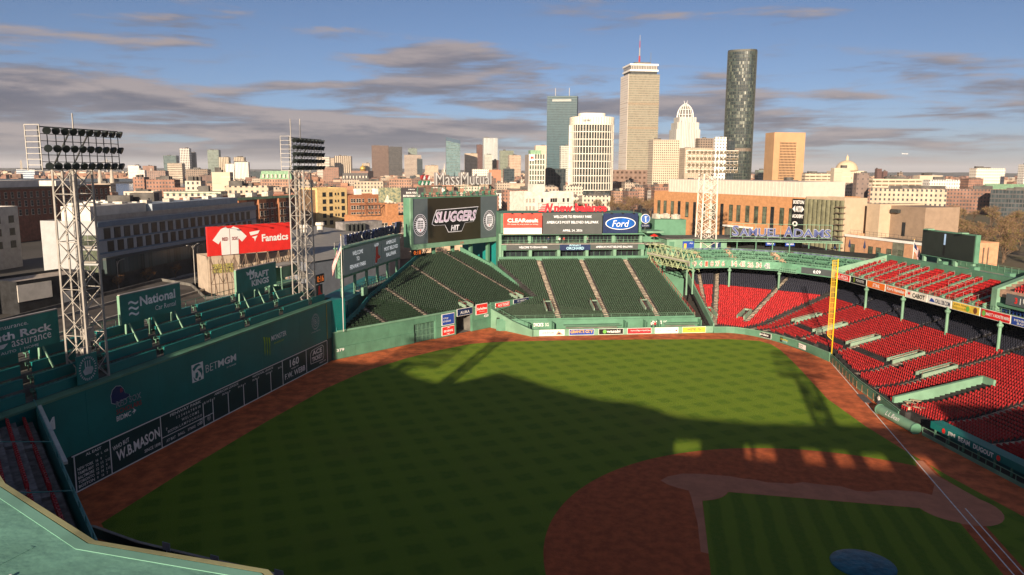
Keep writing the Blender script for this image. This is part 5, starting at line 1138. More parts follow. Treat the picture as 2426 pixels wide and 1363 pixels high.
# ------------------------------------------------------------------ seats and signs on top of the tall wall
wd = thing('wall_top_deck', 'stepped rows of green counter seats on top of the tall green wall', 'seating deck', mp(34, -4, 0))
mbox(-4, 75.5, -9.5, -1.2, 9.8, 11.3).obj('deck_slab', GREEN_D, wd)
pos = []; ang = []
STOOL = join(boxvf(-.2, .2, -.18, .18, .55, .65), boxvf(-.2, .2, .14, .2, .65, .95), boxvf(-.05, .05, -.05, .05, 0, .55))
for k in range(4):
    o0 = -1.5-1.75*k; z = 11.35+.95*k
    mbox(-4, 74, o0-1.75, o0, 11.3, z).obj('step', CONC_D, wd)
    x = -1.0+1.5*k
    while x < 72:
        x1 = min(x+8.4, 73); 
        if not (13.2 < x+2 < 17.5 and k == 0):
            mbox(x, x1, o0-.12, o0, z, z+1.02).obj('counter_panel', GREEN_D, wd); mbox(x, x1, o0-.38, o0+.06, z+1.02, z+1.09).obj('counter_top', GREEN_D, wd)
            n = int((x1-x)/.62)
            for i in range(n): q = mp(x+.4+i*.62, o0-.95, z); pos.append(q); ang.append(mang)
        x += 9.9
seats_out(wd, pos, ang, mat('stool_green', (.10, .22, .16), .5, var=.3, vs=3), camd, STOOL, 300, name='stool', stuffname='stool_rows')
b = MB(); rail(b, [mp(-4, -9.3, 14.3), mp(75, -9.3, 14.3)], 1.3, .05, 2.4); b.obj('rear_rail', GREEN_L, wd); mbox(-4, 75, -9.5, -8.5, 11.3, 14.3).obj('rear_walk', CONC_D, wd)
TEAL = mat('sign_teal', (.014, .19, .165), .55, var=.1); GREY_P = mat('pale_grey_print', (.80, .82, .83), .6)
def wallbill(lab, x0, x1, lines, z0=15.6, z1=19.4, extra=None):
    o = -5.5; fr = Fr(mp(x0, o, 0), MD, (0, 0, 1)); t = thing('billboard', lab, 'billboard', mp((x0+x1)/2, o, 13)); L_ = (x1-x0)/MD.x
    fr.slab('panel', 0, z0, L_, z1, -.25, 0, TEAL, t); fr.slab('edge_cap', 0, z1, L_, z1+.12, -.3, .06, STEEL, t); fr.slab('side_cap', -.12, z0, 0, z1, -.3, .06, GREEN_L, t)
    for (s, cx, cy, w_, h, *kw) in lines: fr.text(s, L_*cx, z0+(z1-z0)*cy, L_*w_, (z1-z0)*h, GREY_P, t, d=.06, **(kw[0] if kw else {}))
    for x in (L_*.12, L_*.5, L_*.88):
        b = MB(); b.bar(fr.p(x, 12.4, -.6), fr.p(x, z0+.8, -.5), .16); b.bar(fr.p(x+.2, 13.2, 1.0), fr.p(x, z0+.3, -.2), .12); b.obj('bracket', GREEN_L, t)
    if extra: extra(fr, t, L_)
    return t
def ex_wave(fr, t, L_):
    for k in range(3):
        pts = [(L_*.10+.9*i/8, 16.55+k*.62+.16*math.sin(i*.8)) for i in range(9)]; pts = pts+[(x, z+.28) for x, z in pts[::-1]]
        fr.poly('emblem', [(L_*.12+(x-L_*.10)*2.0, z+.28*k*.4) for x, z in pts], GREY_P, t, .06)
wallbill('teal insurance billboard above the wall seats beside the pale tower', -3.5, 16.4, [('Just Insurance.', .66, .80, .27, .16), ('Plymouth Rock', .64, .52, .62, .29, dict(bold=.03)), ('assurance', .81, .30, .26, .17), ('AUTO  |  HOME', .73, .09, .24, .10)], extra=lambda fr, t, L_: fr.poly('emblem', [(L_*.4, 16.3), (L_*.63, 16.5), (L_*.66, 16.95), (L_*.4, 16.85)], GREY_P, t, .06))
wallbill('teal car rental billboard with wave mark above the wall seats', 26.1, 37.8, [('National', .60, .66, .60, .34, dict(bold=.03)), ('Car Rental', .72, .30, .36, .18)], extra=ex_wave)
def ex_crown(fr, t, L_): fr.poly('emblem', [(L_*.25, 18.2), (L_*.22, 18.9), (L_*.29, 18.6), (L_*.33, 19.2), (L_*.37, 18.65), (L_*.43, 19.0), (L_*.42, 18.3)], GREY_P, t, .06)
wallbill('teal crown billboard above the far wall seats', 51.4, 63.3, [('DRAFT', .55, .62, .48, .27, dict(bold=.04)), ('KINGS', .57, .30, .44, .27, dict(bold=.04))], extra=ex_crown)
for (x, lab, z) in ((13.7, 'dark green club seal panel at the foot of the near tower', 13), ):
    fr = Fr(mp(13.7, -.9, 0), MD, (0, 0, 1)); t = thing('seal_panel', lab, 'sign', fr.p(1.5, 11.4)); fr.slab('panel', 0, 11.45, 3.0, 14.7, -.1, 0, GREEN_D, t)
    ring = MB()
    for i in range(26):
        q = 2*math.pi*i/26; c, s = math.cos(q), math.sin(q); X, Z = 1.5+1.15*c, 13.1+1.25*s
        ring.quad(*[fr.p(X+u_*c-v_*s, Z+u_*s+v_*c, .05) for u_, v_ in ((-.13, -.07), (.13, -.07), (.13, .07), (-.13, .07))])
    ring.obj('emblem', PBO, t); fr.poly('emblem', [(.75, 12.9), (1.3, 13.3), (2.2, 13.2), (2.3, 12.9), (2.0, 12.4), (1.0, 12.4)], PBO, t, .05); fr.text('III', 1.5, 13.5, .8, 1.0, PBO, t, d=.06)
fr = Fr(mp(70.5, -2.0, 0), MD, (0, 0, 1)); t = thing('shot_clock', 'orange digit timer over a dark sock panel at the far tower foot', 'clock', fr.p(1, 11.4)); fr.slab('panel', 0, 11.4, 2.6, 14.3, -.1, .1, STEEL_D, t); fr.slab('case', 0, 14.6, 3.2, 16.2, -.1, .2, BLACK, t); fr.text('0:16', 1.6, 15.4, 2.5, 1.1, MATS['amber_digits'], t, d=.26)
fr.poly('emblem', [(1.3+x*.55, 12.9+z*.6) for x, z in sk], RED, t, .14); b = MB(); b.bar(fr.p(1.5, 14.3), fr.p(1.5, 14.6), .1); b.obj('bracket', STEEL_D, t)
kb = thing('control_booth', 'open green two level booth between crown billboard and far tower', 'booth', mp(66, -8, 11.3)); mbox(64.5, 70.5, -8.4, -8.0, 11.35, 18.3).obj('back_wall', GREEN, kb); mbox(64.3, 70.7, -8.4, -5.2, 15.0, 15.25).obj('floor', GREEN_L, kb); mbox(64.3, 70.7, -8.4, -5.0, 18.3, 18.5).obj('roof', CONC, kb)
for x in (64.5, 70.3): mbox(x, x+.25, -5.4, -5.15, 11.35, 18.3).obj('post', GREEN_L, kb)
mbox(64.4, 70.6, -5.3, -5.15, 16.4, 18.3).obj('front_panel', GREEN_L, kb)

# ------------------------------------------------------------------ light towers
def lamp_mesh():
    b = MB(); b.lathe((0, 0, 0), [(.11, 0), (.25, .1), (.40, .40), (.41, .54)], 12); me_v = []
    t_ = R(112)                                                     # axis +z -> -y and down
    for x, y, z in b.v: me_v.append((x, -z*math.sin(t_)+y*math.cos(t_), z*math.cos(t_)-.0+y*math.sin(t_)))
    b.v = me_v; b.bar((0, .05, -.45), (0, .05, 0), .05); n_ = len(me_v)
    global LENS_V; LENS_V = [tuple(me_v[-12+i]) for i in range(12)]
    return b.mesh([mat('lamp_housing', (.035, .045, .045), .45, var=.2)], name='floodlight')
LAMP = lamp_mesh(); LAMPT = LAMP.copy(); LAMPT.materials.clear(); LAMPT.materials.append(mat('lamp_lens', (.20, .17, .13), .35, var=.3, vs=3))
def lens_mesh(m):
    c = Vector((0, 0, 0))
    for v in LENS_V: c += Vector(v)/12
    b = MB(); b.poly([tuple(c+(Vector(v)-c)*.9+Vector((0, -.02, -.01))) for v in LENS_V]); return b.mesh(m, name='lens')
LENS = lens_mesh(mat('lamp_glass', (.06, .065, .06), .15, spec=.6, var=.2)); LENST = lens_mesh(mat('lamp_glass_warm', (.22, .18, .13), .25, var=.3, vs=3))
def tower(label, cx, cy, zb, zt, wb, wt, rz, bl_, rows, cols, z1, foff, frame_w=True, lampme=LAMP, st=None, k_=1., bo=0.):
    st = st or STEEL; t = thing('light_tower', label, 'light tower', (cx, cy, zb)); ca, sa = math.cos(rz), math.sin(rz)
    P = lambda x, y, z: Vector((cx+x*ca-y*sa, cy+x*sa+y*ca, z)); hw = lambda z: (wb+(wt-wb)*(z-zb)/(zt-zb))/2
    C4 = ((-1, -1), (1, -1), (1, 1), (-1, 1))
    for sx, sy in C4: MB().bar(P(sx*hw(zb), sy*hw(zb), zb), P(sx*hw(zt), sy*hw(zt), zt), .13*k_, n=6).obj('leg', st, t)
    n = max(4, round((zt-zb)/2.6)); b = MB()
    for k in range(n):
        za, zc = zb+(zt-zb)*k/n, zb+(zt-zb)*(k+1)/n; ha, hc = hw(za), hw(zc)
        for i in range(4):
            (x0, y0), (x1, y1) = C4[i], C4[(i+1) % 4]; zm = (za+zc)/2; hm = hw(zm)
            b.bar(P(x0*ha, y0*ha, za), P((x0+x1)/2*hm*1.0, (y0+y1)/2*hm, zm), .05*k_); b.bar(P(x1*ha, y1*ha, za), P((x0+x1)/2*hm, (y0+y1)/2*hm, zm), .05*k_)
            b.bar(P(x0*hc, y0*hc, zc), P((x0+x1)/2*hm, (y0+y1)/2*hm, zm), .05*k_); b.bar(P(x1*hc, y1*hc, zc), P((x0+x1)/2*hm, (y0+y1)/2*hm, zm), .05*k_)
            if k % 2 == 0: b.bar(P(x0*ha, y0*ha, za), P(x1*ha, y1*ha, za), .05*k_)
    b.obj('lattice_bracing', st, t); b = MB()
    for s in (-.3, .3): b.bar(P(s, .1, zb), P(s, .1, zt), .04)
    z = zb
    while z < zt: b.bar(P(-.3, .1, z), P(.3, .1, z), .025); z += .45
    b.obj('ladder', st, t); b = MB()
    for s in (-.9, 1.0): b.bar(P(s, .5, zb), P(s, .5, zt), .12, n=6)
    b.obj('conduit', st, t)
    for k in range(3): MB().box(P(.6*(k-1), .3, zb+.8+k*2.2), (1.2, .8, 1.3), rz).obj('junction_box', st, t)
    y0 = -hw(zt)-foff; b = MB()
    for k in range(rows*2+1): z = zt+.1+(z1-zt-.1)*k/(rows*2); b.bar(P(bo-bl_/2, y0, z), P(bo+bl_/2, y0, z), (.08 if k in (0, rows*2) else .05)*k_)
    for k in range(cols+1): x = bo-bl_/2+bl_*k/cols; b.bar(P(x, y0, zt), P(x, y0, z1), .05)
    for x in (-hw(zt), hw(zt)): b.bar(P(x, y0, z1), P(x, hw(zt), zt), .09); b.bar(P(x, y0, zt+.1), P(x, hw(zt), zt), .09)
    b.obj('lamp_rack', STEEL_D if frame_w else st, t)
    if frame_w:
        b = MB(); xe = bo-bl_/2-.1
        for yy in (y0-.3, y0+1.5): b.bar(P(xe, yy, zt-.1), P(xe, yy, z1+.2), .055)
        for k in range(9): z = zt-.1+(z1-zt+.3)*k/8; b.bar(P(xe, y0-.3, z), P(xe, y0+1.5, z), .04)
        b.obj('end_frame', mat('end_frame_steel', (.48, .46, .42), .5), t)
    for r_ in range(rows):
        for c in range(cols):
            x = bo-bl_/2+bl_*(c+.5)/cols; z = zt+.55+(z1-zt-.5)*r_/max(1, rows-1)*.93
            fl_ = link('floodlight', lampme, t, P(x, y0-.35, z), rz+(c/(cols-1)-.5)*.9*(1 if lampme is LAMP else -.3)); le = bpy.data.objects.new('lens', LENS if lampme is LAMP else LENST); COL.objects.link(le); le.parent = fl_
    return t, P, y0
t1, P1, yy = tower('pale lattice light tower with three rows of lamps near the insurance billboard', 17.2, 96.4, 11.3, 35.2, 2.9, 2.7, mang, 11.2, 3, 10, 39.6, .2, bo=-.1)
t2, P2, yy2 = tower('pale lattice light tower with five rows of lamps beside the crown billboard', 68.6, 94.9, 11.3, 35.2, 2.9, 2.7, mang, 11.4, 5, 9, 40.6, .2, bo=-.4)
for (P_, t_, x, h) in ((P1, t1, -1.5, 41.2), (P2, t2, -6.2, 43.6), (P2, t2, -3.0, 43.8)): MB().bar(P_(x, -2, 39), P_(x, -2, h), .07).obj('mast', STEEL, t_)
WST = mat('cream_steel', (.66, .60, .53), .55, var=.15)
t3, P3, yy3 = tower('cream lattice light tower rising from the right field roof deck', *A(150.6, -28.2), 14.3, 34.9, 4.2, 3.6, RA-R(90), 14.0, 4, 13, 40.6, .3, False, LAMPT, WST, k_=1.6)
t4, P4, _ = tower('light tower on the third base roof behind the camera', -48, 83, 26.3, 31, 2.6, 2.6, R(90), 12, 4, 12, 36.6, .2, False, k_=2.2)
t6, P6, _ = tower('slender mast tower on the third base roof behind the camera', -48, 72.3, 26.3, 37, 2.0, 1.8, R(90), 4, 1, 5, 38.2, .2, False, k_=2.2)
t5, P5, _ = tower('light tower on the home side roof behind the camera', -49.5, 13.6, 26.3, 33.2, 2.6, 2.6, R(90), 8, 3, 8, 38.2, .2, False, k_=2.0)

# ------------------------------------------------------------------ left-field pavilion, near roof, third-base stand
SEATP = join(boxvf(-.22, .22, .12, .19, .32, .86), boxvf(-.21, .21, -.06, .09, .36, .74), boxvf(-.27, -.24, -.12, .16, 0, .62))
pv = thing('left_pavilion', 'upper pavilion of red seats meeting the tall wall at its corner', 'stand', (-8, 82, 0)); r0 = Vector((8.3, 95.3)); r1 = Vector((-24, 59.0)); pd = (r1-r0).normalized(); pn = Vector((pd.y, -pd.x)); PL = (r1-r0).length
if pn.x > 0: pn = -pn
PP = lambda w_, n: tuple(r0+pd*w_+pn*n); pz = lambda n: 9.6+.36*n
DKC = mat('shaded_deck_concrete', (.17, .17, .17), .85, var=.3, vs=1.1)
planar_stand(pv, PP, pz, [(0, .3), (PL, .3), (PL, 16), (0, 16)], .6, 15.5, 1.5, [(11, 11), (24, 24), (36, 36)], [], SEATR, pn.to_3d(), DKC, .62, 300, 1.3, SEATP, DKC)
b = MB(); b.wall([PP(0, 0), PP(PL, 0)], 8.6, 11.0, -.2); b.obj('front_parapet', GREEN_D, pv)
b = MB(); q = [PP(1.2, -.35), PP(20.5, -.35), PP(20.5, -.02), PP(1.2, -.02)]; b.hexa([(*x, 11.0) for x in q]+[(*x, 11.25) for x in q]); b.obj('wind_screen', mat('pale_sheet', (.46, .49, .46), .5, var=.1), pv)
b = MB(); rail(b, [(*PP(0, .15), 11.0), (*PP(PL, .15), 11.0)], .55, .05, 3.0, False)
b.obj('front_rail', mat('teal_rail', (.06, .24, .23), .5), pv)
for w_ in (17.5, 30): b = MB(); b.path([(*PP(w_, .3), 12.2), (*PP(w_+.6, 6), 13.6), (*PP(w_+.6, 15), 16.8)], .05); b.obj('handrail', MATS['teal_rail'], pv)
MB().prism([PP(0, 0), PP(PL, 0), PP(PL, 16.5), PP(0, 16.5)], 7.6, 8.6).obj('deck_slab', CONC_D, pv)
for w_ in (6, 18, 30, 41): x, y = PP(w_, 4); MB().bar((x, y, 0), (x, y, 7.6), .3, n=8).obj('column', GREEN_D, pv)
ls = thing('left_lower_stand', 'shaded red seats behind the low wall of the left field corner', 'stand', (-8, 66, 0)); LWL = [(3.1, 84.8), (1.2, 78.6), (-.1, 71.2), (-1.4, 63.5), (-4.5, 48)]
MB().wall([(3.1, 94.3)]+LWL, 0, 1.05, -.22).obj('front_wall', mat('dark_green_wall', (.02, .05, .045), .7), ls); MB().wall([(3.1, 94.3)]+LWL, 1.05, 1.13, -.3).obj('wall_cap', CONC, ls)
w0_ = Vector((1.6, 84)); w1_ = Vector((-6, 46)); wd_ = (w1_-w0_).normalized(); wn_ = Vector((wd_.y, -wd_.x)); PLS = lambda w_, n: tuple(w0_+wd_*w_+wn_*n)
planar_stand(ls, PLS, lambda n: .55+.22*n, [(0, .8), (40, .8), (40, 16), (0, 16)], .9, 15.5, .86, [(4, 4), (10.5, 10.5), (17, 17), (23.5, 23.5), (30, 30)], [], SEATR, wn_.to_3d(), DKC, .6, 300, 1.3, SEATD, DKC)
BOXS = mat('grey_notice', (.35, .38, .42), .6)
for i, (x, y) in enumerate(((.3, 74.9), (-.9, 69.3), (-2.0, 62.6), (-3.2, 56.0))):
    b = MB(); b.box((x-.25, y, 1.55), (.06, .9, .75), -.2); b.bar((x-.25, y, .5), (x-.25, y, 1.3), .04); b.obj('notice_board', BOXS, label='small grey notice panel on a post behind the low corner wall', cat='sign', group='notice panels behind the low wall', base=(x-.25, y, .5))
st = thing('third_base_stand', 'roofed green third base stand with a pale green membrane roof', 'stand', (-48, 45, 0))
ROOFG = mat('roof_membrane', (.150, .335, .265), .7, var=.13, vs=.45, bump=.15, bs=1.6); ZR = 26.3
rp = [(-28.3, 101), (-28.3, 89.8), (-28.9, 85.1), (-36.3, 76.7), (-38.7, 71.5), (-29.4, 64.1), (-36.3, 54.9), (-39.5, 50.5), (-42.0, 45.4), (-42.4, 40.5), (-45.5, 36.6), (-47.6, 34.3), (-48.3, 22.5), (-46.4, 10.8), (-45.8, 4), (-46.8, -.1), (-47, -42), (-54, -42), (-54, 38), (-62, 46), (-62, 101)]
MB().prism(rp, ZR-.5, ZR).obj('roof', ROOFG, st)
MB().prism([(-54, -40), (-47.2, -40), (-47.2, -2.5), (-54, -2.5)], ZR+.01, 30.4).obj('roof_shade_block', GREEN, st)  # unseen block added on the roof to cast shade over the dugout-side seats
edge = rp[5:11]; b = MB(); b.wall([Vector(q)*1 for q in edge], ZR-.02, ZR+.015, -.3); b.obj('roof_edge_roll', mat('roof_edge_pale', (.165, .355, .275), .6, var=.1), st)
b = MB(); ed2 = [(x+.03, y-.02) for x, y in edge]; b.wall(ed2, ZR-.45, ZR+.01, .16); b.obj('roof_flashing', mat('tan_flashing', (.27, .27, .14), .6, var=.2), st)
for k in range(7):                                                  # lapped membrane seams
    x0 = -41.2-k*.0; q0 = Vector((-60, 44.5+k*4.2)); q1 = Vector((-43.5+k*1.1, 43.6+k*3.0)); d_ = (q1-q0).normalized(); n_ = Vector((-d_.y, d_.x))*.08
    MB().prism([tuple(q0-n_), tuple(q1-n_), tuple(q1+n_), tuple(q0+n_)], ZR, ZR+.012).obj('roof_seam', ROOFG, st)
for i in range(9): x, y = random.uniform(-52, -43), random.uniform(42, 52); MB().box((x, y, ZR+.03), (.09, .05, .05), i).obj('litter_scrap', WHITE, label='tiny pale scrap lying on the near green roof', cat='litter', group='scraps on the near roof', base=(x, y, ZR))
op = sorted([(45, 2.2), (32.4, 3.2), (23.4, 3.6), (17, 2.2), (13.3, 2.2), (9.5, 2.6), (3.9, 2.0)]); y = -42.0; b = MB()
b.box((-50.5, 29.5, 11.55), (.4, 143, 23.1)); b.box((-50.5, 29.5, 25.1), (.4, 143, 1.4))
for c, w_ in op: b.box((-50.5, (y+c-w_/2)/2, 23.75), (.4, c-w_/2-y, 1.3)); y = c+w_/2
b.box((-50.5, (y+101)/2, 23.75), (.4, 101-y, 1.3)); b.obj('rear_wall', GREEN, st)
for y in range(-24, 95, 12): MB().bar((-46.5 if y < 40 else -44, y, 0), (-46.5 if y < 40 else -44, y, ZR-.5), .3, n=8).obj('column', GREEN_D, st)
MB().prism([(-50.3, -30), (-26, -30), (-26, 58), (-50.3, 58)], 0, lambda x, y: max(.6, 8-.3*(x+50.3))).obj('terrace', CONC_D, st)
# ------------------------------------------------------------------ the city
BR = [(.26, .125, .082), (.20, .10, .07), (.31, .17, .11), (.155, .09, .068)]
WN = (.03, .034, .04)
FB = [facade('brick_front_%d' % i, c, WN, 3.1, 2.5, .5, .36, var=.35, band=tuple(min(1, x*1.15) for x in c)) for i, c in enumerate(BR)]
FT = [facade('stone_front_%d' % i, c, WN, 3.4, 3.0, .5, .42, var=.15) for i, c in enumerate(((.46, .36, .25), (.52, .44, .34), (.40, .31, .23)))]
FWH = facade('white_front', (.62, .58, .52), WN, 3.6, 3.4, .5, .5, var=.08); FDK = facade('dark_front', (.07, .07, .075), (.02, .03, .035), 3.6, 2.4, .7, .8, var=.2)
ST = dict(
 st_blue=facade('st_blue', (.55, .58, .62), (.05, .09, .15), 5.5, 60, .5, 1.0), st_white=facade('st_white', (.66, .62, .56), (.10, .10, .10), 3.2, 2.6, .45, .4, var=.06), st_white2=facade('st_white2', (.62, .56, .50), (.06, .06, .06), 3.2, 3.4, .4, .5, var=.06),
 st_brick=facade('st_brick', (.27, .13, .085), (.10, .085, .07), 3.2, 3.2, .45, .45), st_brick2=facade('st_brick2', (.25, .15, .11), (.03, .03, .035), 3.4, 3.8, .5, .5), st_teal=facade('st_teal', (.10, .13, .13), (.03, .06, .065), 3.8, 3.0, .7, .85), st_tanband=facade('st_tanband', (.50, .39, .28), (.03, .028, .025), 4.2, 40, .4, 1.0),
 st_whitegrid=facade('st_whitegrid', (.60, .55, .49), (.035, .04, .045), 6.5, 4.2, .8, .55, var=.05), st_grey=facade('st_grey', (.20, .19, .185), (.04, .045, .05), 3.6, 3.2, .6, .6), st_glassgreen=facade('st_glassgreen', (.19, .22, .19), (.07, .10, .09), 4.0, 3.0, .7, .75), st_cream=facade('st_cream', (.50, .41, .28), (.06, .05, .04), 60, 4.2, 1.0, .45),
 st_rib=facade('st_rib', (.72, .67, .60), (.26, .22, .18), 80, 3.2, 1.0, .4, var=.05), st_dark=facade('st_dark', (.035, .05, .06), (.015, .025, .03), 4, 3, .7, .8), st_brown=facade('st_brown', (.24, .17, .12), (.03, .03, .03), 3.8, 4.2, .5, .6), st_whiteband=facade('st_whiteband', (.60, .54, .46), (.08, .07, .06), 4.4, 70, .42, 1.0, var=.06), st_tan=facade('st_tan', (.42, .33, .24), (.06, .05, .045), 3.8, 3.4, .5, .5),
 st_ribbrown=facade('st_ribbrown', (.52, .42, .30), (.05, .038, .03), 90, 6.0, 1.0, .55, var=.06), st_brownband=facade('st_brownband', (.15, .085, .06), (.035, .025, .022), 4.2, 3.4, .55, .6), st_notch=facade('st_notch', (.06, .055, .05), (.03, .03, .032), 4, 3.2, .7, .8), st_mix=facade('st_mix', (.32, .24, .19), (.045, .04, .04), 4, 3.6, .55, .6, band=(.55, .48, .40)),
 st_stone=facade('st_stone', (.45, .34, .23), (.10, .08, .06), 4, 3.2, .55, .35), st_maroon=facade('st_maroon', (.13, .055, .045), (.03, .02, .02), 3.6, 3.2, .5, .5), st_ribglass=facade('st_ribglass', (.55, .55, .52), (.14, .17, .18), 60, 3.6, 1.0, .55, var=.06), st_glasspale=facade('st_glasspale', (.48, .46, .40), (.10, .13, .12), 4, 3.0, .6, .6, var=.08),
 st_arch=facade('st_arch', (.46, .33, .23), (.14, .09, .06), 4.2, 3.6, .55, .55), st_greengrid=facade('st_greengrid', (.22, .24, .17), (.06, .08, .065), 4.2, 3.6, .7, .7), st_dots=facade('st_dots', (.62, .56, .48), (.04, .035, .03), 4.2, 4.2, .35, .35, var=.05), st_orange=facade('st_orange', (.46, .16, .07), (.42, .15, .065), 9, 9, .1, .1, var=.06),
 st_beige=facade('st_beige', (.52, .42, .30), (.42, .34, .25), 4, 30, .1, .8, var=.06), st_darkglass=facade('st_darkglass', (.035, .045, .05), (.012, .02, .024), 4.5, 4, .8, .8), st_hotel=facade('st_hotel', (.53, .43, .30), (.05, .045, .04), 3.6, 3.2, .5, .5, var=.06), st_tansmall=facade('st_tansmall', (.42, .33, .23), (.12, .10, .08), 3.2, 3.4, .35, .35),
 st_whitepair=facade('st_whitepair', (.80, .77, .72), (.05, .05, .05), 4.4, 4.4, .55, .4, var=.04), st_gar=facade('st_gar', (.55, .45, .31), (.12, .09, .06), 3.9, 7.5, .45, .88, var=.08), st_whitebrick=facade('st_whitebrick', (.20, .14, .12), (.07, .06, .06), 4.4, 5, .35, .3), st_whiteslab=facade('st_whiteslab', (.66, .60, .52), (.20, .14, .11), 4.2, 3.6, .3, .55, var=.04))
def blk(me_parts, w_, d_, z0, z1, x=0, y=0, mi=0): me_parts.box((x, y, (z0+z1)/2), (w_, d_, z1-z0), 0, mi)
def bld(name, x, y, w_, d_, h, m, label, cat='building', group=None, rz=RA, roofm=None, extra=True, z0=-.1):
    """block: d_ runs along the view side street, w_ across; parapet and roof plant in the same mesh"""
    b = MB(); blk(b, d_, w_, 0, h-z0)
    if extra:
        for s in (-1, 1): blk(b, d_, .5, h-z0, h-z0+.9, 0, s*(w_/2-.25), 0); blk(b, .5, w_-1.0, h-z0, h-z0+.9, s*(d_/2-.25), 0, 0)
        for k in range(random.randint(1, 3)):
            ww, dd = random.uniform(.12, .35)*w_, random.uniform(.2, .45)*d_
            blk(b, dd, ww, h-z0, h-z0+random.uniform(1.5, 4), random.uniform(-.25, .25)*d_, random.uniform(-.3, .3)*w_, 1)
    me = b.mesh([m, roofm or ROOFT], name=name)
    for p in me.polygons:
        if p.normal.z > .9: p.material_index = 1
    o = link(name, me, None, (x, y, z0), rz); tag(o, label, cat, group); return o
SKY = [
(1831,1819,49,25,27,'st_blue','long blue and white striped office block in the far haze'),
(1533,1245,24,17,39,'st_white','white slab apartment tower right of the near light tower'),
(1502,1203,15,12,29,'st_white2','short white apartment block leaning on the white slab tower'),
(1673,1309,27,21,39,'st_brick','square brick tower behind the white slab apartment tower'),
(1440,1118,39,23,28,'st_brick2','low mixed brick block below the far left towers'),
(1866,1382,34,27,68,'st_teal','stepped grey green glass tower left of the white grid tower'),
(1585,1173,33,23,45,'st_tanband','tan concrete block with dark window bands'),
(1846,1323,25,20,87,'st_whitegrid','tall white grid tower among the far left group'),
(1898,1335,14,14,78,'st_grey','narrow grey tower joined to the white grid tower'),
(1886,1262,30,24,84,'st_glassgreen','pale green glass tower standing alone left of the cream twins'),
(1815,1187,26,20,63,'st_cream','cream ribbed tower, left one of a pair behind white blocks'),
(1878,1180,28,22,64,'st_cream','cream ribbed tower, right one of a pair behind white blocks'),
(1566,1020,18,11,44,'st_rib','lower white ribbed block of a bright pair'),
(1562,987,30,18,48,'st_rib','taller white ribbed block with a dark side wall'),
(1812,1095,29,17,26,'st_dark','low dark glass slab right of the white ribbed blocks'),
(1362,968,43,26,32,'st_brown','brown office block below the white grid tower'),
(2028,1003,36,26,68,'st_whiteband','white banded office tower right of the middle light tower'),
(2149,1027,20,16,66,'st_tan','tan tower wedged between two office towers'),
(2124,984,50,30,72,'st_ribbrown','brown tower with pale vertical ribs'),
(1308,653,29,14,37,'st_brick','brick apartment slab below the ribbed brown tower'),
(2261,967,23,18,52,'st_tan','small tan tower behind the golden dome'),
(2465,996,57,45,113,'st_brownband','dark brown banded skyscraper beside a notched one'),
(2464,941,45,36,109,'st_notch','dark glass skyscraper with a raised notch on top'),
(2407,860,56,39,81,'st_mix','white topped office block with brown lower floors'),
(2549,908,31,28,106,'st_glassgreen','pale green tower peeping over the white topped block'),
(2367,823,18,18,67,'st_dark','short dark block right of the white topped office'),
(2235,742,41,33,46,'st_stone','stepped cream stone courthouse block'),
(2171,600,37,29,81,'st_stone','tan stone tower with a pointed roof'),
(2518,656,23,23,118,'st_maroon','slim maroon tower beside the bright ribbed glass tower'),
(2380,589,46,37,134,'st_ribglass','bright glass tower with pale vertical ribs'),
(2135,539,22,17,77,'st_glasspale','slim pale glass block in front of the ribbed glass tower'),
(2188,531,22,18,62,'st_maroon','dark red block between glass towers'),
(2004,435,32,25,73,'st_arch','tan tower with a row of arched top windows'),
(2195,497,40,28,90,'st_greengrid','green grid glass tower with a sloping top'),
(1401,384,33,17,35,'st_dots','white building with small dark window dots'),
(1339,342,22,11,34,'st_orange','plain orange brick end wall beside the white dotted building'),
(1266,301,19,11,36,'st_dark','dark glass block with a leaning face'),
(2115,379,37,26,102,'st_beige','beige tower half hidden behind the white office with red mark'),
(933,173,28,14,36,'st_darkglass','low dark glass hall between two white towers'),
(1430,224,17,14,80,'st_glasspale','narrow pale glass tower left of the round white tower'),
(1193,35,43,26,82,'st_hotel','tan hotel slab with a ring emblem near its top'),
(1142,-16,50,25,68,'st_tansmall','broad tan apartment block behind the cream light tower'),
(1261,-31,28,14,87,'st_brown','brown concrete block over the broad tan apartments'),
(1090,-44,17,6,82,'st_whitepair','bright white slab with paired dark windows'),
(1099,-59,10,8,77,'st_darkglass','dark flank tower behind the bright white slab'),
(1333,-136,27,14,36,'st_glassgreen','low pale green block right of the tall curved tower'),
(926,-148,34,9,32,'st_gar','long beige gallery block left of the dome'),
(804,-149,18,7,38,'st_beige','blank beige slab in front of the dome'),
(702,-146,12,6,33,'st_whitebrick','small white block with a dark brick face near the dome'),
(811,-206,58,9,27,'st_gar','long beige gallery block right of the dome'),
(1591,-385,10,8,40,'st_maroon','dark maroon apartment tower on the far ridge, taller of two'),
(1608,-401,9,7,35,'st_maroon','dark maroon apartment tower on the far ridge, shorter of two'),
(1388,-369,7,6,33,'st_brown','little brown tower with a pyramid cap'),
(994,-293,31,12,30,'st_beige','pale beige block with a brown rooftop box'),
(751,-230,32,10,27,'st_white','low bright white block above the brick terrace'),
(1161,-422,45,14,40,'st_whiteslab','white slab hospital block on the right skyline'),
(1096,-450,26,11,45,'st_white','white slab cut by the right edge of the view'),
]
random.seed(11)
for (x, y, w_, d_, h, s, lab) in SKY:
    hi = h > 30 and s not in ('st_gar', 'st_beige'); o = bld('city_building', x, y, w_, d_, h, ST[s], lab, 'building')
    if s == 'st_notch': MB().box((x, y, h+6), (d_*.5, w_*.4, 12), RA).obj('roof_tower', ST[s], o) if False else None
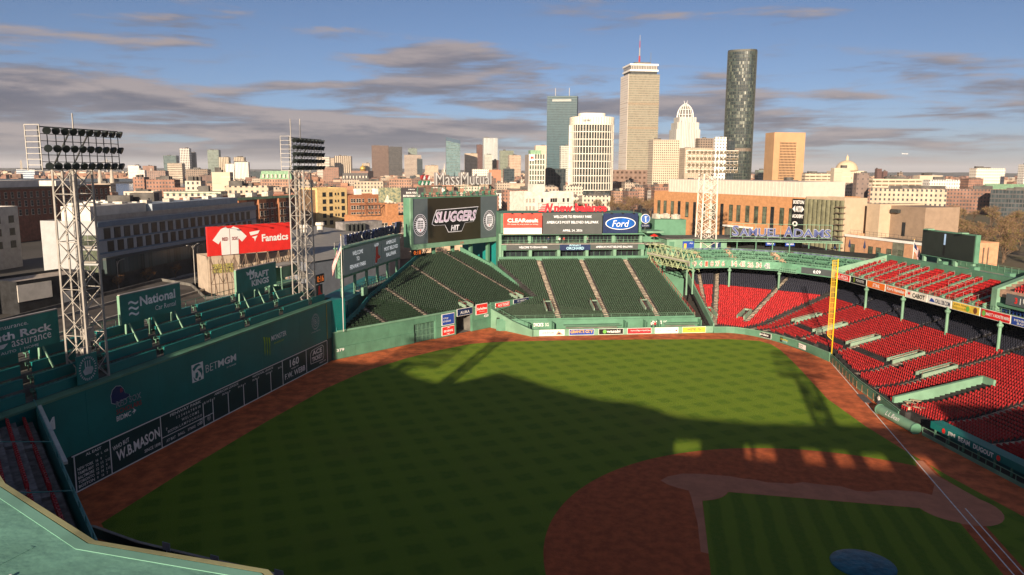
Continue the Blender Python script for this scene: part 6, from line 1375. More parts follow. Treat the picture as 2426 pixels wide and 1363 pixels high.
# special towers -----------------------------------------------------------
def part_box(t, name, c, dims, m, rz=RA):
    """axis-aligned mesh placed by rotation so that facade bays follow its sides"""
    b = MB(); b.box((0, 0, dims[2]/2), dims); o = link(name, b.mesh(m, name=name), t, c, rz); return o
t = thing('skyscraper', 'tall glassy teal slab skyscraper with two thin masts', 'skyscraper', (1836, 283, 0)); HG = facade('mirror_teal', (.008, .045, .065), (.009, .055, .075), 4, 3, .6, .85, spec=.25, var=.3, gvar=.2, grough=.35)
part_box(t, 'shaft', (1836, 283, 0), (32, 73, 212), HG, R(2)); part_box(t, 'plant_band', (1819, 283, 199), (1, 46, 5), mat('pale_band', (.30, .32, .31), .5), R(2))
for dy in (-16, 18): MB().bar((1836, 283+dy, 212), (1836, 283+dy, 232), .9).obj('mast', STEEL, t)
# round white tower: floors and mullions as geometry
t = thing('round_tower', 'rounded white tower of window grids with a stepped crown', 'tower', (858, 119, 0)); RWM = mat('white_cladding', (.74, .69, .60), .6, var=.05); cx0, cy0 = 862, 119
def sup(q, rx=21, ry=25.2, p=3.2):                                 # rounded-box plan
    c, s = math.cos(q), math.sin(q); k = (abs(c)**p+abs(s)**p)**(-1/p); return rx*c*k, ry*s*k
def RP(q, sc=1.): x, y = sup(q); return cx0+(x*math.cos(RA)-y*math.sin(RA))*sc, cy0+(x*math.sin(RA)+y*math.cos(RA))*sc
ring_ = [RP(2*math.pi*i/64, .985) for i in range(64)]; MB().prism(ring_, 0, 88).obj('glazing', facade('round_glass', (.02, .022, .022), (.022, .028, .028), 3.6, 3, .8, .85, gvar=.7, spec=.25), t)
nfl = 9
for k in range(nfl+1):
    z = 12+k*8.4; MB().prism([RP(2*math.pi*i/48, 1.012) for i in range(48)], z-.42, z+.42).obj('floor_band', RWM, t)
for i in range(52):
    q = 2*math.pi*(i+.5)/52
    if math.cos(q) > .5: continue
    x, y = RP(q, 1.004); MB().box((x, y, 50), (.65, .65, 76), q+RA).obj('mullion', RWM, t)
MB().prism([RP(2*math.pi*i/48, 1.0) for i in range(48)], 88.2, 96.5).obj('crown', RWM, t); MB().prism([RP(2*math.pi*i/48, .62) for i in range(48)], 96.5, 101).obj('penthouse', RWM, t)
for i in range(26):
    q = math.pi*.55+math.pi*.95*i/25; x, y = RP(q, 1.006); MB().box((x, y, 92.3), (.5, .5, 8), q+RA).obj('crown_rib', mat('cladding_shadow_joint', (.45, .41, .35), .7), t)
rf = Fr((cx0-21.8*UA.x+10*VA.x*1.0, cy0-21.8*UA.y+10*VA.y, 0), (-VA.x, -VA.y, 0), (0, 0, 1)); rf.text('servier', -1.0, 92.5, 9, 3.2, NAVY, t, d=1.2)
# twin-faced concrete tower with sky deck
t = thing('skyscraper', 'tall grey tan office tower with a white sky deck and mast', 'skyscraper', (1372, 84, 0)); PRM = facade('ribbed_tan', (.30, .25, .17), (.075, .085, .065), 4.0, 1.6, .62, .55, var=.06, gvar=.8); PRW = facade('cream_end', (.62, .54, .45), (.50, .43, .36), 4.0, 30, .3, 1, var=.03)
sh = part_box(t, 'shaft', (1372, 82, 0), (54, 56, 203), PRM); part_box(t, 'end_wall', (1372+28.2*VA.x, 82+28.2*VA.y, 0), (53, .8, 203), PRW)
for z in (108, 150): part_box(t, 'belt_floor', (1372, 82, z), (54.6, 56.6, 4), mat('belt_brown', (.26, .21, .15), .7))
part_box(t, 'recess', (1372, 82, 203), (46, 48, 5), STEEL_D); part_box(t, 'sky_deck', (1372, 82, 208), (50, 52, 3), WHITE); part_box(t, 'sky_deck_glass', (1372, 82, 211), (47, 49, 7), facade('deck_glass', (.5, .46, .4), (.06, .055, .05), 7, 3, .8, .6)); part_box(t, 'sky_deck', (1372, 82, 218), (50, 52, 3), WHITE); part_box(t, 'roof_plant', (1372, 82, 221), (30, 28, 4), CONC_D)
for z0, z1, r_, m in ((221, 238, 2.2, PR), (238, 252, 1.3, STEEL), (252, 264, .9, PR), (264, 274, .5, STEEL)): MB().bar((1372, 84, z0), (1372, 84, z1), r_, n=6, r2=r_*.7).obj('mast', m, t)
MB().bar((1372, 64, 221), (1372, 64, 243), .5).obj('mast', STEEL_D, t)
part_box(t, 'podium', (1330, 84, 0), (60, 120, 36), facade('podium_brown', (.22, .13, .09), (.05, .03, .02), 9, 8, .4, .5))
# crowned postmodern tower
t = thing('skyscraper', 'pale ribbed tower crowned by an open arched dome', 'skyscraper', (1462, -2, 0)); H1 = facade('pale_ribs', (.60, .56, .50), (.20, .21, .21), 60, 3.2, 1, .42, var=.05)
part_box(t, 'shaft', (1462, -2, 0), (40, 47, 112), H1); part_box(t, 'shoulder', (1462, -2, 112), (37, 42, 13), H1); part_box(t, 'drum', (1462, -2, 125), (30, 34, 10), H1); part_box(t, 'bay', (1440, -2, 0), (4, 15, 128), H1)
MB().lathe((1462, -2, 135), [(12.5, 0), (12.2, 5), (10.5, 12), (7.5, 18), (3.5, 22), (.5, 23.5)], 16).obj('dome_core', mat('dome_glass', (.16, .16, .16), .4), t)
for i in range(16):
    q = 2*math.pi*i/16; pts = [(1462+r_*math.cos(q)*15/14, -2+r_*math.sin(q)*15/14, 133+z) for r_, z in ((14.5, 0), (14.2, 7), (12.4, 15), (8.8, 22), (4, 26.5), (.6, 28))]; MB().path(pts, .7).obj('dome_rib', WHITE, t)
for z, r_ in ((140, 15.2), (149, 12.6), (156, 8.6)):
    MB().path([(1462+r_*math.cos(2*math.pi*i/20), -2+r_*math.sin(2*math.pi*i/20), z) for i in range(21)], .6).obj('dome_ring', WHITE, t)
for s in (-1.5, 1.5): MB().bar((1462, -2+s, 160), (1462, -2+s*2.2, 167), .6, r2=.15).obj('finial', WHITE, t)
# tall rounded-triangle glass tower
t = thing('skyscraper', 'very tall dark glass tower with softly curved sides', 'skyscraper', (1262, -84, 0)); cx0, cy0 = 1262, -84
def tri(q, r_=27):
    c, s = math.cos(q-R(-8)), math.sin(q-R(-8)); k = (abs(c)**3.4+abs(s)**3.4)**(-1/3.4)*r_/27; x, y = 18*c*k, 22.6*s*k; return cx0+x*math.cos(R(-8))-y*math.sin(R(-8)), cy0+x*math.sin(R(-8))+y*math.cos(R(-8))
DG = facade('dark_glass_tower', (.06, .065, .055), (.05, .065, .055), 4.2, 4.0, .75, .7, spec=.6, var=.25, gvar=1.0)
pts = [tri(2*math.pi*i/60, 25.2) for i in range(60)]; MB().prism(pts, 0, 223).obj('core', STEEL_D, t)
GP = [mat('tower_pane_dark', (.018, .03, .03), .1, spec=.7, var=.3), mat('tower_pane_mid', (.045, .065, .056), .12, spec=.7, var=.3), mat('tower_pane_pale', (.095, .115, .09), .2, spec=.6, var=.2)]
MU = mat('tower_mullion', (.055, .06, .05), .5)
qs = [R(100)+R(190)*i/30 for i in range(31)]; random.seed(5); pm = [MB(), MB(), MB()]; mu = MB(); zfl = 5.2
for k in range(43):
    z0_ = k*zfl; band = 66 < z0_ < 72
    for i in range(30):
        (x0, y0), (x1, y1) = tri(qs[i]), tri(qs[i+1]); g = random.choices((0, 1, 2), (6, 4, 2) if z0_ > 70 and z0_ < 205 else (7, 3, .1))[0]
        if band: g = 0
        v = Vector((x1-x0, y1-y0)); e = .08
        pm[g].quad((x0+v.x*e, y0+v.y*e, z0_+.5), (x1-v.x*e, y1-v.y*e, z0_+.5), (x1-v.x*e, y1-v.y*e, z0_+zfl-.35), (x0+v.x*e, y0+v.y*e, z0_+zfl-.35))
for i in range(31): (x0, y0) = tri(qs[i], 27.15); mu.box((x0, y0, 112), (.45, .45, 224), qs[i])
for k in range(44): mu.wall([tri(q, 26.9) for q in qs], k*zfl-.3, k*zfl+.3, .3)
for g in range(3): pm[g].obj('glass_panes', GP[g], t, kind='stuff')
mu.obj('mullions', MU, t); MB().prism([tri(2*math.pi*i/60, 27.2) for i in range(60)], 66.5, 71.5).obj('belt_floor', mat('bronze_belt', (.16, .12, .09), .5), t); MB().wall([tri(2*math.pi*i/60, 27.2) for i in range(61)], 223, 226.5, .6).obj('parapet', MU, t)
# tan slab with a sunk window grid
t = thing('tower_block', 'tan concrete slab tower with a sunken grid of windows', 'tower', (1094, -134, 0)); TAN = mat('tan_concrete', (.44, .27, .145), .75, var=.08, vs=.05); part_box(t, 'shaft', (1100, -134, 0), (28, 46, 89), TAN)
gf_ = Fr((1086.2-.0, -134+0, 0), (-VA.x, -VA.y, 0), (0, 0, 1)); o_ = Vector((1100, -134, 0))-UA.to_3d()*14.05; gf_ = Fr(o_, (-VA.x, -VA.y, 0), (0, 0, 1))
gf_.slab('grid_back', -14, 8, 10, 76, -.1, .15, mat('grid_dark', (.04, .025, .016), .8), t)
for k in range(19): gf_.slab('grid_floor', -14, 8+k*3.75-.55, 10, 8+k*3.75+.75, .15, 1.1, TAN, t)
for k in range(13): gf_.slab('grid_fin', -14+k*2-.35, 8, -14+k*2+.35, 76, .15, .8, TAN, t)
# office with red mark
t = thing('office_tower', 'white framed office tower with a red mark on a white panel', 'tower', (848, 186, 0)); OW = mat('office_white', (.70, .65, .57), .6, var=.05); part_box(t, 'core', (846, 184, 0), (34, 18.5, 53), mat('office_side', (.33, .29, .26), .75, var=.08))
of = Fr(Vector((846, 184, 0))-UA.to_3d()*17.1+VA.to_3d()*9.25, (-VA.x, -VA.y, 0), (0, 0, 1)); of.slab('glazing', 0, 0, 18.5, 53, 0, .3, facade('office_glass', (.10, .13, .10), (.03, .04, .035), 3.6, 2.2, .5, .7, gvar=1), t)
for k in range(8): of.slab('floor_band', 0, 4+k*6.1, 18.5, 5.0+k*6.1, .3, 1.0, OW, t)
for k in range(7): of.slab('mullion', -.4+k*3.08, 0, .4+k*3.08, 53.5, .3, 1.2, OW, t)
of.slab('mark_panel', .4, 45.5, 6.2, 52.8, 1.0, 1.5, WHITE, t); of.poly('mark', [(1.5, 47.5), (1.5, 50.8), (2.6, 50.8), (3.3, 49.6), (4.0, 50.8), (5.1, 50.8), (5.1, 47.5), (4.1, 47.5), (3.3, 48.7), (2.5, 47.5)], RED, t, 1.6)
part_box(t, 'roof_plant', (846, 184, 53), (16, 13, 5), mat('verdigris', (.20, .34, .22), .7))
t = thing('glass_tower', 'teal glass tower with a slanted top edge', 'tower', (1975, 601, 0)); b = MB(); ug, vg = UA.to_3d(), VA.to_3d(); c_ = Vector((1985, 603, 0)); P_ = lambda x, y, z: c_+ug*x+vg*y+Vector((0, 0, z))
b.hexa([P_(-14, -19, 0), P_(14, -19, 0), P_(14, 19, 0), P_(-14, 19, 0), P_(-14, -19, 113), P_(14, -19, 113), P_(14, 19, 122), P_(-14, 19, 122)]); b.obj('shaft', facade('teal_tower', (.13, .20, .20), (.035, .085, .10), 4.2, 3, .6, .7, spec=.6, gvar=1), t)
b = MB(); b.hexa([P_(-14.3, -19.2, 104), P_(-14, -19.2, 104), P_(-14, 19.2, 112), P_(-14.3, 19.2, 112), P_(-14.3, -19.2, 113), P_(-14, -19.2, 113), P_(-14, 19.2, 122), P_(-14.3, 19.2, 122)]); b.obj('top_band', mat('slate_blue', (.05, .09, .14), .4), t)
# domes and odd landmarks
t = thing('domed_church', 'cream church dome with a slim lantern on the right skyline', 'church', (980, -193, 0)); DM = mat('dome_cream', (.56, .46, .32), .6, var=.07); part_box(t, 'base', (985, -193, 0), (30, 34, 36), facade('church_base', (.56, .46, .33), (.2, .15, .1), 6, 3, .4, .35, var=.05))
MB().lathe((980, -193, 36), [(13.6, 0), (13.4, 2), (12.6, 5.2), (10.6, 8.6), (7.4, 11.2), (3.4, 12.8), (1.8, 13)], 32).obj('dome', DM, t, smooth=True); MB().lathe((980, -193, 49), [(1.9, 0), (1.7, .4), (1.6, 3.6), (2, 3.9), (1.2, 5.0), (.3, 6.2), (.1, 8)], 12).obj('lantern', DM, t)
t = thing('gold_dome', 'small golden dome among brick roofs', 'dome', (1800, 790, 30)); MB().lathe((1800, 790, 30), [(7, 0), (6.8, 5), (8, 5.2), (8, 6), (7, 9), (4.5, 12), (1.5, 13.5), (.8, 16), (.2, 19)], 20).obj('dome', mat('gilding', (.65, .45, .12), .35, metal=.5), t, smooth=True); MB().prism([(1785, 770), (1820, 770), (1820, 815), (1785, 815)], 0, 30).obj('base', ST['st_brick'], t)
MB().lathe((3411, 3350, 0), [(9, 0), (5.5, 66), (.2, 72)], 4).obj('obelisk', mat('granite', (.40, .36, .31), .8), label='granite obelisk on the far left horizon', cat='monument', base=(3411, 3350, 0))
t = thing('cable_bridge', 'far cable stayed bridge pylon with fine cables', 'bridge', (3209, 2673, 0)); MB().bar((3209, 2673, 0), (3209, 2673, 60), 5, r2=3).bar((3209, 2673, 60), (3209, 2673, 82), 3, r2=1).obj('pylon', mat('pale_concrete', (.36, .35, .34), .8), t)
b = MB()
for k in range(1, 9):
    for s in (-1, 1): b.bar((3209, 2673, 78-k*1.5), (3209+s*k*11, 2673-s*k*17, 18), .5)
b.obj('cables', mat('pale_concrete', (.36, .35, .34), .8), t)
def spire(x, y, h, lab): MB().lathe((x, y, 0), [(4, 0), (4, h*.5), (2.6, h*.55), (.1, h)], 6).obj('church_spire', mat('spire_white', (.6, .55, .48), .6) if 'white' in lab else MATS['granite'], label=lab, cat='spire', base=(x, y, 0))
spire(1890, 600, 52, 'slim white church spire below the office blocks'); spire(1260, 420, 38, 'stubby stone church spire over brick roofs')
# far ridge
rg = MB(); random.seed(2); R0 = 7800
pts = [(R(-40)+R(100)*i/160) for i in range(161)]; hts = [18+22*(.5+.5*math.sin(i*.21))*(.5+.5*math.sin(i*.067+1))+random.uniform(0, 5) for i in range(161)]
for i in range(160):
    p = [(CAMP.x+r_*math.cos(a_), CAMP.y+r_*math.sin(a_)) for a_ in (pts[i], pts[i+1]) for r_ in (R0, R0+1500)]
    rg.quad((*p[0], -1), (*p[2], -1), (*p[3], hts[i+1]), (*p[1], hts[i]))
rg.obj('hills', mat('far_wooded_hill', (.10, .10, .085), .9, var=.4, vs=.004), kind='structure', label='low wooded ridge on the horizon')
RIV = mat('river_water', (.06, .10, .17), .2, spec=.5, var=.15, vs=.01, bump=.05, bs=.3)
def pol(az, r_): return CAMP.x+r_*math.cos(R(az)), CAMP.y+r_*math.sin(R(az))
sheet('river', [pol(33.5, 1150), pol(50, 950), pol(50, 1900), pol(33.5, 1950)], .0, RIV, label='wide blue river beyond the rooftops on the left')
rb_ = thing('river_bridge', 'long dark arched river bridge with pairs of stone towers', 'bridge', pol(40, 1950)+(0,)); d0, d1 = Vector(pol(50, 2000)), Vector(pol(33, 2000)); MB().wall([tuple(d0), tuple(d1)], 3, 10, 18).obj('deck', mat('bridge_dark', (.04, .055, .08), .7), rb_)
for f in (.62, .66, .76, .80): p = d0.lerp(d1, f); MB().lathe((p.x-6, p.y-6, 0), [(5, 0), (4.6, 12), (3.4, 14), (3.4, 26), (2.4, 28), (1.2, 34)], 8).obj('stone_tower', MATS['granite'], rb_)
SAIL = mat('sail_white', (.75, .72, .66), .7)
for k, (az, r_) in enumerate(((41.3, 1500), (40.2, 1420), (39.0, 1600), (37.1, 1500), (35.9, 1450), (36.4, 1700))):
    x, y = pol(az, r_); b = thing('sailboat', 'tiny sailboat with a white sail on the blue river', 'sailboat', (x, y, 0), 'sailboats on the river'); MB().prism([(x-3, y-1), (x+3, y-1), (x+4, y), (x+3, y+1), (x-3, y+1)], 0.02, 1.0).obj('hull', WHITE, b); MB().poly([(x, y, 1.2), (x+1.5, y-3.2, 1.4), (x, y, 9.5)]).poly([(x, y, 9.5), (x+1.5, y-3.2, 1.4), (x, y, 1.2)]).obj('sail', SAIL, b); MB().bar((x, y, 1), (x, y, 10), .1).obj('mast', STEEL, b)
# filler streets: brick terraces and blocks up to the towers
random.seed(21); placed = []; KEEP = [(s[0], s[1], max(s[2], s[3])*.75+8) for s in SKY]+[(858, 119, 36), (1372, 84, 60), (1462, -2, 40), (1262, -84, 45), (1094, -134, 40), (848, 186, 30), (980, -193, 35), (1836, 283, 60), (1985, 603, 35), (1800, 790, 30)]
cnt = 0; tries = 0
LB_ = ('reddish brick row house in the dense streets before the skyline', 'dark brick block in the dense streets before the skyline', 'orange brick walk-up in the dense streets before the skyline', 'sooty brown brick block in the dense streets before the skyline')
while cnt < 285 and tries < 9000:
    tries += 1; az = random.uniform(-22, 44); r_ = 610+1300*random.random()**1.5
    if az > 33 and r_ > 1050: continue
    if az < -11 and r_ < 800: continue
    if -4 < az < 5 and r_ < 700: continue
    x, y = pol(az, r_); w_, d_ = random.uniform(9, 27), random.uniform(9, 20)
    if any((x-a)**2+(y-b)**2 < (c+max(w_, d_)*.5)**2 for a, b, c in KEEP) or any(abs(x-a)+abs(y-b) < c+max(w_, d_)*.72 for a, b, c in placed): continue
    placed.append((x, y, max(w_, d_)*.6)); h = random.uniform(10, 19) if random.random() < .85 else random.uniform(19, 27); k = random.random()
    if k < .68: i = random.randrange(4); m, lab, g = FB[i], LB_[i], 'brick blocks in the streets before the skyline %d' % i
    elif k < .92: i = random.randrange(3); m, lab, g = FT[i], ('tan stone block in the dense streets before the skyline', 'pale stone block in the dense streets before the skyline', 'drab stone block in the dense streets before the skyline')[i], 'stone blocks in the streets before the skyline %d' % i
    elif k < .97: m, lab, g = FWH, 'white rendered block in the dense streets before the skyline', 'white blocks in the streets before the skyline'
    else: m, lab, g = FDK, 'dark glazed block in the dense streets before the skyline', 'dark blocks in the streets before the skyline'
    bld('street_block', x, y, w_, d_, h, m, lab, 'building', g, RA+random.uniform(-.05, .05)); cnt += 1
far = MB(); fm = [MATS['brick_front_0'], MATS['brick_front_1'], MATS['stone_front_0'], MATS['white_front'], MATS['brick_front_3']]
sets = [([], []) for _ in fm]
for k in range(2600):
    az = random.uniform(-24, 47); r_ = 780+4000*random.random()**1.3; x, y = pol(az, r_)
    if az > 32.5 and r_ < 2150: continue
    if -1 < az < 7.5 and r_ < 900 or az < -11 and r_ < 900: continue
    if any((x-a)**2+(y-b)**2 < (c+14)**2 for a, b, c in KEEP) or any(abs(x-a)+abs(y-b) < c+16 for a, b, c in placed): continue
    i = random.choices(range(5), (4, 3, 3, 1, 2))[0]; sets[i][0].append((x, y, 0)); sets[i][1].append((random.uniform(8, 26), random.uniform(8, 18), random.uniform(8, 19)))
for i, (ps, ds) in enumerate(sets):
    b = MB()
    for (x, y, z), (w_, d_, h) in zip(ps, ds): b.box((x, y, h/2), (d_, w_, h), RA)
    if ps: b.obj('distant_rooftops', mat('far_roofs_%d' % i, ((.28, .15, .10), (.22, .12, .09), (.42, .33, .25), (.55, .50, .44), (.17, .11, .085))[i], .85, var=.35, vs=.05), kind='stuff', label='mass of %s rooftops running out to the horizon' % ('red brick', 'brown brick', 'tan stone', 'pale', 'dark')[i])
# ------------------------------------------------------------------ nearer buildings with built windows
def winmesh(w_, h, fm, pm, bars=1, rows=1, fr=.12):
    b = MB(); g_ = MB(); b.box((0, -.02, 0), (w_+2*fr, .12, h+2*fr), 0, 0); g_.box((0, -.07, 0), (w_, .06, h))
    for k in range(1, bars+1): b.box((-w_/2+w_*k/(bars+1), -.1, 0), (.09, .05, h), 0, 0)
    for k in range(1, rows+1): b.box((0, -.1, -h/2+h*k/(rows+1)), (w_, .05, .09), 0, 0)
    b.box((0, -.1, -h/2-fr-.05), (w_+.4, .22, .1), 0, 0); return b.mesh(fm, name='window'), g_.mesh(pm, name='pane')
def wins(t, fr, us, zs, me, skip=()):
    rz = math.atan2(fr.r.y, fr.r.x)
    for i, z in enumerate(zs):
        for j, u_ in enumerate(us):
            if (i, j) in skip: continue
            o = link('window', me[0], t, fr.p(u_, z, .02), rz); p_ = bpy.data.objects.new('pane', me[1]); COL.objects.link(p_); p_.parent = o
def shell(t, p0, p1, depth, z0, z1, m, rm=None, name='wall', par=True):
    """box with its front along p0->p1 (front faces right of travel reversed): returns the front frame"""
    p0 = Vector((*p0, 0)); p1 = Vector((*p1, 0)); fr = Fr(p0, p1-p0, (0, 0, 1)); L_ = (p1-p0).length
    q = [fr.p(0, 0), fr.p(L_, 0), fr.p(L_, 0, -depth), fr.p(0, 0, -depth)]
    MB().prism([(v.x, v.y) for v in q], z0, z1).obj(name, m, t)
    MB().prism([(v.x, v.y) for v in (fr.p(.3, 0, -.3), fr.p(L_-.3, 0, -.3), fr.p(L_-.3, 0, .3-depth), fr.p(.3, 0, .3-depth))], z1, z1+.05).obj('roof', rm or ROOFT, t)
    if par:
        b = MB(); b.wall([(v.x, v.y) for v in q+[q[0]]], z1, z1+.7, .3); b.obj('parapet', m, t)
    return fr, L_
BRK = mat('red_brown_brick', (.33, .14, .072), .85, var=.16, vs=1.2, bump=.1, bs=5); BRK2 = mat('orange_brick', (.42, .20, .095), .85, var=.14, vs=1.0, bump=.1); BRKD = mat('deep_red_brick', (.22, .085, .055), .85, var=.2, vs=.7)
YB = mat('yellow_brick', (.58, .42, .20), .85, var=.1, vs=.8); GYP = mat('grey_panel', (.36, .37, .38), .7, var=.06); BLP = mat('blue_grey_panel', (.13, .19, .26), .6, var=.1); WHR = mat('white_render', (.60, .57, .52), .8, var=.1, vs=.3); SHT = mat('beige_sheet', (.40, .33, .26), .7, var=.1)
PANE = mat('window_pane', (.018, .021, .025), .35, spec=.2, var=.5, vs=.4); PANEG = mat('window_pane_green', (.10, .12, .085), .2, spec=.5, var=.5, vs=.3); FRW = mat('window_frame_white', (.55, .50, .43), .7); FRD = mat('window_frame_dark', (.04, .045, .04), .6)
# long hotel by the motorway
t = thing('hotel_block', 'long grey blue hotel with deep window rows over a dark glass base', 'building', (176, 195, 0)); h0, h1 = (126.9, 185.2), (224.9, 193.2)
fr, L_ = shell(t, h0, h1, 17, 0, 20.0, GYP); fr.slab('base_storeys', -.1, 0, L_, 7.2, 0, .35, mat('dark_cladding', (.03, .034, .038), .5, var=.3), t); fr.slab('base_glazing', 1, 5.4, 62, 10.4, .1, 1.2, facade('base_glass', (.05, .055, .055), (.03, .045, .045), 5, 2.0, .9, .9, gvar=.8), t); fr.slab('roof_cornice', -.3, 19.0, L_, 20.4, 0, .4, BLP, t)
WH_ = winmesh(2.6, 2.7, FRD, PANE, 1, 0)
for k, z in enumerate((17.1, 13.4, 9.8)):
    us = [4+i*4.6+(1.2 if k == 1 else 0) for i in range(20) if (k < 2 or i > 12)]; wins(t, fr, us, [z], WH_)
    for u_ in us: fr.slab('pale_panel', u_+1.5, z-1.6, u_+2.9, z+1.6, .02, .1, GYP, t)
fr.slab('blue_band', 0, 11.4, L_, 11.9, .02, .14, BLP, t); fr.slab('blue_band', 0, 15.1, L_, 15.6, .02, .14, BLP, t)
fr.slab('west_base', -.35, 0, 0, 6.5, -17, .35, MATS['dark_cladding'], t)
fr2 = Fr((fr.p(0, 0, -17)), (fr.p(0, 0)-fr.p(0, 0, -17)), (0, 0, 1)); WB = winmesh(2.2, 2.6, FRD, PANEG, 1, 0); wins(t, fr2, [12.6, 15.2], [15.4, 11.2, 7.0], WB); fr2.slab('balcony', 10.5, 13.3, 16.5, 13.7, 0, 1.0, CONC, t); fr2.slab('balcony', 10.5, 9.2, 16.5, 9.6, 0, 1.0, CONC, t)
fr.slab('roof_storey', 34, 20, L_-6, 24.0, -14, -4.5, mat('pale_blue_sheet', (.30, .35, .40), .6, var=.1), t); fr.slab('roof_storey', 6, 20, 33, 24.4, -15, -6, WHR, t); fr.slab('glass_screen', 0, 20.4, L_, 22.2, -.55, -.45, mat('frosted_screen', (.26, .26, .25), .4, var=.15), t); b = MB(); rail(b, [fr.p(0, 20.4, -.5), fr.p(L_, 20.4, -.5)], 1.6, .06, 3.5); b.obj('roof_screen', STEEL, t)
for k in range(6): q = fr.p(12+k*13, 24.2, -9); MB().box(q, (3, 2.4, 1.8), .1).obj('roof_unit', MATS['pale_unit'], t)
t = thing('office_block', 'long pale grey block with small square windows left of the hotel', 'building', (165, 250, 0)); fr, L_ = shell(t, (112, 252), (176, 258), 18, 0, 21, mat('pale_grey_render', (.36, .35, .34), .8, var=.1)); wins(t, fr, [4+i*6.3 for i in range(10)], [17.3, 12.9, 8.5], winmesh(2.2, 2.2, FRD, PANE, 1, 1))
for k in range(5): q = fr.p(6+k*9, 21, -4); MB().bar(q, q+Vector((0, 0, 3.2)), .35, n=8).obj('vent_pipe', WHITE, t)
t = thing('corner_shop_block', 'weathered grey corner block with wide windows at the far left edge', 'building', (78, 205, 0)); fr, L_ = shell(t, (86, 190), (101, 200.5), 14, 0, 12.5, mat('weathered_render', (.28, .25, .22), .85, var=.25)); wins(t, fr, [3.6, 9.2, 14.6], [9.6, 5.8], winmesh(4.2, 2.2, FRW, PANE, 3, 1)); fr.slab('shop_front', .5, 0, L_-.5, 3.2, .02, .2, mat('mural', (.10, .09, .10), .7, var=.9, vs=1.5), t)
t = thing('warehouse', 'dark red brick warehouse with rows of pale windows at far left', 'building', (285, 345, 0)); fr, L_ = shell(t, (234, 330), (322, 338), 24, 0, 25.2, BRKD); wins(t, fr, [3+i*4.1 for i in range(21)], [22.4, 18.2, 14.0], winmesh(1.5, 2.6, FRW, PANE, 0, 1)); fr.slab('cornice', -.3, 25.0, L_+.3, 26.0, 0, .6, mat('brown_cornice', (.16, .12, .09), .8), t)
fr.slab('string_course', 0, 20.1, L_, 20.5, 0, .2, MATS['brown_cornice'], t); fr.slab('penthouse', 8, 25.3, 40, 29, -16, -5, WHR, t); fr.slab('penthouse', 52, 25.3, 76, 28.5, -16, -5, WHR, t)
t = thing('apartment_block', 'green corniced dark red brick apartments behind the red billboard', 'building', (258, 210, 0)); fr, L_ = shell(t, (228, 211), (283, 205), 20, 0, 22.3, BRKD); wins(t, fr, [2.5+i*3.7 for i in range(14)], [19.0, 15.6, 12.2, 8.8], winmesh(1.5, 2.0, FRW, PANE, 0, 1)); fr.slab('cornice', -.5, 21.9, L_+.5, 22.9, 0, .9, mat('verdigris', (.20, .34, .22), .7), t); fr.slab('string_course', 0, 17.2, L_, 17.7, 0, .25, FRW, t)
for u_ in (10, 24, 39): fr.slab('bay', u_, 0, u_+5.5, 21.8, .1, 1.6, BRK, t)
for u_ in (10, 24, 39): wins(t, Fr(fr.p(u_, 0, 1.6), fr.r, (0, 0, 1)), [1.4, 4.1], [19.0, 15.6, 12.2, 8.8], winmesh(1.4, 2.0, FRW, PANE, 0, 1))
for k in range(4): q = fr.p(8+k*12, 23.4, -8); MB().box(q, (4, 3.5, 2.4), -.1).obj('roof_unit', MATS['pale_unit'], t)
t = thing('apartment_block', 'yellow brick apartment block with small dark windows', 'building', (330, 214, 0)); fr, L_ = shell(t, (326, 214.5), (342, 204.5), 18, 0, 24.3, YB); wins(t, fr, [4.2, 8.4, 16.2], [21.6, 17.8, 14.0, 10.2, 6.4], winmesh(1.9, 2.0, FRD, PANE, 1, 1)); wins(t, fr, [11.4, 13.2], [21.8, 18.0, 14.2, 10.4], winmesh(.6, 1.0, FRD, PANE, 0, 0)); fr.slab('side_wing', -6.5, 0, 0, 24.0, -12, -2, mat('brown_wing', (.24, .16, .10), .8), t)
t = thing('apartment_block', 'brown brick walk-up with paired white windows and a fire escape', 'building', (350, 197, 0)); fr, L_ = shell(t, (342.5, 204), (361, 189), 18, 0, 20.4, BRK); W1 = winmesh(1.1, 1.9, FRW, PANE, 0, 1); wins(t, fr, [2.2, 3.7, 5.6, 7.1, 9.2, 13.0, 15.0, 17.2, 19.8, 21.6], [17.8, 14.0, 10.2, 6.4], W1); b = MB()
for k in range(3): b.bar(fr.p(10.6, 16.4-k*3.8, .8), fr.p(13.0, 13.2-k*3.8, .8), .08); b.bar(fr.p(10, 16.6-k*3.8, .8), fr.p(14, 16.6-k*3.8, .8), .1)
b.obj('fire_escape', STEEL_D, t); 
for u_ in (8, 20): MB().box(fr.p(u_, 22.4, -4), (3.5, 3, 3.6), -.7).obj('roof_hut', WHITE, t)
t = thing('brick_works', 'orange brick block with arched windows left of the big screen', 'building', (258, 150, 0)); fr, L_ = shell(t, (246, 157), (268, 137.5), 16, 0, 14.8, BRK2); W2 = winmesh(1.25, 1.9, FRW, PANE, 0, 1); wins(t, fr, [3.2, 8.6, 10.2, 11.8, 15.4, 19.2, 20.9, 24.6], [11.4], W2); wins(t, fr, [3.2, 8.6, 10.2, 15.4, 19.2, 20.9, 24.6], [7.2], W2)
fr.slab('stair_head', 13, 14.8, 18.5, 20.5, -7, -1, BRK2, t); b = MB()
for k in range(6): b.bar(fr.p(2+k*2.2, 14.8, -3), fr.p(2+k*2.2, 20, -3), .15); b.bar(fr.p(2+k*2.2, 15, -3), fr.p(4.2+k*2.2, 19.8, -3), .1)
b.bar(fr.p(1, 20, -3), fr.p(14, 20, -3), .3); b.obj('steel_frame', mat('rust_frame', (.10, .05, .035), .8), t)
